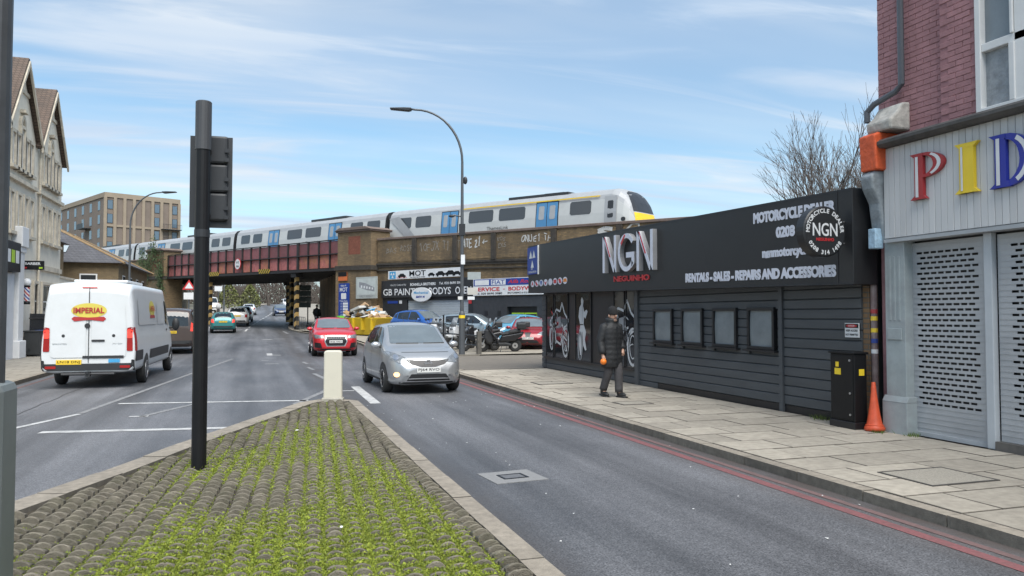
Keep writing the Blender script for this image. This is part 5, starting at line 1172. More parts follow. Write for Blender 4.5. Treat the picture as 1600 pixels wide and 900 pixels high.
def rpoly(P_, r=.04, n=3):
    out = []; k = len(P_)
    for i in range(k):
        p, a, b = Vector(P_[i]), Vector(P_[i-1]), Vector(P_[(i+1) % k]); da, db = (a - p), (b - p); q = min(r, da.length * .45, db.length * .45); A = p + da.normalized() * q; B = p + db.normalized() * q
        for j in range(n + 1): t = j / n; out.append(tuple(A * (1-t)**2 + p * 2*t*(1-t) + B * t*t))
    return out
def circ(cx, cy, r, n=16, ky=1): return [(cx + r * math.cos(6.2832*i/n), cy + r * ky * math.sin(6.2832*i/n)) for i in range(n)]
WH = {}
def wheel(root, x, y, r, wd=.2, rimm=CHROME, spokes=7):
    k = (round(r, 3), rimm.name, spokes)
    if k not in WH:
        m = MB(); m.lathe([(r*.62, -wd/2), (r*.9, -wd/2), (r*.985, -wd*.38), (r, -wd*.2), (r, wd*.2), (r*.985, wd*.38), (r*.9, wd/2), (r*.62, wd/2)], 28, axis='y')
        me1 = bpy.data.meshes.new('wheel'); me1.from_pydata(m.v, [], m.f); me1.materials.append(RUB); me1.polygons.foreach_set('use_smooth', [len(p.vertices) == 4 for p in me1.polygons])
        m = MB(); m.lathe([(r*.64, wd*.50), (r*.64, wd*.54), (r*.57, wd*.52), (r*.57, wd*.36)], 24, axis='y', mi=0); m.lathe([(r*.14, wd*.38), (r*.14, wd*.5)], 12, axis='y')
        m.lathe([(r*.6, wd*.3), (r*.6, wd*.34)], 20, axis='y', mi=1)
        for q in range(spokes):
            a = 6.2832 * q / spokes; M0 = m.M; m.M = Matrix.Rotation(a, 4, 'Y'); m.box(r*.1, r*.6, wd*.36, wd*.5, -r*.065, r*.065); m.M = M0
        me2 = bpy.data.meshes.new('rim'); me2.from_pydata(m.v, [], m.f); me2.materials.append(rimm); me2.materials.append(PLASTIC); me2.polygons.foreach_set('material_index', m.m); WH[k] = (me1, me2)
    a, b = WH[k]; o = link('wheel', a, root); o.location = (x, y, r); q = link('rim', b, o)
    if y < 0: o.rotation_euler = (0, 0, math.pi)
HLG = mat('headlight_glass', (0.22, 0.235, 0.25), 0.1, 0.3, var=0.35, scale=12, obj=True); TLR = mat('tail_light', (0.30, 0.012, 0.012), 0.15, var=0.15, obj=True); TLON = mat('brake_light', (0.85, 0.06, 0.04), 0.3, var=0, emit=.25)
PLY = mat('plate_yellow', (0.70, 0.47, 0.03), .45, var=.05, obj=True); PLW = mat('plate_white', (0.62, 0.62, 0.60), .45, var=.04, obj=True); GRIL = mat('grille_black', (0.012, 0.012, 0.014), .4, var=.3, scale=40, obj=True)
def paint(name, c, metal=0.0, rough=.3): return mat(name, c, rough, metal, var=0.05, scale=2, dirt=.14, dscale=1.5, dcol=[x * .6 for x in c], coat=.6, obj=True)
def plate(root, bv, z, front, txt, wd=.52, hh=.11):
    sg = 1 if front else -1; hit = bv.ray_cast(Vector((sg * 9, 0, z + hh/2)), Vector((-sg, 0, 0)))[0]; x = hit.x + sg * .022
    m = MB(); m.box(min(x, x - sg*.02), max(x, x - sg*.02), -wd/2, wd/2, z, z + hh); p = m.build('number_plate', PLW if front else PLY, root, bev=.004)
    if txt: m = MB(); addtext(m, txt, (x + sg*.003, 0, z + hh*.18), (0, sg, 0), NZ, width=wd*.88, height=hh*.64, align='C', bold=.004); m.build('lettering', BLACK, p)
def mirror(root, S, F, x, z, kx, pm, sz=1.0):
    for sg in (1, -1):
        y = F['wb'](x) * .955; m = MB(); m.M = Matrix.Translation((x, sg * (y + .10), z)) ; m.ell((0, 0, 0), (.075*sz, .115*sz, .075*sz), 12, 8); o = m.build('mirror', pm, root, smooth=True)
        m = MB(); m.tube([(x, sg * (y - .03), z - .05), (x, sg * (y + .05), z - .02)], .025, 6); m.build('mirror_stalk', PLASTIC, o)
WSG = mat('windscreen_glass', (0.12, 0.145, 0.16), 0.05, 0, var=0.12, scale=2, spec=1.0, obj=True)  # base paler than the other glass: sky reflection put into the colour
def make_car(name, label, loc, rz, style, pm, kx=1, ky=1, kz=1, group=None, cat='car', detail=2, front=None, rear=None, ftxt=None, rtxt=None, rimm=CHROME, winm=GLASS, brake=False, side=True):
    S = STY[style]; V, Fc, bv, F = carloft(S, kx, ky, kz, 58 if detail > 1 else 40)
    root = thing(name, label, cat, loc, rz, group); me = bpy.data.meshes.new('body'); me.from_pydata(V, [], Fc); me.materials.append(pm); me.polygons.foreach_set('use_smooth', [len(f) == 4 for f in Fc]); link('body', me, root)
    r = S['wr_'] * (kz if style in ('hatch', 'suv') else 1); W2 = S['W'] / 2 * ky
    for ax in S['ax']:
        for sg in (1, -1):
            x = ax * kx; wheel(root, x, sg * (F['wb'](x) - .095), r, .2, rimm)
            P_ = [(x + r * 1.16 * math.cos(a), max(F['zb'](x) - .02, r + r * 1.16 * math.sin(a))) for a in [R(-35 + 250 * i / 18) for i in range(19)]]
            decal(bv, P_, 'y', sg, .002, .12).build('wheel_arch', PLASTIC, root)
    bodyfun = F
    def d(name_, poly, axis, sg, mm, off=.006, r_=.04, par=None): return decal(bv, rpoly(poly, r_) if r_ else poly, axis, sg, off).build(name_, mm, par or root, smooth=True)
    def sx(P_): return [(x * kx, z * kz) for x, z in P_]
    def sy(P_): return [(y * ky, z * kz) for y, z in P_]
    def mir(P_): return [(-a, b) for a, b in P_][::-1]
    if style == 'hatch':
        d('windscreen', sy([(-.63, 1.06), (.63, 1.06), (.545, 1.455), (-.545, 1.455)]), 'x', 1, WSG); d('rear_window', sy([(-.55, 1.1), (.55, 1.1), (.48, 1.43), (-.48, 1.43)]), 'x', -1, winm)
        for sg in (1, -1):
            d('side_window', sx([(.78, .99), (-.22, 1.0), (-.22, 1.42), (.22, 1.40), (.5, 1.22)]), 'y', sg, winm); d('side_window', sx([(-.30, 1.0), (-1.25, 1.05), (-1.3, 1.36), (-.30, 1.42)]), 'y', sg, winm)
            if detail > 1:
                d('side_window', sx([(-1.36, 1.08), (-1.68, 1.14), (-1.52, 1.30), (-1.36, 1.34)]), 'y', sg, winm)
                for x in (-.25, ): d('door_seam', sx([(x, .3), (x - .014, .3), (x - .014, .97), (x, .97)]), 'y', sg, PLASTIC, .003, 0)
                d('door_seam', sx([(.82, .35), (.806, .35), (.80, .95), (.814, .95)]), 'y', sg, PLASTIC, .003, 0)
                d('sill_trim', sx([(.85, .22), (-1.0, .22), (-1.0, .28), (.85, .28)]), 'y', sg, PLASTIC, .006, .02)
                for x in (-.05, -1.1): d('door_handle', sx([(x, .86), (x - .2, .87), (x - .2, .90), (x, .89)]), 'y', sg, pm, .03, .01)
    elif style == 'suv':
        d('windscreen', sy([(-.70, 1.16), (.70, 1.16), (.60, 1.53), (-.60, 1.53)]), 'x', 1, WSG); d('rear_window', sy([(-.60, 1.18), (.60, 1.18), (.53, 1.50), (-.53, 1.50)]), 'x', -1, winm)
        for sg in (1, -1):
            d('side_window', sx([(.78, 1.09), (-.2, 1.09), (-.2, 1.48), (.22, 1.47), (.5, 1.32)]), 'y', sg, winm); d('side_window', sx([(-.28, 1.09), (-1.45, 1.14), (-1.4, 1.40), (-.28, 1.48)]), 'y', sg, winm)
            if detail > 1:
                for x in (-.24, .84): d('door_seam', sx([(x, .35), (x - .014, .35), (x - .014, 1.05), (x, 1.05)]), 'y', sg, PLASTIC, .003, 0)
                d('sill_trim', sx([(.9, .25), (-.9, .25), (-.9, .36), (.9, .36)]), 'y', sg, PLASTIC, .006, .02)
    elif style == 'mpv':
        d('windscreen', sy([(-.76, 1.26), (.76, 1.26), (.70, 1.82), (-.70, 1.82)]), 'x', 1, winm); d('rear_window', sy([(-.72, 1.18), (.72, 1.18), (.68, 1.76), (-.68, 1.76)]), 'x', -1, winm)
        for sg in (1, -1):
            for a, b in ((1.25, .35), (.27, -1.0), (-1.08, -2.2)): d('side_window', sx([(a, 1.18), (b, 1.18), (b, 1.74), (min(a, .95) if a > 1 else a, 1.74)]), 'y', sg, winm)
    if detail > 1 and style in ('hatch', 'suv'):
        mirror(root, S, F, .72 * kx, (1.02 if style == 'hatch' else 1.12) * kz, kx, pm)
        m = MB(); zc = (1.05 if style == 'hatch' else 1.14) * kz
        for q in (-.5, .12):
            pts = []
            for u in range(7):
                y = (q + .5 * u / 6) * ky; hit = bv.ray_cast(Vector((9, y, zc + .015)), Vector((-1, 0, 0)))[0]
                if hit: pts.append((hit.x + .015, y, zc + .015))
            if len(pts) > 1: m.tube(pts, .011, 5)
        m.build('wiper', PLASTIC, root)
    for spec, sgx in ((front, 1), (rear, -1)):
        for it in spec or ():
            nm, poly, mm = it[:3]; kw = it[3] if len(it) > 3 else {}
            d(nm, sy(poly), 'x', sgx, mm, kw.get('off', .007), kw.get('r', .02))
            if kw.get('mir'): d(nm, sy(mir(poly)), 'x', sgx, mm, kw.get('off', .007), kw.get('r', .02))
    fz_ = {'hatch': .47, 'suv': .56, 'mpv': .5, 'van': .5}[style] * kz; rzv = {'hatch': .74, 'suv': .80, 'mpv': .86, 'van': .56}[style] * kz
    if ftxt is not None: plate(root, bv, fz_, True, ftxt)
    if rtxt is not None: plate(root, bv, rzv, False, rtxt)
    return root, bv, F, d

def frontH(extra=()): return [('headlight', [(.38, .70), (.62, .665), (.765, .74), (.80, .91), (.70, .89), (.5, .80)], HLG, dict(mir=1)), ('grille', [(-.48, .745), (-.36, .64), (-.15, .585), (.15, .585), (.36, .64), (.48, .745), (.24, .72), (-.24, .72)], GRIL), ('lower_grille', [(-.48, .29), (.48, .29), (.38, .44), (-.38, .44)], GRIL), ('front_skirt', [(-.62, .235), (.62, .235), (.62, .27), (-.62, .27)], PLASTIC)] + list(extra)
def rearH(br=False): return [('tail_light', [(.56, .72), (.74, .74), (.74, 1.0), (.60, .99)], TLON if br else TLR, dict(mir=1)), ('rear_bumper_trim', [(-.6, .40), (.6, .40), (.6, .50), (-.6, .50)], PLASTIC)]
SILV = paint('silver_metallic', (0.42, 0.43, 0.44), .6, .33)
FOGL = mat('lit_fog_lamp', (1.0, 0.55, 0.2), .3, var=0, emit=1.6)
car, bv, F, d = make_car('hatchback_car', 'silver hatchback driving towards the camera in the lane beside the traffic island', (3.46, 18.25, 0), R(-88.5), 'hatch', SILV, front=frontH([('chrome_bar', [(-.44, .335), (.44, .335), (.43, .352), (-.43, .352)], CHROME, dict(off=.014, r=.004)), ('chrome_bar', [(-.5, .285), (.5, .285), (.5, .30), (-.5, .30)], CHROME, dict(off=.014, r=.004)), ('fog_lamp', circ(-.66, .43, .05), FOGL, dict(r=0, off=.01)), ('fog_lamp', circ(.66, .43, .05), HLG, dict(r=0, off=.01)),
    ('fog_recess', [(.54, .37), (.76, .37), (.76, .50), (.58, .48)], SILV, dict(mir=1, off=.004)), ('headlight_lens', circ(.66, .79, .055), CHROME, dict(mir=1, r=0, off=.011)), ('bonnet_seam', [(-.52, .885), (.52, .885), (.52, .893), (-.52, .893)], PLASTIC, dict(off=.003, r=0))]), rear=rearH(), ftxt='PJ64 RVO')
hit = bv.ray_cast(Vector((9, 0, .665)), Vector((-1, 0, 0)))[0]
m = MB(); m.M = Matrix.Translation((hit.x + .018, 0, .668))
for i in range(20):
    a, b = 6.2832*i/20, 6.2832*(i+1)/20; f = lambda q, r: (0, r * math.cos(q), r * math.sin(q)); m.quad(f(a, .075), f(b, .075), f(b, .052), f(a, .052))
m.box(-.004, .004, -.095, .095, -.014, .014); m.build('badge', CHROME, car)
m = MB(); m.tube([(-1.0, .1, 1.51), (-1.25, .1, 1.66)], .006, 5); m.build('aerial', PLASTIC, car)
RED = paint('bright_red_paint', (0.46, 0.014, 0.022), 0, .28)
frontA = [('headlight', [(.47, .76), (.80, .74), (.87, .87), (.80, .90), (.52, .86)], HLG, dict(mir=1)), ('grille_surround', [(-.37, .42), (.37, .42), (.46, .62), (.40, .86), (-.40, .86), (-.46, .62)], CHROME, dict(off=.006)), ('grille', [(-.33, .45), (.33, .45), (.42, .62), (.37, .83), (-.37, .83), (-.42, .62)], GRIL, dict(off=.012)), ('air_intake', [(.54, .34), (.82, .38), (.82, .58), (.60, .56)], GRIL, dict(mir=1)), ('front_skirt', [(-.7, .27), (.7, .27), (.7, .33), (-.7, .33)], PLASTIC)]
car, bv, F, d = make_car('suv_car', 'bright red compact SUV approaching behind the silver hatchback', (3.12, 34.1, 0), R(-91), 'suv', RED, front=frontA, rear=rearH(), ftxt='SK66 NNO')
m = MB()
for k in range(4):
    for i in range(14):
        a, b = 6.2832*i/14, 6.2832*(i+1)/14; c_ = (k - 1.5) * .085; f = lambda q, r: (2.235, c_ + r * math.cos(q), .765 + r * math.sin(q)); m.quad(f(a, .055), f(b, .055), f(b, .043), f(a, .043))
m.build('badge', CHROME, car)
for sg in (1, -1): m = MB(); m.tube([(-1.3, sg * .64, 1.57), (-.9, sg * .66, 1.62), (.1, sg * .68, 1.63), (.35, sg * .69, 1.56)], .018, 6); m.build('roof_rail', PLASTIC, car)

# white panel van, seen from behind
VANW = mat('van_white', (0.62, 0.635, 0.64), .3, var=.04, scale=1.5, dirt=.22, dscale=1.6, dcol=(0.44, 0.44, 0.42), coat=.3, obj=True)
van, bv, F, d = make_car('panel_van', 'large white panel van with yellow oval logo driving away on the left', (-3.55, 23.35, 0), R(88.2), 'van', VANW, cat='van', ftxt='', rtxt='LN18 DNJ', detail=2)
for a in van.children:
    if a.name.startswith('number_plate') and a.data.materials[0] == PLY: a.location.y += .40
d('rear_bumper', [(-.95, .42), (.95, .42), (.95, .66), (.90, .66), (.90, .58), (-.90, .58), (-.90, .66), (-.95, .66)], 'x', -1, PLASTIC, .02, .02)
for sg in (1, -1):
    d('tail_light', [(sg * .80, .86), (sg * .93, .86), (sg * .91, 1.42), (sg * .80, 1.40)], 'x', -1, TLR, .012, .03); d('brake_lamp', [(sg * .805, 1.16), (sg * .92, 1.16), (sg * .91, 1.36), (sg * .805, 1.36)], 'x', -1, TLON, .018, .03)
    d('tail_light', [(-3.42, .86), (-3.27, .86), (-3.30, 1.40), (-3.42, 1.42)], 'y', sg, TLR, .008, .03)
    d('reflector', [(sg * .66, .47), (sg * .88, .47), (sg * .88, .53), (sg * .66, .53)], 'x', -1, TLR, .03, .01); d('hinge', [(sg * .93, 1.95), (sg * .85, 1.95), (sg * .85, 1.98), (sg * .93, 1.98)], 'x', -1, VANW, .03, .01)
    d('rear_door_panel', [(sg * .06, .72), (sg * .78, .72), (sg * .78, 1.46), (sg * .74, 2.0), (sg * .06, 2.0)], 'x', -1, VANW, .014, .08)
    d('door_fitting', circ(sg * .52, 1.22, .035), 'x', -1, PLASTIC, .02, 0)
    d('side_rub_strip', [(-3.40, .62), (-2.5, .62), (-2.5, .86), (-3.40, .86)], 'y', sg, PLASTIC, .012, .03); d('side_rub_strip', [(-1.45, .58), (1.85, .58), (1.85, .82), (-1.45, .82)], 'y', sg, PLASTIC, .012, .03)
    d('side_panel', [(-2.9, 1.45), (-.2, 1.45), (-.2, 2.12), (-2.9, 2.12)], 'y', sg, VANW, .012, .12); d('side_panel', [(-.05, 1.45), (1.2, 1.45), (1.2, 2.12), (-.05, 2.12)], 'y', sg, VANW, .012, .12)
    d('side_window', [(1.42, 1.45), (2.3, 1.40), (2.0, 2.05), (1.42, 2.12)], 'y', sg, GLASS, .01, .06); d('door_handle', [(1.45, 1.25), (1.65, 1.25), (1.65, 1.29), (1.45, 1.29)], 'y', sg, PLASTIC, .02, .01)
    m = MB(); m.M = Matrix.Translation((2.28, sg * 1.14, 1.42)); m.ell((0, 0, 0), (.09, .11, .2), 10, 8); mo = m.build('mirror', PLASTIC, van, smooth=True)
    m = MB(); m.tube([(2.28, sg * .95, 1.3), (2.28, sg * 1.1, 1.35)], .03, 6); m.build('mirror_stalk', PLASTIC, mo)
d('rear_door_gap', [(-.008, .60), (.008, .60), (.008, 2.34), (-.008, 2.34)], 'x', -1, PLASTIC, .017, 0); d('rear_step_recess', [(-.74, .70), (.12, .70), (.12, .76), (-.74, .76)][::-1], 'x', -1, PLASTIC, .019, .01)
d('door_handle', [(-.06, 1.08), (-.34, 1.08), (-.34, 1.13), (-.06, 1.13)], 'x', -1, PLASTIC, .03, .02); d('door_fitting', circ(0.03, 1.45, .06), 'x', -1, PLASTIC, .024, 0); d('high_brake_lamp', [(-.16, 2.31), (.16, 2.31), (.16, 2.345), (-.16, 2.345)], 'x', -1, TLR, .015, .01)
d('sticker', [(-.42, .60), (-.66, .60), (-.66, .68), (-.42, .68)], 'x', -1, LBL, .022, .005); d('windscreen', [(-.72, 1.45), (.72, 1.45), (.70, 2.15), (-.70, 2.15)], 'x', 1, GLASS)
LOGY = mat('logo_yellow', (0.62, 0.52, 0.09), .4, var=.05, obj=True); LOGR = mat('logo_red', (0.38, 0.03, 0.03), .4, var=.05, obj=True)
lo = d('logo_oval', circ(0.0, 1.80, .37, 24, .46), 'x', -1, LOGY, .020, 0); d('logo_ribbon', [(-.36, 1.61), (-.30, 1.55), (0, 1.585), (.30, 1.55), (.36, 1.61), (.31, 1.66), (0, 1.64), (-.31, 1.66)], 'x', -1, LOGR, .026, .01)
m = MB(); addtext(m, 'IMPERIAL', (-3.484, 0, 1.74), (0, -1, 0), NZ, width=.64, height=.13, align='C', bold=.03); m.build('lettering', LOGR, lo)
m = MB(); addtext(m, 'SPRINTER', (-3.47, .74, 1.02), (0, -1, 0), NZ, width=.30, height=.03, bold=.02); addtext(m, '313 CDI', (-3.47, -.50, 1.02), (0, -1, 0), NZ, width=.2, height=.03, bold=.02); m.build('lettering', CHROME, van)
for sg in (-1, 1):
    lo = d('logo_oval', circ(-.9, 1.86, .42, 24, .5), 'y', sg, LOGY, .017, 0); d('logo_ribbon', [(-1.3, 1.62), (-.5, 1.62), (-.56, 1.70), (-1.24, 1.70)], 'y', sg, LOGR, .022, .01)
    yb = F['wb'](-.9) * .955 + .012; m = MB(); addtext(m, 'IMPERIAL', (-.9, sg * (yb - .012 + .026), 1.80), (sg * -1, 0, 0), (0, -.10 * sg, 1), width=.7, height=.14, align='C', bold=.03); m.build('lettering', LOGR, lo)
m = MB(); m.tube([(-3.46, -.55, .34), (-3.46, .55, .34)], .03, 8); m.box(-3.53, -3.40, -.05, .05, .28, .40); m.lathe([(.03, 0), (.03, .06)], 8, (-3.53, 0, .34)); m.build('tow_bar', PLASTIC, van)
m = MB(); m.box(-2.3, -.2, -.6, .6, 2.49, 2.56); m.build('roof_vent', VANW, van, bev=.03)

# other traffic and parked vehicles
car, bv, F, d = make_car('people_carrier', 'dark brown van-like people carrier in front of the white panel van', (-3.42, 38.0, hY(38)), R(89), 'mpv', paint('brown_metallic', (0.095, 0.072, 0.064), .5, .35), cat='van', rtxt='GY17 OZP', rear=[('tail_light', [(.80, .95), (.92, .95), (.90, 1.35), (.82, 1.35)], TLON, dict(mir=1)), ('rear_bumper_trim', [(-.85, .42), (.85, .42), (.85, .56), (-.85, .56)], PLASTIC)])
make_car('hatchback_car', 'teal green hatchback driving away under the red bridge', (-2.2, 57.5, hY(57.5)), R(92), 'hatch', paint('teal_paint', (0.03, 0.19, 0.19), .2, .3), ky=1.0, kz=.93, rtxt='KX02 BDF', rear=rearH(True), detail=1)
make_car('suv_car', 'white SUV queuing just beyond the teal hatchback', (-1.5, 68.6, hY(68.6)), R(91), 'suv', paint('car_white_pearl', (0.60, 0.59, 0.57), 0, .3), rtxt='', rear=rearH(), detail=1)
make_car('hatchback_car', 'pale grey car queuing ahead of the white SUV', (-1.15, 79.5, hY(79.5)), R(90), 'hatch', paint('pale_grey_paint', (0.42, 0.43, 0.44), .4, .3), rtxt='', rear=rearH(), detail=1)
make_car('saloon_car', 'white car farthest along the queue heading uphill', (-.9, 108, hY(108)), R(88), 'hatch', paint('car_white', (0.62, 0.62, 0.61), 0, .3), kx=1.1, ky=1.05, kz=.95, rtxt='', rear=rearH(), detail=1)
make_car('saloon_car', 'dark blue car coming downhill towards the red bridge', (2.9, 103, hY(103)), R(-88), 'hatch', paint('dark_blue_paint', (0.035, 0.06, 0.13), .4, .3), kx=1.08, ky=1.05, kz=.95, ftxt='', front=frontH(), detail=1)
make_car('delivery_van', 'small white van coming downhill behind the dark blue car', (6.1, 172, hY(172)), R(-84), 'mpv', MATS['car_white'], cat='van', front=frontH(), detail=1)
make_car('delivery_van', 'white van parked beyond the bridge on the left side', (-6.0, 112, hY(112) + .08), R(-80), 'mpv', MATS['car_white'], kz=1.15, cat='van', front=frontH(), detail=1)
def vpos(t, off): p = VO + VX * t + VY * off; return (p.x, p.y, zf(p.x, p.y))
make_car('hatchback_car', 'blue car parked side-on before the pale roller shutter', vpos(12.6, 2.1), R(-60), 'hatch', paint('mid_blue_paint', (0.02, 0.10, 0.36), .2, .3), kz=1.08, detail=2, ftxt='', front=frontH())
make_car('hatchback_car', 'pale silver-blue hatchback parked behind the row of motorcycles', vpos(8.2, 2.4), R(-35), 'hatch', paint('ice_blue_paint', (0.30, 0.37, 0.41), .5, .3), kx=1.02, detail=2, ftxt='', front=frontH())
make_car('small_car', 'sky blue small car parked by the lime green garage doors', vpos(5.7, 2.0), R(-152), 'hatch', paint('sky_blue_paint', (0.10, 0.34, 0.50), .1, .3), kx=.87, ky=.96, kz=.98, detail=2, ftxt='', front=frontH())
make_car('saloon_car', 'dark red car with shield grille parked beside the dark shop', (12.15, 33.9, zf(12.15, 33.9)), R(-112), 'hatch', paint('dark_red_paint', (0.26, 0.012, 0.022), .1, .3), kx=1.08, ky=1.05, kz=.92, detail=2, ftxt='EJ07 UKP', front=[q for q in frontH() if q[0] != 'grille'] + [('grille', [(-.14, .80), (.14, .80), (.05, .46), (-.05, .46)], GRIL)])

# ------------------------------------------------------------------ motorcycles and scooters
def motorbike(name, label, loc, rz, body, seatm, topbox=True, screen=True, cover=False, lean=0.0):
    root = thing(name, label, 'motorcycle', loc, rz, 'motorcycles parked on the forecourt'); root.rotation_euler = (lean, 0, rz)
    def ext(P_, w, nm, mm, b=.03, taper=1): m = MB(); m.prism(P_, -w, w, lambda a, z, q: (a, q, z)); return m.build(nm, mm, root, bev=b)
    for x, r in ((.72, .29), (-.66, .27)):
        m = MB(); n = 22; prof = [(r - .09, -.05), (r - .03, -.065), (r, -.03), (r, .03), (r - .03, .065), (r - .09, .05)]; m.lathe(prof, 24, axis='y'); me = m.build('wheel', RUB, root, smooth=True); me.location = (x, 0, r)
        m = MB(); m.lathe([(r - .09, -.02), (r - .06, -.03), (r - .06, .03), (r - .09, .02)], 20, axis='y')
        m.lathe([(.04, -.06), (.04, .06)], 10, axis='y'); m.lathe([(.12, .045), (.12, .055)], 16, axis='y', mi=1)
        for k in range(5): M0 = m.M; m.M = Matrix.Rotation(6.2832*k/5, 4, 'Y'); m.box(.03, r - .07, -.02, .02, -.016, .016); m.M = M0
        q = m.build('rim', [PLASTIC, CHROME], me)
    m = MB()
    for s in (.07, -.07): m.tube([(.72, s, .29), (.50, s, .86), (.46, s, 1.0)], .026, 8)
    m.build('fork', CHROME, root)
    ext([(.50, .52), (.86, .52), (.98, .62), (.86, .66), (.70, .64), (.56, .60)], .08, 'front_mudguard', body, .03)
    ext([(.36, .38), (.62, .55), (.64, .86), (.58, 1.02), (.40, 1.12), (.30, 1.0), (.30, .70), (.22, .42)], .19, 'front_fairing', body, .06)
    ext([(.30, .24), (.30, .40), (-.25, .42), (-.50, .36), (-.50, .26)], .17, 'footboard', PLASTIC, .04)
    ext([(.02, .42), (-.10, .70), (-.72, .80), (-1.02, .86), (-.98, .70), (-.62, .46)], .16, 'tail_body', body, .05)
    ext([(-.05, .70), (.0, .80), (-.35, .84), (-.42, .92), (-.88, .95), (-.92, .86), (-.5, .76)], .15, 'seat', seatm, .05)
    m = MB(); m.tube([(.42, -.36, 1.08), (.44, -.2, 1.12), (.44, .2, 1.12), (.42, .36, 1.08)], .018, 8)
    for s in (1, -1): m.tube([(.42, s * .25, 1.1), (.42, s * .38, 1.08)], .024, 8)
    m.build('handlebar', PLASTIC, root)
    for s in (1, -1): m = MB(); m.tube([(.46, s * .24, 1.1), (.46, s * .34, 1.28)], .009, 6); m.ell((.45, s * .36, 1.31), (.02, .075, .05), 10, 6); m.build('mirror', PLASTIC, root, smooth=True)
    if screen:
        m = MB()
        for i in range(6):
            a0, a1 = -.5 + i / 6, -.5 + (i + 1) / 6; f = lambda a, z: (.60 - .18 * (z - 1.02) / .4 - .25 * a * a, a * (.42 - .12 * (z - 1.02) / .4), z); m.quad(f(a0, 1.02), f(a1, 1.02), f(a1, 1.42), f(a0, 1.42))
        o = m.build('windshield', mat('tinted_screen', (0.18, 0.20, 0.22), .1, var=.05, obj=True), root, smooth=True); k = o.modifiers.new('s', 'SOLIDIFY'); k.thickness = .006
    if topbox:
        m = MB(); m.box(-1.12, -.72, -.22, .22, .98, 1.24); m.build('top_box', PLASTIC, root, bev=.05); m = MB(); m.tube([(-.6, 0, .86), (-.9, 0, .98)], .03, 6); m.build('rack', PLASTIC, root)
    m = MB(); m.box(-1.04, -1.0, -.08, .08, .78, .84); m.build('tail_light', TLR, root, bev=.01)
    m = MB(); m.ell((.60, 0, .90), (.06, .13, .08), 10, 6); m.build('headlight', HLG, root, smooth=True)
    m = MB(); m.tube([(-.30, -.19, .34), (-.62, -.20, .40), (-.98, -.20, .52)], [.04, .055, .06], 10); m.build('exhaust', CHROME if not cover else PLASTIC, root)
    m = MB(); m.tube([(-.1, .14, .28), (-.02, .30, .02)], .012, 6); m.build('side_stand', PLASTIC, root)
    if cover:
        m = MB(); n = 9; R_ = []
        for i in range(n):
            u = i / (n - 1); y = -.30 + .60 * u; sag = .10 * math.sin(u * math.pi * 3)
            R_.append([(.46 + .02 * math.sin(9 * u), y * .9, 1.02 + .03 * math.cos(7 * u)), (.30, y * 1.05, .80), (.08, y * 1.1, .55 + sag * .5), (.02 + sag, y * 1.0, .30)])
        for i in range(n - 1):
            for j in range(3): m.quad(R_[i][j], R_[i+1][j], R_[i+1][j+1], R_[i][j+1])
        o = m.build('leg_cover', mat('leg_cover', (0.03, 0.031, 0.034), .6, var=.2, bump=.4, bs=8, obj=True), root, smooth=True); k = o.modifiers.new('s', 'SOLIDIFY'); k.thickness = .02
        ext([(.42, 1.0), (.62, .98), (.66, .60), (.50, .34), (.28, .40), (.25, .75)], .24, 'apron', MATS['leg_cover'], .08)
    return root
GB_ = mat('gloss_black_bike', (0.02, 0.02, 0.022), .25, var=.15, obj=True); GW = mat('white_bike', (0.55, 0.56, 0.57), .3, var=.08, obj=True); GG = mat('grey_bike', (0.18, 0.19, 0.20), .35, .3, var=.1, obj=True); GY_ = mat('yellow_bike', (0.70, 0.44, 0.01), .3, var=.08, obj=True)
SEAT = mat('seat_black', (0.018, 0.018, 0.02), .6, var=.2, obj=True)
def vp(x, y): return (x, y, zf(x, y))
motorbike('maxi_scooter', 'large black maxi scooter with leg cover and top box nearest the lamp post', vp(9.75, 31.0), R(165), GB_, SEAT, True, True, True, R(-6))
motorbike('scooter', 'black scooter with grey screen behind the maxi scooter', vp(9.4, 33.2), R(172), GB_, SEAT, True, True)
motorbike('scooter', 'white and black scooter standing behind the steel lamp post', vp(8.85, 33.9), R(210), GW, SEAT, False, True)
motorbike('motorcycle', 'silver grey motorcycle left of the white and black scooter', vp(8.55, 35.2), R(215), GG, SEAT, False, True)
motorbike('scooter', 'white scooter at the left end of the motorcycle row', vp(8.05, 35.4), R(235), GW, SEAT, False, False)
motorbike('scooter', 'black scooter between the white scooter and the silver motorcycle', vp(8.35, 36.0), R(225), GB_, SEAT, False, True)
motorbike('motorcycle', 'black motorcycle with grey tank behind the timber post', vp(9.15, 31.9), R(185), GB_, SEAT, False, False)
motorbike('scooter', 'dark scooter with top box at the far side of the motorcycle row', vp(10.5, 32.6), R(170), GB_, SEAT, True, True)
motorbike('scooter', 'yellow scooter before the blue parked car', vp(7.9, 38.4), R(200), GY_, SEAT, False, False)
# ------------------------------------------------------------------ left side of the street
CREAM = mat('cream_stucco', (0.72, 0.67, 0.57), 0.85, var=0.08, scale=2, dirt=0.4, dscale=0.7, dcol=(0.52, 0.46, 0.37), bump=.15, bs=30); STONE = mat('pale_stone_trim', (0.58, 0.52, 0.42), 0.85, var=0.18, scale=4, dirt=0.5, dscale=1.2, dcol=(0.2, 0.175, 0.14))
TILE = brickmat('roof_tiles', (0.15, 0.105, 0.08), (0.115, 0.085, 0.068), (0.06, 0.042, 0.032), .17, .11, grime=.45); SLATE = brickmat('slates', (0.105, 0.105, 0.115), (0.08, 0.08, 0.09), (0.045, 0.045, 0.05), .25, .18, grime=.3)
WGL = glass('house_glass', (0.03, 0.034, 0.038), .08, .6)
gh = thing('gabled_building', 'cream stone building with two steep gables at the left edge', 'building', (-12, 36, 0), 0, world=True); X0 = -8.5
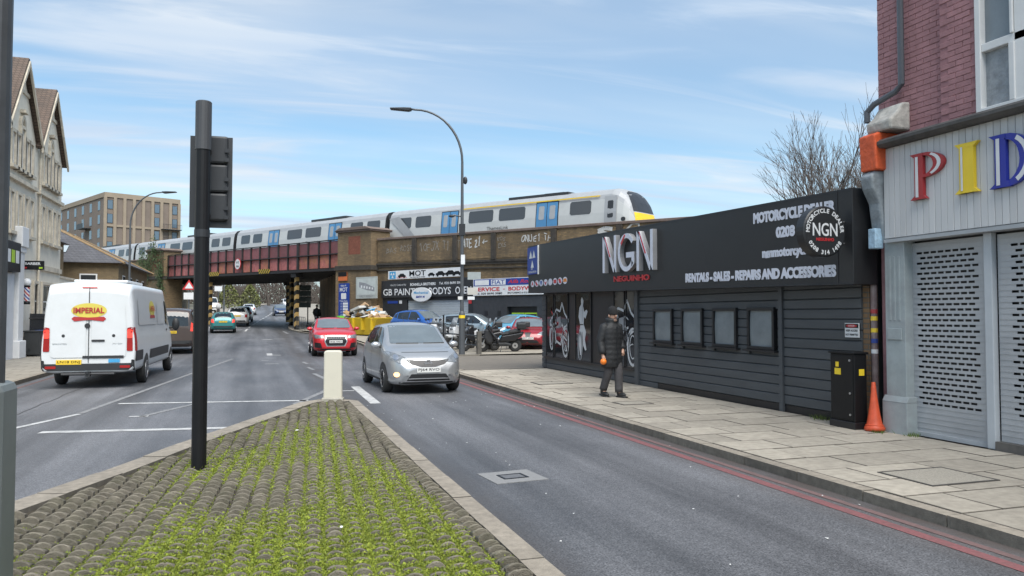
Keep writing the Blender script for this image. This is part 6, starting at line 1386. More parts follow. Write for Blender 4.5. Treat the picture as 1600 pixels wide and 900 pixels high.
m = MB(); m.box(-16, X0, 20.0, 39.6, 0, 8.55); m.build('wall', CREAM, gh)
def hole(y0, y1, z0, z1, nm='window', fr=WIN, arch=False, par=gh):
    m = MB(); t = .05; m.box(X0 - .02, X0 + .012, y0, y1, z0, z1); w_ = m.build(nm, WGL, par)
    m = MB(); m.box(X0, X0 + .03, y0, y0 + t, z0, z1); m.box(X0, X0 + .03, y1 - t, y1, z0, z1); m.box(X0, X0 + .03, y0 + t, y1 - t, z0, z0 + t); m.box(X0, X0 + .03, y0 + t, y1 - t, z1 - t, z1); m.box(X0, X0 + .028, y0 + t, y1 - t, (z0+z1)/2 - .025, (z0+z1)/2 + .025); m.build('frame', fr, w_)
    m = MB(); m.box(X0, X0 + .11, y0 - .13, y0 - .005, z0, z1 + .12); m.box(X0, X0 + .11, y1 + .005, y1 + .13, z0, z1 + .12); m.box(X0, X0 + .11, y0 - .005, y1 + .005, z1 + .005, z1 + .12); m.build('surround', STONE, w_)
    m = MB(); m.box(X0, X0 + .18, y0 - .18, y1 + .18, z0 - .12, z0 - .005); m.build('sill', STONE, w_)
for c, e in ((33.15, 2.12), (37.45, 2.12), (28.85, 2.12)):
    y0, y1 = c - e, c + e; zp = 11.35; ze = 8.55
    m = MB(); m.prism([(y0 + .05, ze), (y1 - .05, ze), (c, zp - .12)], -11.5, X0, lambda a, b, q: (q, a, b)); m.build('gable', CREAM, gh)
    for s, ya in ((-1, y0), (1, y1)):
        m = MB(); A = [(X0 + .22, ya + s * .14, ze - .12), (X0 + .22, c, zp), (-15.5, c, zp), (-15.5, ya + s * .14, ze - .12)]; d_ = Vector((0, s * .05, .08)); m.add(A + [tuple(Vector(p) + d_) for p in A], [(0, 1, 2, 3), (7, 6, 5, 4), (0, 4, 5, 1), (2, 6, 7, 3), (0, 3, 7, 4)])
        ro_ = m.build('roof_slope', TILE, gh)
        m = MB(); B = [(X0 + .20, ya + s * .10, ze - .30), (X0 + .20, c, zp - .22), (X0 + .20, c, zp - .02), (X0 + .20, ya + s * .12, ze - .13)]; m.add(B + [(x + .07, y, z) for x, y, z in B], [(0, 1, 2, 3), (7, 6, 5, 4), (0, 4, 5, 1), (1, 5, 6, 2), (2, 6, 7, 3), (3, 7, 4, 0)]); m.build('bargeboard', STONE, ro_)
    hole(c - 1.35, c - .95, 7.15, 8.35); hole(c - .78, c - .38, 7.15, 8.35); hole(c - .2, c + .2, 7.15, 8.7, 'arched_window'); hole(c + .38, c + .78, 7.15, 8.35); hole(c + .95, c + 1.35, 7.15, 8.35)
    m = MB(); n = 10
    P_ = [(c + .34 * math.cos(math.pi * i / n), 8.82 + .42 * math.sin(math.pi * i / n)) for i in range(n + 1)] + [(c - .2 + .4 * i / n, 8.82 + .28 * math.sin(math.pi * i / n)) for i in range(n + 1)]
    for i in range(n): m.prism([P_[i], P_[i+1], P_[2*n + 1 - i - 1], P_[2*n + 1 - i]], 0, .1, lambda a, b, q: (X0 + q, a, b))
    m.box(X0, X0 + .2, c - .22, c + .22, 9.3, 9.42); m.build('arch_hood', STONE, gh)
    for zz, a in ((6.62, .16), (10.1, .06)): m = MB(); hw = 2.0 if zz < 8 else .85; m.box(X0, X0 + a, c - hw, c + hw, zz, zz + .14); m.build('string_course', STONE, gh)
    for q in (-1.25, -.35, .55, 1.3): hole(c + q - .2, c + q + .2, 4.75, 6.15)
    m = MB(); m.box(X0, X0 + .09, c - 2.1, c + 2.1, 3.55, 3.75); m.build('string_course', STONE, gh)
for a, b in ((35.1, 35.75), (36.35, 37.75), (38.3, 39.4)): hole(a, b, 1.55, 2.95)
m = MB(); m.tube([(X0 + .08, 35.65, 8.5), (X0 + .08, 35.65, .2)], .05, 8); m.build('downpipe', STONE, gh)
# barber shop front next door: white pilaster, black fascia, hanging signs
m = MB(); m.box(X0, X0 + .25, 32.35, 33.0, .1, 4.0); m.box(X0, X0 + .33, 32.25, 33.1, .1, .75); m.box(X0, X0 + .30, 32.3, 33.05, 4.0, 4.2); m.box(X0, X0 + .36, 32.25, 33.1, 4.2, 4.95); m.build('white_pilaster', mat('white_masonry', (0.66, 0.66, 0.66), .7, var=.06, dirt=.2), gh, bev=.03)
m = MB(); m.box(X0, X0 + .12, 26.0, 32.24, .1, 3.2); m.build('shopfront', mat('white_shopfront', (0.58, 0.60, 0.63), .5, var=.06, dirt=.2), gh)
m = MB(); m.box(X0, X0 + .32, 26.0, 32.2, 3.25, 4.3); fb = m.build('shop_fascia', BLACK, gh)
for k in range(4): m = MB(); m.box(X0 + .323, X0 + .335, 31.6 - k * .5, 31.95 - k * .5, 3.55, 4.0); m.build('fascia_print', SWHITE if k % 2 == 0 else LIME, fb)
s = thing('projecting_sign', 'small black rectangular sign with white letters projecting beside the white pilaster', 'sign', (X0, 34.6, 3.5), 0, world=True)
m = MB(); m.box(X0 + .05, X0 + .78, 33.42, 33.52, 3.42, 3.76); m.build('panel', BLACK, s, bev=.01); m = MB(); m.box(X0 - .02, X0 + .06, 33.45, 33.49, 3.58, 3.64); m.build('bracket', DARKM, s)
m = MB(); addtext(m, 'BARBER', (X0 + .415, 33.415, 3.60), (1, 0, 0), NZ, width=.52, height=.1, align='C', bold=.03); m.build('lettering', SWHITE, s); m = MB(); m.box(X0 + .1, X0 + .22, 33.41, 33.417, 3.46, 3.52); m.build('mark', LETR, s); m = MB(); m.box(X0 + .62, X0 + .74, 33.41, 33.417, 3.46, 3.52); m.build('mark', LIME, s)
bp_ = thing('barber_pole', 'red white and blue striped barber pole on the cream wall', 'barber pole', (X0 + .22, 33.45, 2.1), 0, world=True)
cx, cy = X0 + .22, 33.45; m = MB(); m.lathe([(.10, 2.22), (.10, 2.75)], 16, (cx, cy, 0))
sm_ = bpy.data.materials.new('barber_stripes'); sm_.use_nodes = True; t = sm_.node_tree; bb = t.nodes['Principled BSDF']; o_ = t.nodes.new('ShaderNodeNewGeometry').outputs['Position']; sp = t.nodes.new('ShaderNodeSeparateXYZ'); t.links.new(o_, sp.inputs[0])
ma = t.nodes.new('ShaderNodeMath'); ma.operation = 'MULTIPLY_ADD'; ma.inputs[1].default_value = 1.2; t.links.new(sp.outputs[0], ma.inputs[0]); t.links.new(sp.outputs[2], ma.inputs[2]); mu = t.nodes.new('ShaderNodeMath'); mu.operation = 'MULTIPLY'; mu.inputs[1].default_value = 3.6; t.links.new(ma.outputs[0], mu.inputs[0]); fr_ = t.nodes.new('ShaderNodeMath'); fr_.operation = 'FRACT'; t.links.new(mu.outputs[0], fr_.inputs[0])
cr = t.nodes.new('ShaderNodeValToRGB'); cr.color_ramp.interpolation = 'CONSTANT'; e = cr.color_ramp.elements; e[0].color = (.6, .6, .6, 1); e[1].position = .25; e[1].color = (.4, .03, .03, 1); k = e.new(.5); k.color = (.6, .6, .6, 1); k = e.new(.75); k.color = (.02, .04, .25, 1); t.links.new(fr_.outputs[0], cr.inputs[0]); t.links.new(cr.outputs[0], bb.inputs['Base Color'])
m.build('striped_cylinder', sm_, bp_, smooth=False); m = MB(); m.ell((cx, cy, 2.93), (.15, .15, .16), 14, 10); m.build('globe', SWHITE, bp_, smooth=True); m = MB(); m.lathe([(.12, 2.10), (.13, 2.16), (.11, 2.22)], 14, (cx, cy, 0)); m.lathe([(.11, 2.75), (.13, 2.79), (.10, 2.82)], 14, (cx, cy, 0)); m.box(X0, cx - .08, cy - .03, cy + .03, 2.2, 2.7); m.build('mount', BLACK, bp_)
# wheelie bins
def bin_(x, y, mm, lb):
    b = thing('wheelie_bin', lb, 'bin', (x, y, .1), R(0), 'bins by the cream building'); m = MB()
    m.add([(-.24, -.24, .06), (.24, -.24, .06), (.24, .24, .06), (-.24, .24, .06), (-.29, -.30, .95), (.29, -.30, .95), (.29, .30, .95), (-.29, .30, .95)], [(0, 3, 2, 1), (4, 5, 6, 7), (0, 1, 5, 4), (1, 2, 6, 5), (2, 3, 7, 6), (3, 0, 4, 7)]); m.build('body', mm, b, bev=.03)
    m = MB(); m.box(-.31, .31, -.33, .33, .95, 1.0); m.build('lid', mm, b, bev=.02)
    for s_ in (1, -1): m = MB(); m.lathe([(.1, -.025), (.1, .025)], 14, (s_ * .26, .26, .1), axis='x'); m.build('wheel', RUB, b)
    m = MB(); m.tube([(-.25, .36, .93), (.25, .36, .93)], .018, 6); m.build('handle', PLASTIC, b)
bin_(-8.1, 33.9, mat('bin_black', (0.03, 0.032, 0.034), .6, var=.15), 'black wheelie bin on the left pavement by the cream building'); bin_(-8.0, 34.75, mat('bin_blue', (0.015, 0.06, 0.27), .5, var=.12), 'blue wheelie bin just behind the black one')
# iron railings in front of the cream house
rl = thing('iron_railings', 'dark iron railings before the ground floor windows of the cream building', 'railings', (-8.2, 37, .1), 0, world=True)
for k in range(34):
    y = 33.7 + k * .15; m = MB(); m.box(-8.22, -8.19, y - .012, y + .012, .1, 1.75); m.build('railing_bar', DARKM, rl)
for z in (.35, 1.55): m = MB(); m.box(-8.225, -8.185, 33.6, 38.8, z, z + .04); m.build('rail', DARKM, rl)
cw = thing('garden_wall', 'low cream boundary wall beyond the gabled building', 'wall', (-9.5, 44, 0), 0, world=True); m = MB(); m.box(-11.0, -8.9, 40.4, 52.0, 0, 3.45); m.build('wall_body', CREAM, cw); m = MB(); m.box(-11.05, -8.85, 40.35, 52.05, 3.45, 3.55); m.build('wall_cap', STONE, cw)
# slate-roofed house
hb = thing('slate_roof_house', 'yellow brick house with hipped slate roof and two skylights behind the white van', 'house', (-12, 62, 0), 0, world=True); YB = brickmat('stock_brick', (0.25, 0.175, 0.085), (0.19, 0.13, 0.065), (0.15, 0.125, 0.09), grime=.35)
m = MB(); m.box(-17, -8.4, 54.5, 68, 0, 5.0); hw_ = m.build('wall', YB, hb)
x0, x1, y0, y1, ze, zr = -17.4, -8.0, 54.1, 68.4, 5.0, 7.55; ra, rb = (-12.9, 58.6), (-12.9, 64)
m = MB(); m.add([(x0, y0, ze), (x1, y0, ze), (x1, y1, ze), (x0, y1, ze), (ra[0], ra[1], zr), (rb[0], rb[1], zr)], [(0, 1, 4), (1, 2, 5, 4), (2, 3, 5), (3, 0, 4, 5), (3, 2, 1, 0)]); rf = m.build('roof', SLATE, hb)
m = MB(); m.tube([(x1, y0, ze), (ra[0], ra[1], zr)], .09, 6); m.tube([(ra[0], ra[1], zr), (rb[0], rb[1], zr)], .09, 6); m.tube([(x0, y0, ze), (ra[0], ra[1], zr)], .09, 6); m.tube([(x1, y1, ze), (rb[0], rb[1], zr)], .09, 6); m.build('ridge_tiles', mat('ridge_clay', (0.25, 0.17, 0.09), .85, var=.2), rf)
for u in (-13.6, -12.0):
    m = MB(); q = .35; zq = ze + (zr - ze) * q; yq = y0 + (ra[1] - y0) * q; nn = Vector((0, -(zr - ze), ra[1] - y0)).normalized(); up = Vector((0, ra[1] - y0, zr - ze)).normalized(); c_ = Vector((u, yq, zq)) + nn * .06
    m.add([c_ + Vector((a, 0, 0)) + up * b for a, b in ((-.45, -.5), (.45, -.5), (.45, .5), (-.45, .5))], [(0, 1, 2, 3)]); m.build('skylight', mat('skylight_glass', (0.35, 0.40, 0.42), .15, var=.05), rf)
for k in range(4):
    y = 56 + k * 3.0; m = MB(); m.box(-8.42, -8.37, y, y + 1.0, 2.9, 4.3); q_ = m.build('window', WIN, hb); m = MB(); m.box(-8.368, -8.36, y + .08, y + .92, 2.98, 4.22); m.build('pane', WGL, q_)
for k in range(3):
    x = -15.8 + k * 2.6; m = MB(); m.box(x, x + 1.0, 54.44, 54.49, 2.9, 4.3); q_ = m.build('window', WIN, hb); m = MB(); m.box(x + .08, x + .92, 54.43, 54.438, 2.98, 4.22); m.build('pane', WGL, q_)
# old brick gable with dark lean-to between
ob = thing('brick_house', 'plain brown brick house end between the cream building and the slate roof', 'house', (-14, 50, 0), 0, world=True); m = MB(); m.box(-17, -11.2, 44, 53, 0, 6.2); m.build('wall', YB, ob)
m = MB(); m.add([(-17.3, 43.7, 6.2), (-10.9, 43.7, 6.0), (-10.9, 53.3, 6.0), (-17.3, 53.3, 6.2), (-14.1, 43.7, 8.3), (-14.1, 53.3, 8.3)], [(0, 1, 4), (1, 2, 5, 4), (2, 3, 5), (3, 0, 4, 5), (3, 2, 1, 0)]); m.build('roof', SLATE, ob)
m = MB(); m.box(-12.6, -11.8, 43.94, 43.99, 4.1, 5.6); q_ = m.build('window', WIN, ob); m = MB(); m.box(-12.52, -11.88, 43.92, 43.935, 4.18, 5.52); m.build('pane', WGL, q_)
# apartment block far behind
AB = mat('apartment_brick', (0.29, 0.235, 0.175), .8, var=.1, scale=.6); AB2 = mat('apartment_brick_dark', (0.19, 0.152, 0.125), .8, var=.1, scale=.6)
apt = thing('apartment_block', 'tall modern brown brick apartment block rising behind the slate roof', 'building', (-30.5, 180, 0), R(27)); m = MB()
m.box(0, 15.4, 0, 36, 0, 26.6); m.build('wall', AB2, apt); m = MB(); m.box(-.2, 15.6, -.2, 36, 26.6, 27.6); m.build('parapet', AB, apt)
for k in range(9): x = k * 15.4 / 8; m = MB(); m.box(x - .3, x + .3, -.25, 0.05, 0, 26.6); m.build('brick_pier', AB, apt)
for fl in range(1, 9, 2): m = MB(); m.box(0, 15.4, -.2, .04, fl * 2.95 - .25, fl * 2.95 + .2); m.build('floor_band', AB, apt)
for fl in range(9):
    for k in range(8):
        x = k * 15.4 / 8 + .42
        if k in (0, 5, 7): 
            m = MB(); m.box(x, x + 1.1, -.06, .02, fl * 2.95 + .5, fl * 2.95 + 2.45); q_ = m.build('window', DARKM, apt); m = MB(); m.box(x + .06, x + 1.04, -.075, -.062, fl * 2.95 + .56, fl * 2.95 + 2.39); m.build('pane', mat('apartment_glass', (0.10, 0.15, 0.20), .08, var=.1, spec=.8), q_)
for fl in (4, 6, 7):
    m = MB(); z = fl * 2.95; m.box(11.4, 15.5, -1.5, 0, z - .15, z); bl = m.build('balcony', DARKM, apt)
    for k in range(14): m = MB(); x = 11.45 + k * .31; m.box(x, x + .04, -1.48, -1.44, z, z + 1.0); m.build('baluster', DARKM, bl)
    m = MB(); m.box(11.4, 15.5, -1.5, -1.42, z + 1.0, z + 1.06); m.build('rail', DARKM, bl)
for fl in range(9):
    for k in range(6): m = MB(); y = 3 + k * 5.4; m.box(-.06, .0, y, y + 1.4, fl * 2.95 + .5, fl * 2.95 + 2.4); m.build('window', MATS['apartment_glass'], apt)
    if fl in (3, 5, 7): m = MB(); m.box(-1.7, 0, 9, 13, fl * 2.95 - .15, fl * 2.95); m.box(-1.7, -1.64, 9, 13, fl * 2.95, fl * 2.95 + 1.0); m.build('balcony', DARKM, apt)

# ------------------------------------------------------------------ street furniture
GLV = mat('grey_post_paint', (0.085, 0.092, 0.10), .45, .2, var=.12)
tl = thing('traffic_signal', 'black traffic signal pole seen from behind, rising from the mossy island', 'traffic light', (-.555, 8.72, .1))
m = MB(); m.lathe([(.075, -.05), (.075, 2.0), (.073, 3.62)], 18); m.build('pole', BLACK, tl, smooth=False); m = MB(); m.lathe([(.082, 3.35), (.082, 3.86), (.07, 3.87)], 18); m.build('pole_cap', mat('cap_grey', (0.05, 0.052, 0.057), .5, var=.1), tl)
HB = mat('signal_housing', (0.026, 0.028, 0.032), .5, var=.15, obj=True)
def head(x, y, rz, nm):
    M_ = Matrix.Translation((x, y, 0)) @ Matrix.Rotation(rz, 4, 'Z'); m = MB(); m.M = M_
    for k in range(3): m.box(.0, .19, .055, .20, 2.62 + k * .315, 2.62 + k * .315 + .305)
    h_ = m.build(nm, HB, tl, bev=.025)
    for k in range(3):
        m = MB(); m.M = M_; m.lathe([(.10, .20), (.115, .30), (.11, .30), (.10, .21)], 16, (.05, 0, 2.62 + k * .315 + .15), axis='y'); m.build('visor', HB, h_)
        for q in (.10, .20): m = MB(); m.M = M_; m.box(.16, .205, .035, .056, 2.56 + k * .315 + q - .02, 2.56 + k * .315 + q + .02); m.build('latch', DARKM, h_)
    m = MB(); m.M = M_; m.box(-.20, .235, .10, .115, 2.55, 3.55); m.build('backing_board', HB, h_)
    m = MB(); m.M = M_; m.box(-.02, .02, -.13, .10, 2.65, 2.69); m.box(-.02, .02, -.13, .10, 3.35, 3.39); m.build('bracket', BLACK, h_)
head(.045, .14, R(-4), 'signal_head')
m = MB(); m.lathe([(.079, 2.42), (.079, 2.5)], 18); m.build('band', DARKM, tl)
bo_ = thing('bollard', 'cream rectangular keep-left bollard at the tip of the traffic island', 'bollard', (1.38, 14.78, .08), R(-14)); m = MB(); n = 8
P_ = [(-.17, .05), (.17, .05), (.165, .90)] + [(.165 - .06 * (1 - math.cos(a)), .90 + .055 * math.sin(a)) for a in [math.pi / 2 * i / 5 for i in range(1, 6)]]; P_ = P_ + [(-x, z) for x, z in P_[::-1][:-2]]
m.prism(P_, -.075, .075, lambda a, b, q: (a, q, b)); m.build('shell', mat('bollard_cream', (0.56, 0.53, 0.44), .5, var=.06, dirt=.25, dscale=3, dcol=(.4, .37, .29), obj=True), bo_, bev=.03, seg=3)
m = MB(); m.box(-.20, .20, -.10, .10, -.02, .075); m.build('base', mat('bollard_base', (0.36, 0.34, 0.29), .7, var=.2, dirt=.5), bo_, bev=.02)
def lamp(x, y, z, hh, reach, lb, az):
    l = thing('street_lamp', lb, 'lamp post', (x, y, z), az, 'street lamps'); c = math.cos
    m = MB(); m.lathe([(.125, 0), (.12, 1.6), (.10, 1.68), (.075, 1.72), (.062, hh * .6), (.05, hh - 2.2)], 14); m.build('column', GLV, l, smooth=False)
    pts = [(0, 0, hh - 2.3)] + [(-reach * .95 * (1 - math.cos(a)), 0, hh - 2.2 + 2.1 * math.sin(a)) for a in [math.pi / 2 * i / 12 for i in range(13)]] + [(-reach * 1.05, 0, hh - .07)]
    m = MB(); m.tube(pts, [.05] * 8 + [.04] * (len(pts) - 8), 10); m.build('arm', GLV, l, smooth=True)
    m = MB(); m.M = Matrix.Translation((-reach * 1.02, 0, hh - .08)) @ Matrix.Rotation(R(4), 4, 'Y'); m.prism([(0, -.05), (-.12, -.09), (-.85, -.07), (-.85, -.02), (-.3, .03), (0, .04)], -.14, .14, lambda a, b, q: (a, q, b)); h_ = m.build('lantern', DARKM, l, bev=.02)
    return l
l1 = lamp(7.75, 29.6, .12, 9.9, 2.0, 'tall dark steel street lamp with curved arm on the forecourt edge', R(-18))
m = MB(); m.tube([(0, 0, 5.5), (-.35, 0, 5.55)], .03, 6); m.ell((-.42, 0, 5.52), (.12, .06, .06), 10, 6); m.box(-.12, .12, -.1, .1, 4.75, 5.2); m.build('camera_unit', DARKM, l1); m = MB(); m.ell((.12, 0, 6.95), (.09, .07, .16), 8, 6); m.build('sensor', DARKM, l1)
m = MB(); m.lathe([(.128, 1.45), (.128, 1.57)], 14); m.build('sticker', MATS['gloss_yellow'], l1)
l2 = lamp(-7.55, 53, hY(53) + .1, 9.0, 1.9, 'distant street lamp with curved arm beyond the white van', R(165))
# direction plates on the lamp column
sg = thing('plate_sign', 'grey direction plate fixed to the steel lamp post', 'sign', (7.85, 29.5, 3.4), R(-18)); m = MB(); m.box(.1, .62, -.02, .0, -.3, .0); m.build('plate', mat('plate_grey', (0.30, 0.33, 0.33), .5, var=.1), sg)
m = MB(); m.box(.1, .5, -.02, .0, -.9, -.62); m.build('plate', mat('plate_cream', (0.5, 0.48, 0.44), .5, var=.1, dirt=.2), sg); m = MB(); m.box(-.16, .0, -.13, -.11, .3, .68); m.build('plate', SWHITE, sg)
m = MB(); m.box(.1, .38, -.02, 0, -1.1, -.97); m.build('plate', SWHITE, sg); m = MB(); m.box(-.28, -.1, -.02, 0, -1.1, -.97); m.build('plate', PLW, sg)
# guard rail and timber posts on the forecourt edge
gr_ = thing('guard_rail', 'black tubular guard rail between posts in front of the motorcycles', 'railing', (8.1, 32, .15), 0, world=True); A, B = Vector((8.55, 30.0, 0)), Vector((7.35, 37.2, 0))
for k in range(5):
    p = A + (B - A) * k / 4; z = zf(p.x, p.y); m = MB(); m.tube([(p.x, p.y, z - .05), (p.x, p.y, z + (1.55 if k in (1, 2) else 1.0))], .035, 8); m.build('post', BLACK, gr_)
for hz in (.32, .72): m = MB(); m.tube([(A.x, A.y, zf(A.x, A.y) + hz), (B.x, B.y, zf(B.x, B.y) + hz)], .03, 8); m.build('rail', DARKM, gr_)
tp = thing('timber_post', 'short weathered timber post at the end of the guard rail', 'post', (8.5, 29.75, .12)); m = MB(); m.box(-.09, .09, -.09, .09, -.1, .92); m.build('shaft', mat('old_timber', (0.085, 0.078, 0.068), .85, var=.3, scale=8), tp, bev=.015)
# grey post and control unit at the very left edge, close to the lens
ep = thing('sign_post', 'grey metal post close to the camera at the left edge', 'post', (-.915, 3.2, .1)); m = MB(); m.tube([(0, 0, -.05), (.0, 0, 4.2)], .06, 18); m.build('pole', mat('galvanised', (0.075, 0.08, 0.085), .5, .3, var=.25, scale=4, dirt=.3), ep)
m = MB(); m.box(-.06, .08, -.11, .11, .0, 1.36); m.build('control_box', mat('box_grey_green', (0.17, 0.19, 0.19), .5, var=.1, dirt=.3), ep, bev=.03)

# ------------------------------------------------------------------ skip, bicycle
YSK = mat('skip_yellow', (0.58, 0.40, 0.02), .5, var=.12, scale=3, dirt=.4, dscale=1.5, dcol=(.2, .12, .04))
sk = VT('rubbish_skip', 'yellow skip heaped with cardboard and rubbish by the brick pier', 'skip', 17.6, 1.9, zf(*(VO + VX * 17.6 + VY * 1.9).xy)); z0 = sk.z
m = MB(); a = [(17.5, 1.0), (21.0, 1.0), (21.5, 1.0)]
for s_ in (0,):
    lo = [(16.5, 1.3, z0 + .05), (18.9, 1.3, z0 + .05), (18.9, 2.6, z0 + .05), (16.5, 2.6, z0 + .05)]; hi = [(15.8, 1.1, z0 + 1.05), (19.6, 1.1, z0 + 1.05), (19.6, 2.8, z0 + 1.05), (15.8, 2.8, z0 + 1.05)]
    m.add(lo + hi, [(0, 3, 2, 1), (0, 1, 5, 4), (1, 2, 6, 5), (2, 3, 7, 6), (3, 0, 4, 7)])
o = sk.part(m, 'skip_body', YSK, slope=False); k = o.modifiers.new('s', 'SOLIDIFY'); k.thickness = .05
for x in (16.3, 17.2, 18.1, 19.0): m = MB(); m.box(x - .05, x + .05, 2.66, 2.9, z0 + .35, z0 + 1.05); sk.part(m, 'skip_rib', YSK, slope=False)
cols_ = [mat('cardboard', (0.36, 0.24, 0.14), .85, var=.15), mat('rubbish_white', (0.5, 0.5, 0.48), .6, var=.1), BLACK, mat('timber_scrap', (0.30, 0.19, 0.09), .8, var=.2), LBL]
rb_ = VT('rubbish_pile', 'heap of cardboard, timber and bags filling the yellow skip', 'rubbish', 17.6, 1.9, z0 + 1.0, None); m = MB(); rr = random.Random(3)
for k in range(70):
    x = rr.uniform(16.0, 19.4); y = rr.uniform(1.3, 2.6); z = z0 + .95 + .75 * math.exp(-((x - 17.8) / 1.1) ** 2) * rr.uniform(.3, 1.15); m.M = Matrix.Translation((x, y, z)) @ Matrix.Rotation(rr.random() * 3, 4, 'Z') @ Matrix.Rotation(rr.uniform(-.7, .7), 4, 'X') @ Matrix.Rotation(rr.uniform(-.6, .6), 4, 'Y'); a, b, c = rr.uniform(.12, .5), rr.uniform(.1, .3), rr.uniform(.01, .12); m.box(-a, a, -b, b, -c, c, rr.choice((0, 0, 0, 1, 1, 2, 3, 4)))
m.M = I4; o = rb_.part(m, 'debris', cols_, slope=False, bev=.01); rb_.root['kind'] = 'stuff'
bk = VT('bicycle', 'lime green hire bicycle leaning before the yellow skip', 'bicycle', 18.9, 3.5, zf(*(VO + VX * 18.9 + VY * 3.5).xy)); z0 = bk.z; BKL = mat('bike_lime', (0.16, 0.50, 0.06), .4, var=.08); y = 3.5
for x in (18.40, 19.45):
    m = MB(); m.lathe([(.30, -.02), (.33, -.025), (.33, .025), (.30, .02)], 24, (x, y, z0 + .33), axis='y')
    for k in range(8): q = 6.2832 * k / 8; m.tube([(x, y, z0 + .33), (x + .31 * math.cos(q), y, z0 + .33 + .31 * math.sin(q))], .004, 4)
    bk.part(m, 'wheel', RUB, slope=False)
m = MB(); Pq = {'r': (19.45, y, z0+.33), 'bb': (18.98, y, z0+.32), 's': (19.12, y, z0+.85), 'h': (18.55, y, z0+.9), 'f': (18.40, y, z0+.33)}
for a, b in (('r', 'bb'), ('r', 's'), ('bb', 's'), ('bb', 'h'), ('s', 'h'), ('h', 'f')): m.tube([Pq[a], Pq[b]], .035, 6)
bk.part(m, 'bike_frame', BKL, slope=False); m = MB(); m.box(18.30, 18.55, y - .18, y + .18, z0 + .95, z0 + 1.2); bk.part(m, 'basket', BKL, slope=False); m = MB(); m.ell((19.16, y, z0 + 1.0), (.14, .08, .04), 10, 6); bk.part(m, 'saddle', SEAT, slope=False); m = MB(); m.tube([(18.55, y - .28, z0 + 1.08), (18.55, y + .28, z0 + 1.08)], .016, 6); m.tube([(18.55, y, z0 + .9), (18.55, y, z0 + 1.08)], .02, 6); bk.part(m, 'handlebar', PLASTIC, slope=False)

# ------------------------------------------------------------------ people
SKIN = mat('skin', (0.42, 0.25, 0.18), .55, var=.08, obj=True); COAT = mat('black_coat', (0.014, 0.015, 0.017), .65, var=.25, scale=9, bump=.5, bs=14, obj=True); TROU = mat('grey_trousers', (0.055, 0.052, 0.055), .85, var=.2, scale=8, bump=.4, bs=20, obj=True); KNIT = mat('black_knit', (0.013, 0.013, 0.014), .9, var=.2, bump=.6, bs=120, obj=True); SHOE = mat('black_shoe', (0.014, 0.014, 0.014), .4, var=.15, obj=True)
def skinbody(root, J, E, mt, nm='body'):
    me = bpy.data.meshes.new(nm); ks = list(J); me.from_pydata([J[k][0] for k in ks], [(ks.index(a), ks.index(b)) for a, b in E], []); me.materials.append(mt); o = link(nm, me, root)
    md = o.modifiers.new('skin', 'SKIN'); md.use_smooth_shade = True
    for i, k in enumerate(ks): r = J[k][1]; me.skin_vertices[0].data[i].radius = (r, r) if not isinstance(r, tuple) else r
    me.skin_vertices[0].data[0].use_root = True; sb_ = o.modifiers.new('sub', 'SUBSURF'); sb_.levels = sb_.render_levels = 2; return o
def loft(rows, n=16):
    m = MB()
    for (cx, cy, cz, rx, ry) in rows:
        for j in range(n): a = 6.2832 * j / n; m.v.append((cx + rx * math.cos(a), cy + ry * math.sin(a), cz))
    for i in range(len(rows) - 1):
        for j in range(n): m.f.append((i*n+j, i*n+(j+1) % n, (i+1)*n+(j+1) % n, (i+1)*n+j)); m.m.append(0)
    m.f += [tuple(range(n))[::-1], tuple(range((len(rows)-1)*n, len(rows)*n))]; m.m += [0, 0]; return m
pe = thing('person', 'person in long black padded coat, black beanie and grey trousers walking on the pavement', 'person', (6.62, 13.72, .098), R(14)); pe.scale = (.97, .97, .97)
J = {'pelvis': ((0, 0, .92), .11), 'spine': ((0, .01, 1.15), .12), 'chest': ((0, 0, 1.36), .13), 'neck': ((0, -.02, 1.49), .055), 'head0': ((0, -.045, 1.56), .07), 'head1': ((0, -.055, 1.635), .092), 'head2': ((0, -.045, 1.70), .075),
     'shl': ((.18, 0, 1.40), .06), 'ell': ((.25, .05, 1.13), .045), 'wrl': ((.21, -.10, .95), .032), 'hal': ((.19, -.13, .89), .036), 'shr': ((-.18, 0, 1.40), .06), 'elr': ((-.26, .03, 1.12), .045), 'wrr': ((-.275, -.06, .86), .032), 'har': ((-.28, -.09, .79), .036),
     'hipl': ((.09, 0, .88), .085), 'knl': ((.085, -.12, .50), .06), 'anl': ((.075, -.14, .10), .042), 'tol': ((.08, -.29, .045), .038), 'hipr': ((-.09, 0, .88), .085), 'knr': ((-.085, .0, .50), .06), 'anr': ((-.095, .15, .14), .042), 'tor': ((-.10, .06, .045), .036)}
E_ = [('pelvis', 'spine'), ('spine', 'chest'), ('chest', 'neck'), ('neck', 'head0'), ('head0', 'head1'), ('head1', 'head2'), ('chest', 'shl'), ('shl', 'ell'), ('ell', 'wrl'), ('wrl', 'hal'), ('chest', 'shr'), ('shr', 'elr'), ('elr', 'wrr'), ('wrr', 'har'), ('pelvis', 'hipl'), ('hipl', 'knl'), ('knl', 'anl'), ('anl', 'tol'), ('pelvis', 'hipr'), ('hipr', 'knr'), ('knr', 'anr'), ('anr', 'tor')]
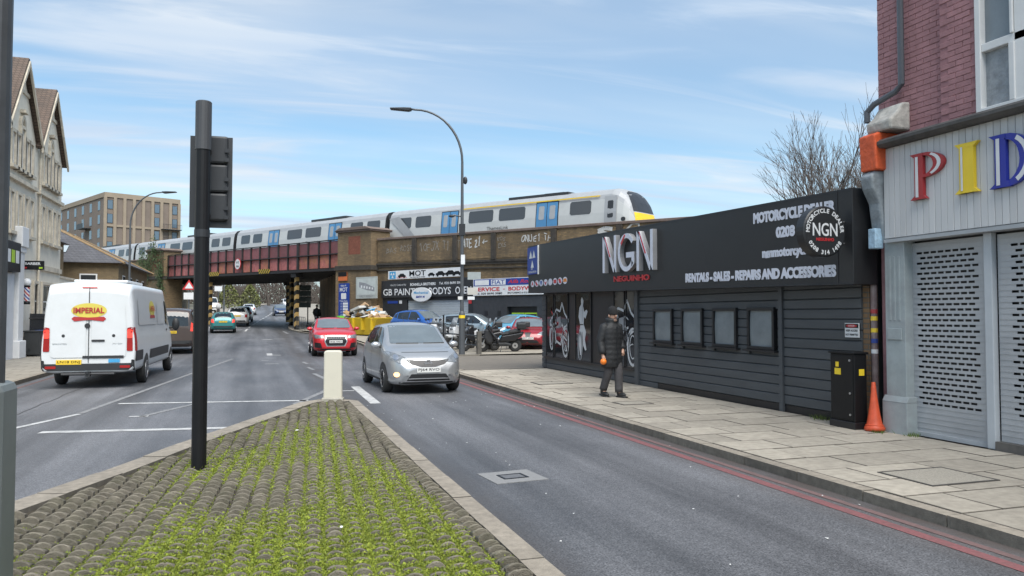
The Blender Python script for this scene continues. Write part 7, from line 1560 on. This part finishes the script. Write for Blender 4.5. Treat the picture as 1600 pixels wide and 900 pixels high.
for s_, hn, cx in ((1, 'hal', .19), (-1, 'har', -.28)):
    for q, (dx, L_) in enumerate(((-.030, .062), (-.010, .072), (.010, .068), (.028, .054))):
        y_ = J[hn][0][1]; J[hn + 'f%d' % q] = ((cx + dx, y_ - .012, J[hn][0][2] - L_ * .55), .0095); J[hn + 'g%d' % q] = ((cx + dx * .9, y_ - .002, J[hn][0][2] - L_), .0085); E_ += [(hn, hn + 'f%d' % q), (hn + 'f%d' % q, hn + 'g%d' % q)]
    J[hn + 't'] = ((cx - s_ * .04, J[hn][0][1] - .03, J[hn][0][2] - .015), .011); E_.append((hn, hn + 't'))
bod = skinbody(pe, J, E_, SKIN)
m = MB(); m.ell((0, -.145, 1.625), (.016, .028, .026), 8, 6); m.build('nose', SKIN, pe, smooth=True)
for s_ in (1, -1): m = MB(); m.ell((s_ * .034, -.132, 1.652), (.009, .008, .006), 8, 6); m.build('eye', BLACK, pe, smooth=True); m = MB(); m.ell((s_ * .092, -.04, 1.63), (.012, .022, .034), 8, 6); m.build('ear', SKIN, pe, smooth=True)
m = MB(); m.ell((0, -.137, 1.578), (.026, .012, .007), 8, 6); m.build('mouth', mat('lips', (0.25, 0.10, 0.085), .5, var=.05), pe, smooth=True)
m = MB(); m.ell((0, -.115, 1.54), (.05, .035, .035), 10, 6); m.build('beard_stubble', mat('stubble', (0.20, 0.13, 0.10), .8, var=.2), pe, smooth=True)
loft([(0, -.05, 1.652, .094, .104), (0, -.05, 1.66, .099, .109), (0, -.05, 1.69, .099, .109), (0, -.048, 1.72, .096, .106), (0, -.045, 1.765, .088, .098), (0, -.04, 1.80, .070, .078), (0, -.04, 1.825, .042, .046), (0, -.04, 1.835, .01, .01)]).build('beanie', KNIT, pe, smooth=True)
rows = [(0, 0, .60, .235, .165), (.0, 0, .615, .24, .17)]
for i in range(29):
    u = i / 28; z = .66 + .72 * u; bul = .004 * math.sin(u * 44) + .006 * math.sin(u * 9); rows.append((0, -.005, z, (.25 - .012 * math.sin(u * 3.1) + bul * .6), .165 + .01 * math.sin(u * 3) + bul))
rows += [(0, -.01, 1.42, .225, .145), (0, -.015, 1.465, .15, .115), (0, -.015, 1.50, .115, .11), (0, -.01, 1.535, .13, .125), (0, -.005, 1.57, .125, .12), (0, .0, 1.59, .10, .10)]
loft(rows, 20).build('coat', COAT, pe, smooth=True)
m = MB(); m.box(-.006, .006, -.192, -.165, .66, 1.42); m.build('coat_zip', DARKM, pe)
for s_, a, b, c in ((1, 'shl', 'ell', 'wrl'), (-1, 'shr', 'elr', 'wrr')):
    A, B, C_ = (Vector(J[k][0]) for k in (a, b, c)); m = MB(); pts = [A + Vector((-s_ * .05, 0, .02))] + [A.lerp(B, i / 5) for i in range(6)] + [B.lerp(C_, i / 5) for i in range(1, 6)]; m.tube(pts, [.085, .098] + [.092 + .002 * (i % 2) for i in range(4)] + [.085] + [.078 + .002 * (i % 2) for i in range(4)] + [.062], 14); m.build('sleeve', COAT, pe, smooth=True)
for s_, a, b, c in ((1, 'hipl', 'knl', 'anl'), (-1, 'hipr', 'knr', 'anr')):
    A, B, C_ = (Vector(J[k][0]) for k in (a, b, c)); m = MB(); pts = [A] + [A.lerp(B, i / 4) for i in range(1, 5)] + [B.lerp(C_, i / 5) for i in range(1, 6)]; m.tube(pts, [.11, .105, .10, .095, .088, .085, .082, .080, .080, .078], 14); m.build('trouser_leg', TROU, pe, smooth=True)
for x, y_, z_, pit in ((.078, -.23, .0, 0), (-.098, .09, .0, .22)):
    m = MB(); m.M = Matrix.Translation((x, y_, z_)) @ Matrix.Rotation(pit, 4, 'X'); m.box(-.048, .048, -.13, .13, 0, .028); m.ell((0, .02, .055), (.05, .13, .055), 12, 8); m.ell((0, .09, .10), (.05, .06, .07), 10, 8); m.build('shoe', SHOE, pe, smooth=True)
ball = thing('orange_ball', 'small round orange object carried in the walking person\'s hand', 'ball', (0, 0, 0)); ball.location = Matrix.Translation((6.62, 13.72, .098)) @ Matrix.Rotation(R(14), 4, 'Z') @ Vector((-.285, -.10, .70)); m = MB(); m.ell((0, 0, 0), (.062, .062, .06), 16, 12); m.build('ball_skin', mat('orange_skin', (0.80, 0.20, 0.02), .4, var=.1, obj=True), ball, smooth=True)
m = MB(); m.lathe([(.01, 0), (.006, .012)], 8, (0, 0, .056)); m.build('stem', PLASTIC, ball)
def farperson(x, y, z, rz, coat, lb, cm):
    p = thing('person', lb, 'person', (x, y, z), rz); Jf = {k: J[k] for k in ('pelvis', 'spine', 'chest', 'neck', 'head0', 'head1', 'head2', 'shl', 'ell', 'wrl', 'hal', 'shr', 'elr', 'wrr', 'har', 'hipl', 'knl', 'anl', 'tol', 'hipr', 'knr', 'anr', 'tor')}; skinbody(p, Jf, [e for e in E_ if e[0] in Jf and e[1] in Jf], SKIN)
    loft([(0, 0, .82, .22, .15), (0, 0, 1.1, .22, .15), (0, 0, 1.36, .24, .15), (0, -.01, 1.46, .12, .11), (0, -.02, 1.52, .09, .09)]).build('coat', cm, p, smooth=True); loft([(0, -.03, 1.64, .10, .11), (0, -.03, 1.72, .098, .105), (0, -.03, 1.755, .03, .03)]).build('hair', BLACK, p, smooth=True)
    for s_, a, b, c in ((1, 'hipl', 'knl', 'anl'), (-1, 'hipr', 'knr', 'anr')): m = MB(); m.tube([J[a][0], J[b][0], J[c][0]], [.105, .085, .075], 10); m.build('trouser_leg', TROU, p, smooth=True)
    for s_, a, b, c in ((1, 'shl', 'ell', 'wrl'), (-1, 'shr', 'elr', 'wrr')): m = MB(); m.tube([J[a][0], J[b][0], J[c][0]], [.085, .075, .055], 10); m.build('sleeve', cm, p, smooth=True)
farperson(4.6, 63.5, hY(63.5) + .11, R(170), None, 'pedestrian in dark clothes walking under the red bridge', COAT)
farperson(-4.4, 100, hY(100) + .1, R(10), None, 'pedestrian in pale top beyond the bridge on the left pavement', mat('pale_top', (.5, .5, .5), .7))

# ------------------------------------------------------------------ trees and things beyond the bridge
BARK = mat('bark', (0.075, 0.062, 0.052), .9, var=.3, scale=4); TWIG = mat('twigs', (0.085, 0.070, 0.060), .9, var=.25, scale=4)
def baretree(lb, x, y, z, hh, spread, seed, trunk=.22, depth=5, nb=3, group='bare winter trees', name='bare_tree', stems=1):
    rr = random.Random(seed); t_ = thing(name, lb, 'tree', (x, y, z), 0, group); tm = MB(); cm = MB()
    def grow(p, d, L_, r, lev):
        m = tm if lev < 2 else cm; pts = [p]; q = p.copy(); dd = d.copy(); k = 3 if lev < 4 else 2
        for i in range(k): dd = (dd + Vector((rr.gauss(0, .12), rr.gauss(0, .12), rr.gauss(.03, .08)))).normalized(); q = q + dd * L_ / k; pts.append(q.copy())
        m.tube(pts, [max(.006, r * (1 - .45 * i / k)) for i in range(k + 1)], 7 if lev < 2 else 4 if lev < 4 else 3, cap=False)
        if lev >= depth: return
        for i in range(nb + (1 if lev < 2 else 0) + rr.randrange(2)):
            a = rr.random() * 6.283; s_ = rr.uniform(.35, .75) * spread; ax = dd.orthogonal().normalized(); ax.rotate(Matrix.Rotation(a, 3, dd)); nd = (dd + ax * s_ + Vector((0, 0, .12))).normalized(); j = rr.randrange(1, k + 1); grow(pts[j].copy(), nd, L_ * rr.uniform(.58, .82), r * rr.uniform(.45, .62), lev + 1)
    for s_ in range(stems): grow(Vector((rr.gauss(0, .25), rr.gauss(0, .25), -.1)) if stems > 1 else Vector((0, 0, -.1)), Vector((rr.gauss(0, .22), rr.gauss(0, .22), 1)).normalized() if stems > 1 else Vector((0, 0, 1)), hh * .33, trunk / (1 if stems == 1 else 1.8), 0)
    tm.build('trunk', BARK, t_, smooth=True); cm.build('crown', TWIG, t_); return t_
baretree('bare winter tree with many upright branches rising behind the dark shop', 23.6, 25.6, 0, 12.0, .62, 5, .24, 5, 3, stems=7)
baretree('bare tree directly beyond the bridge opening, right of the hedge', 3.0, 205, 4.0, 15, 1.0, 11, .4, 5, 3); baretree('bare tree left of centre beyond the bridge opening', -12, 190, 3.6, 15, 1.0, 12, .4, 5, 3); baretree('bare tree on the left beyond the bridge opening', -15, 150, 2.7, 13, 1.0, 13, .35, 5, 3); baretree('bare tree farthest right seen through the bridge', 12.5, 215, 4.2, 15, 1.0, 14, .4, 5, 3)
baretree('bare tree by the far bend beyond the bridge', 18, 190, 3.8, 14, 1.0, 15, .4, 5, 3)
fw = MB(); rr = random.Random(9)
for k in range(15000):
    x = rr.uniform(-50, 45); y = 255 + rr.gauss(0, 6) + .1 * abs(x); z = 5 + rr.random() ** 1.3 * 11 * (0.75 + .3 * math.sin(x * .21)); a = rr.random() * 3.14; L_ = rr.uniform(.6, 2.2); fw.tube([(x, y, z), (x + L_ * .5 * math.cos(a * 2), y, z + L_ * math.sin(a))], [.14, .05], 3, cap=False)
tag(fw.build('distant_wood', TWIG), 'mass of bare grey-brown trees closing the view up the hill', 'trees', kind='stuff')
def conifer(lb, x, y, z, hh, r):
    t_ = thing('evergreen_shrub', lb, 'shrub', (x, y, z), 0, 'evergreens beyond the bridge'); m = MB(); m.tube([(0, 0, 0), (0, 0, hh * .8)], [.12, .03], 6); m.build('trunk', BARK, t_); m = MB(); rr = random.Random(int(x * 10 + y))
    for k in range(900):
        u = rr.random(); rad = r * (1 - u ** 2.2) * (.75 + .35 * rr.random()); a = rr.random() * 6.283; c_ = Vector((rad * math.cos(a), rad * math.sin(a), .15 + u * hh)); e1 = Vector((rr.gauss(0, 1), rr.gauss(0, 1), rr.gauss(0, 1))).normalized() * .22; e2 = Vector((rr.gauss(0, 1), rr.gauss(0, 1), rr.gauss(0, 1))).normalized() * .16; m.add([c_ - e1, c_ - e2, c_ + e1, c_ + e2], [(0, 1, 2, 3)])
    m.build('crown', mat('conifer_leaf', (0.13, 0.14, 0.045), .8, var=.35, scale=1.2), t_)
conifer('rounded yellow-green evergreen on the left beyond the bridge', -4.8, 150, 2.9, 4.6, 2.0); conifer('yellow-green evergreen beside the other one before the fence', -1.2, 158, 3.0, 4.6, 2.0)
fn = thing('board_fence', 'dark boundary fence along the left of the climbing road', 'fence', (0, 180, 3.5), 0, world=True)
for k in range(46): y = 150 + k * 1.6; x = Ledge(y) - 1.3; m = MB(); m.box(x - .05, x + .05, y, y + 1.5, hY(y), hY(y) + 1.9); m.build('fence_panel', mat('fence_dark', (0.05, 0.047, 0.042), .85, var=.3), fn)
def roadsign(lb, x, y, z, parts, hh):
    s = thing('road_sign', lb, 'sign', (x, y, z)); m = MB(); m.tube([(0, 0, -.1), (0, 0, hh)], .05, 8); m.build('post', GLV, s)
    for (kind, dx, dz, r, mm) in parts:
        m = MB()
        if kind == 'o': m.lathe([(r, -.02), (r, .02)], 18, (dx, -.08, dz), axis='y')
        elif kind == 't': m.prism([(dx - r, dz - r * .6), (dx + r, dz - r * .6), (dx, dz + r)], -.1, -.06, lambda a, b, q: (a, q, b))
        else: m.box(dx - r, dx + r, -.1, -.06, dz - r * .7, dz + r * .7)
        m.build('sign_face', mm, s)
        if kind == 't': m = MB(); m.prism([(dx - r*.62, dz - r * .4), (dx + r*.62, dz - r * .4), (dx, dz + r*.58)], -.115, -.101, lambda a, b, q: (a, q, b)); m.build('sign_inner', SWHITE, s)
RBL = mat('roadsign_blue', (0.03, 0.16, 0.5), .45, var=.05)
roadsign('pair of round blue signs on a post beyond the bridge', -4.9, 86, hY(86) + .1, [('o', 0, 4.15, .42, RBL), ('o', 0, 3.3, .42, RBL)], 4.6); roadsign('white panel sign with red border beyond the bridge', -4.6, 104, hY(104) + .1, [('r', 0, 5.3, .55, LETR), ('r', 0, 3.3, .45, SWHITE)], 5.6); roadsign('red triangular warning sign by the left abutment', -5.1, 66, hY(66) + .1, [('t', 0, 3.2, .5, LETR), ('r', 0, 2.4, .38, SWHITE)], 3.6)
l3 = lamp(-4.6, 122, hY(122) + .1, 9.5, 1.8, 'pale tall lamp column far up the road beyond the bridge', R(180))
sb2 = thing('direction_sign', 'grey back of a large road sign standing beside the striped column', 'sign', (4.0, 70, hY(70) + .1), 0, world=True); m = MB()
for k in range(4): m.box(3.05, 4.55, 69.9, 69.95, 2.35 + k * .5, 2.82 + k * .5)
m.build('sign_back', mat('sign_back_grey', (0.10, 0.125, 0.125), .5, .3, var=.1), sb2)
for x in (3.3, 4.3): m = MB(); m.tube([(x, 70, hY(70)), (x, 70, 4.35)], .05, 8); m.build('post', GLV, sb2)
pr_ = thing('pedestrian_rail', 'grey pedestrian guard rail at the kerb under the bridge', 'railing', (3, 58, .7), 0, world=True)
for k in range(12):
    y = 55.5 + k * .55; x = Redge(y) + .35; m = MB(); m.tube([(x, y, hY(y) + .1), (x, y, hY(y) + 1.1)], .025, 6); m.build('post', GLV, pr_)
    if k < 11:
        y2 = y + .55; x2 = Redge(y2) + .35; m = MB()
        for q in (.3, 1.08): m.tube([(x, y, hY(y) + q), (x2, y2, hY(y2) + q)], .02, 6)
        m.build('rail', GLV, pr_)
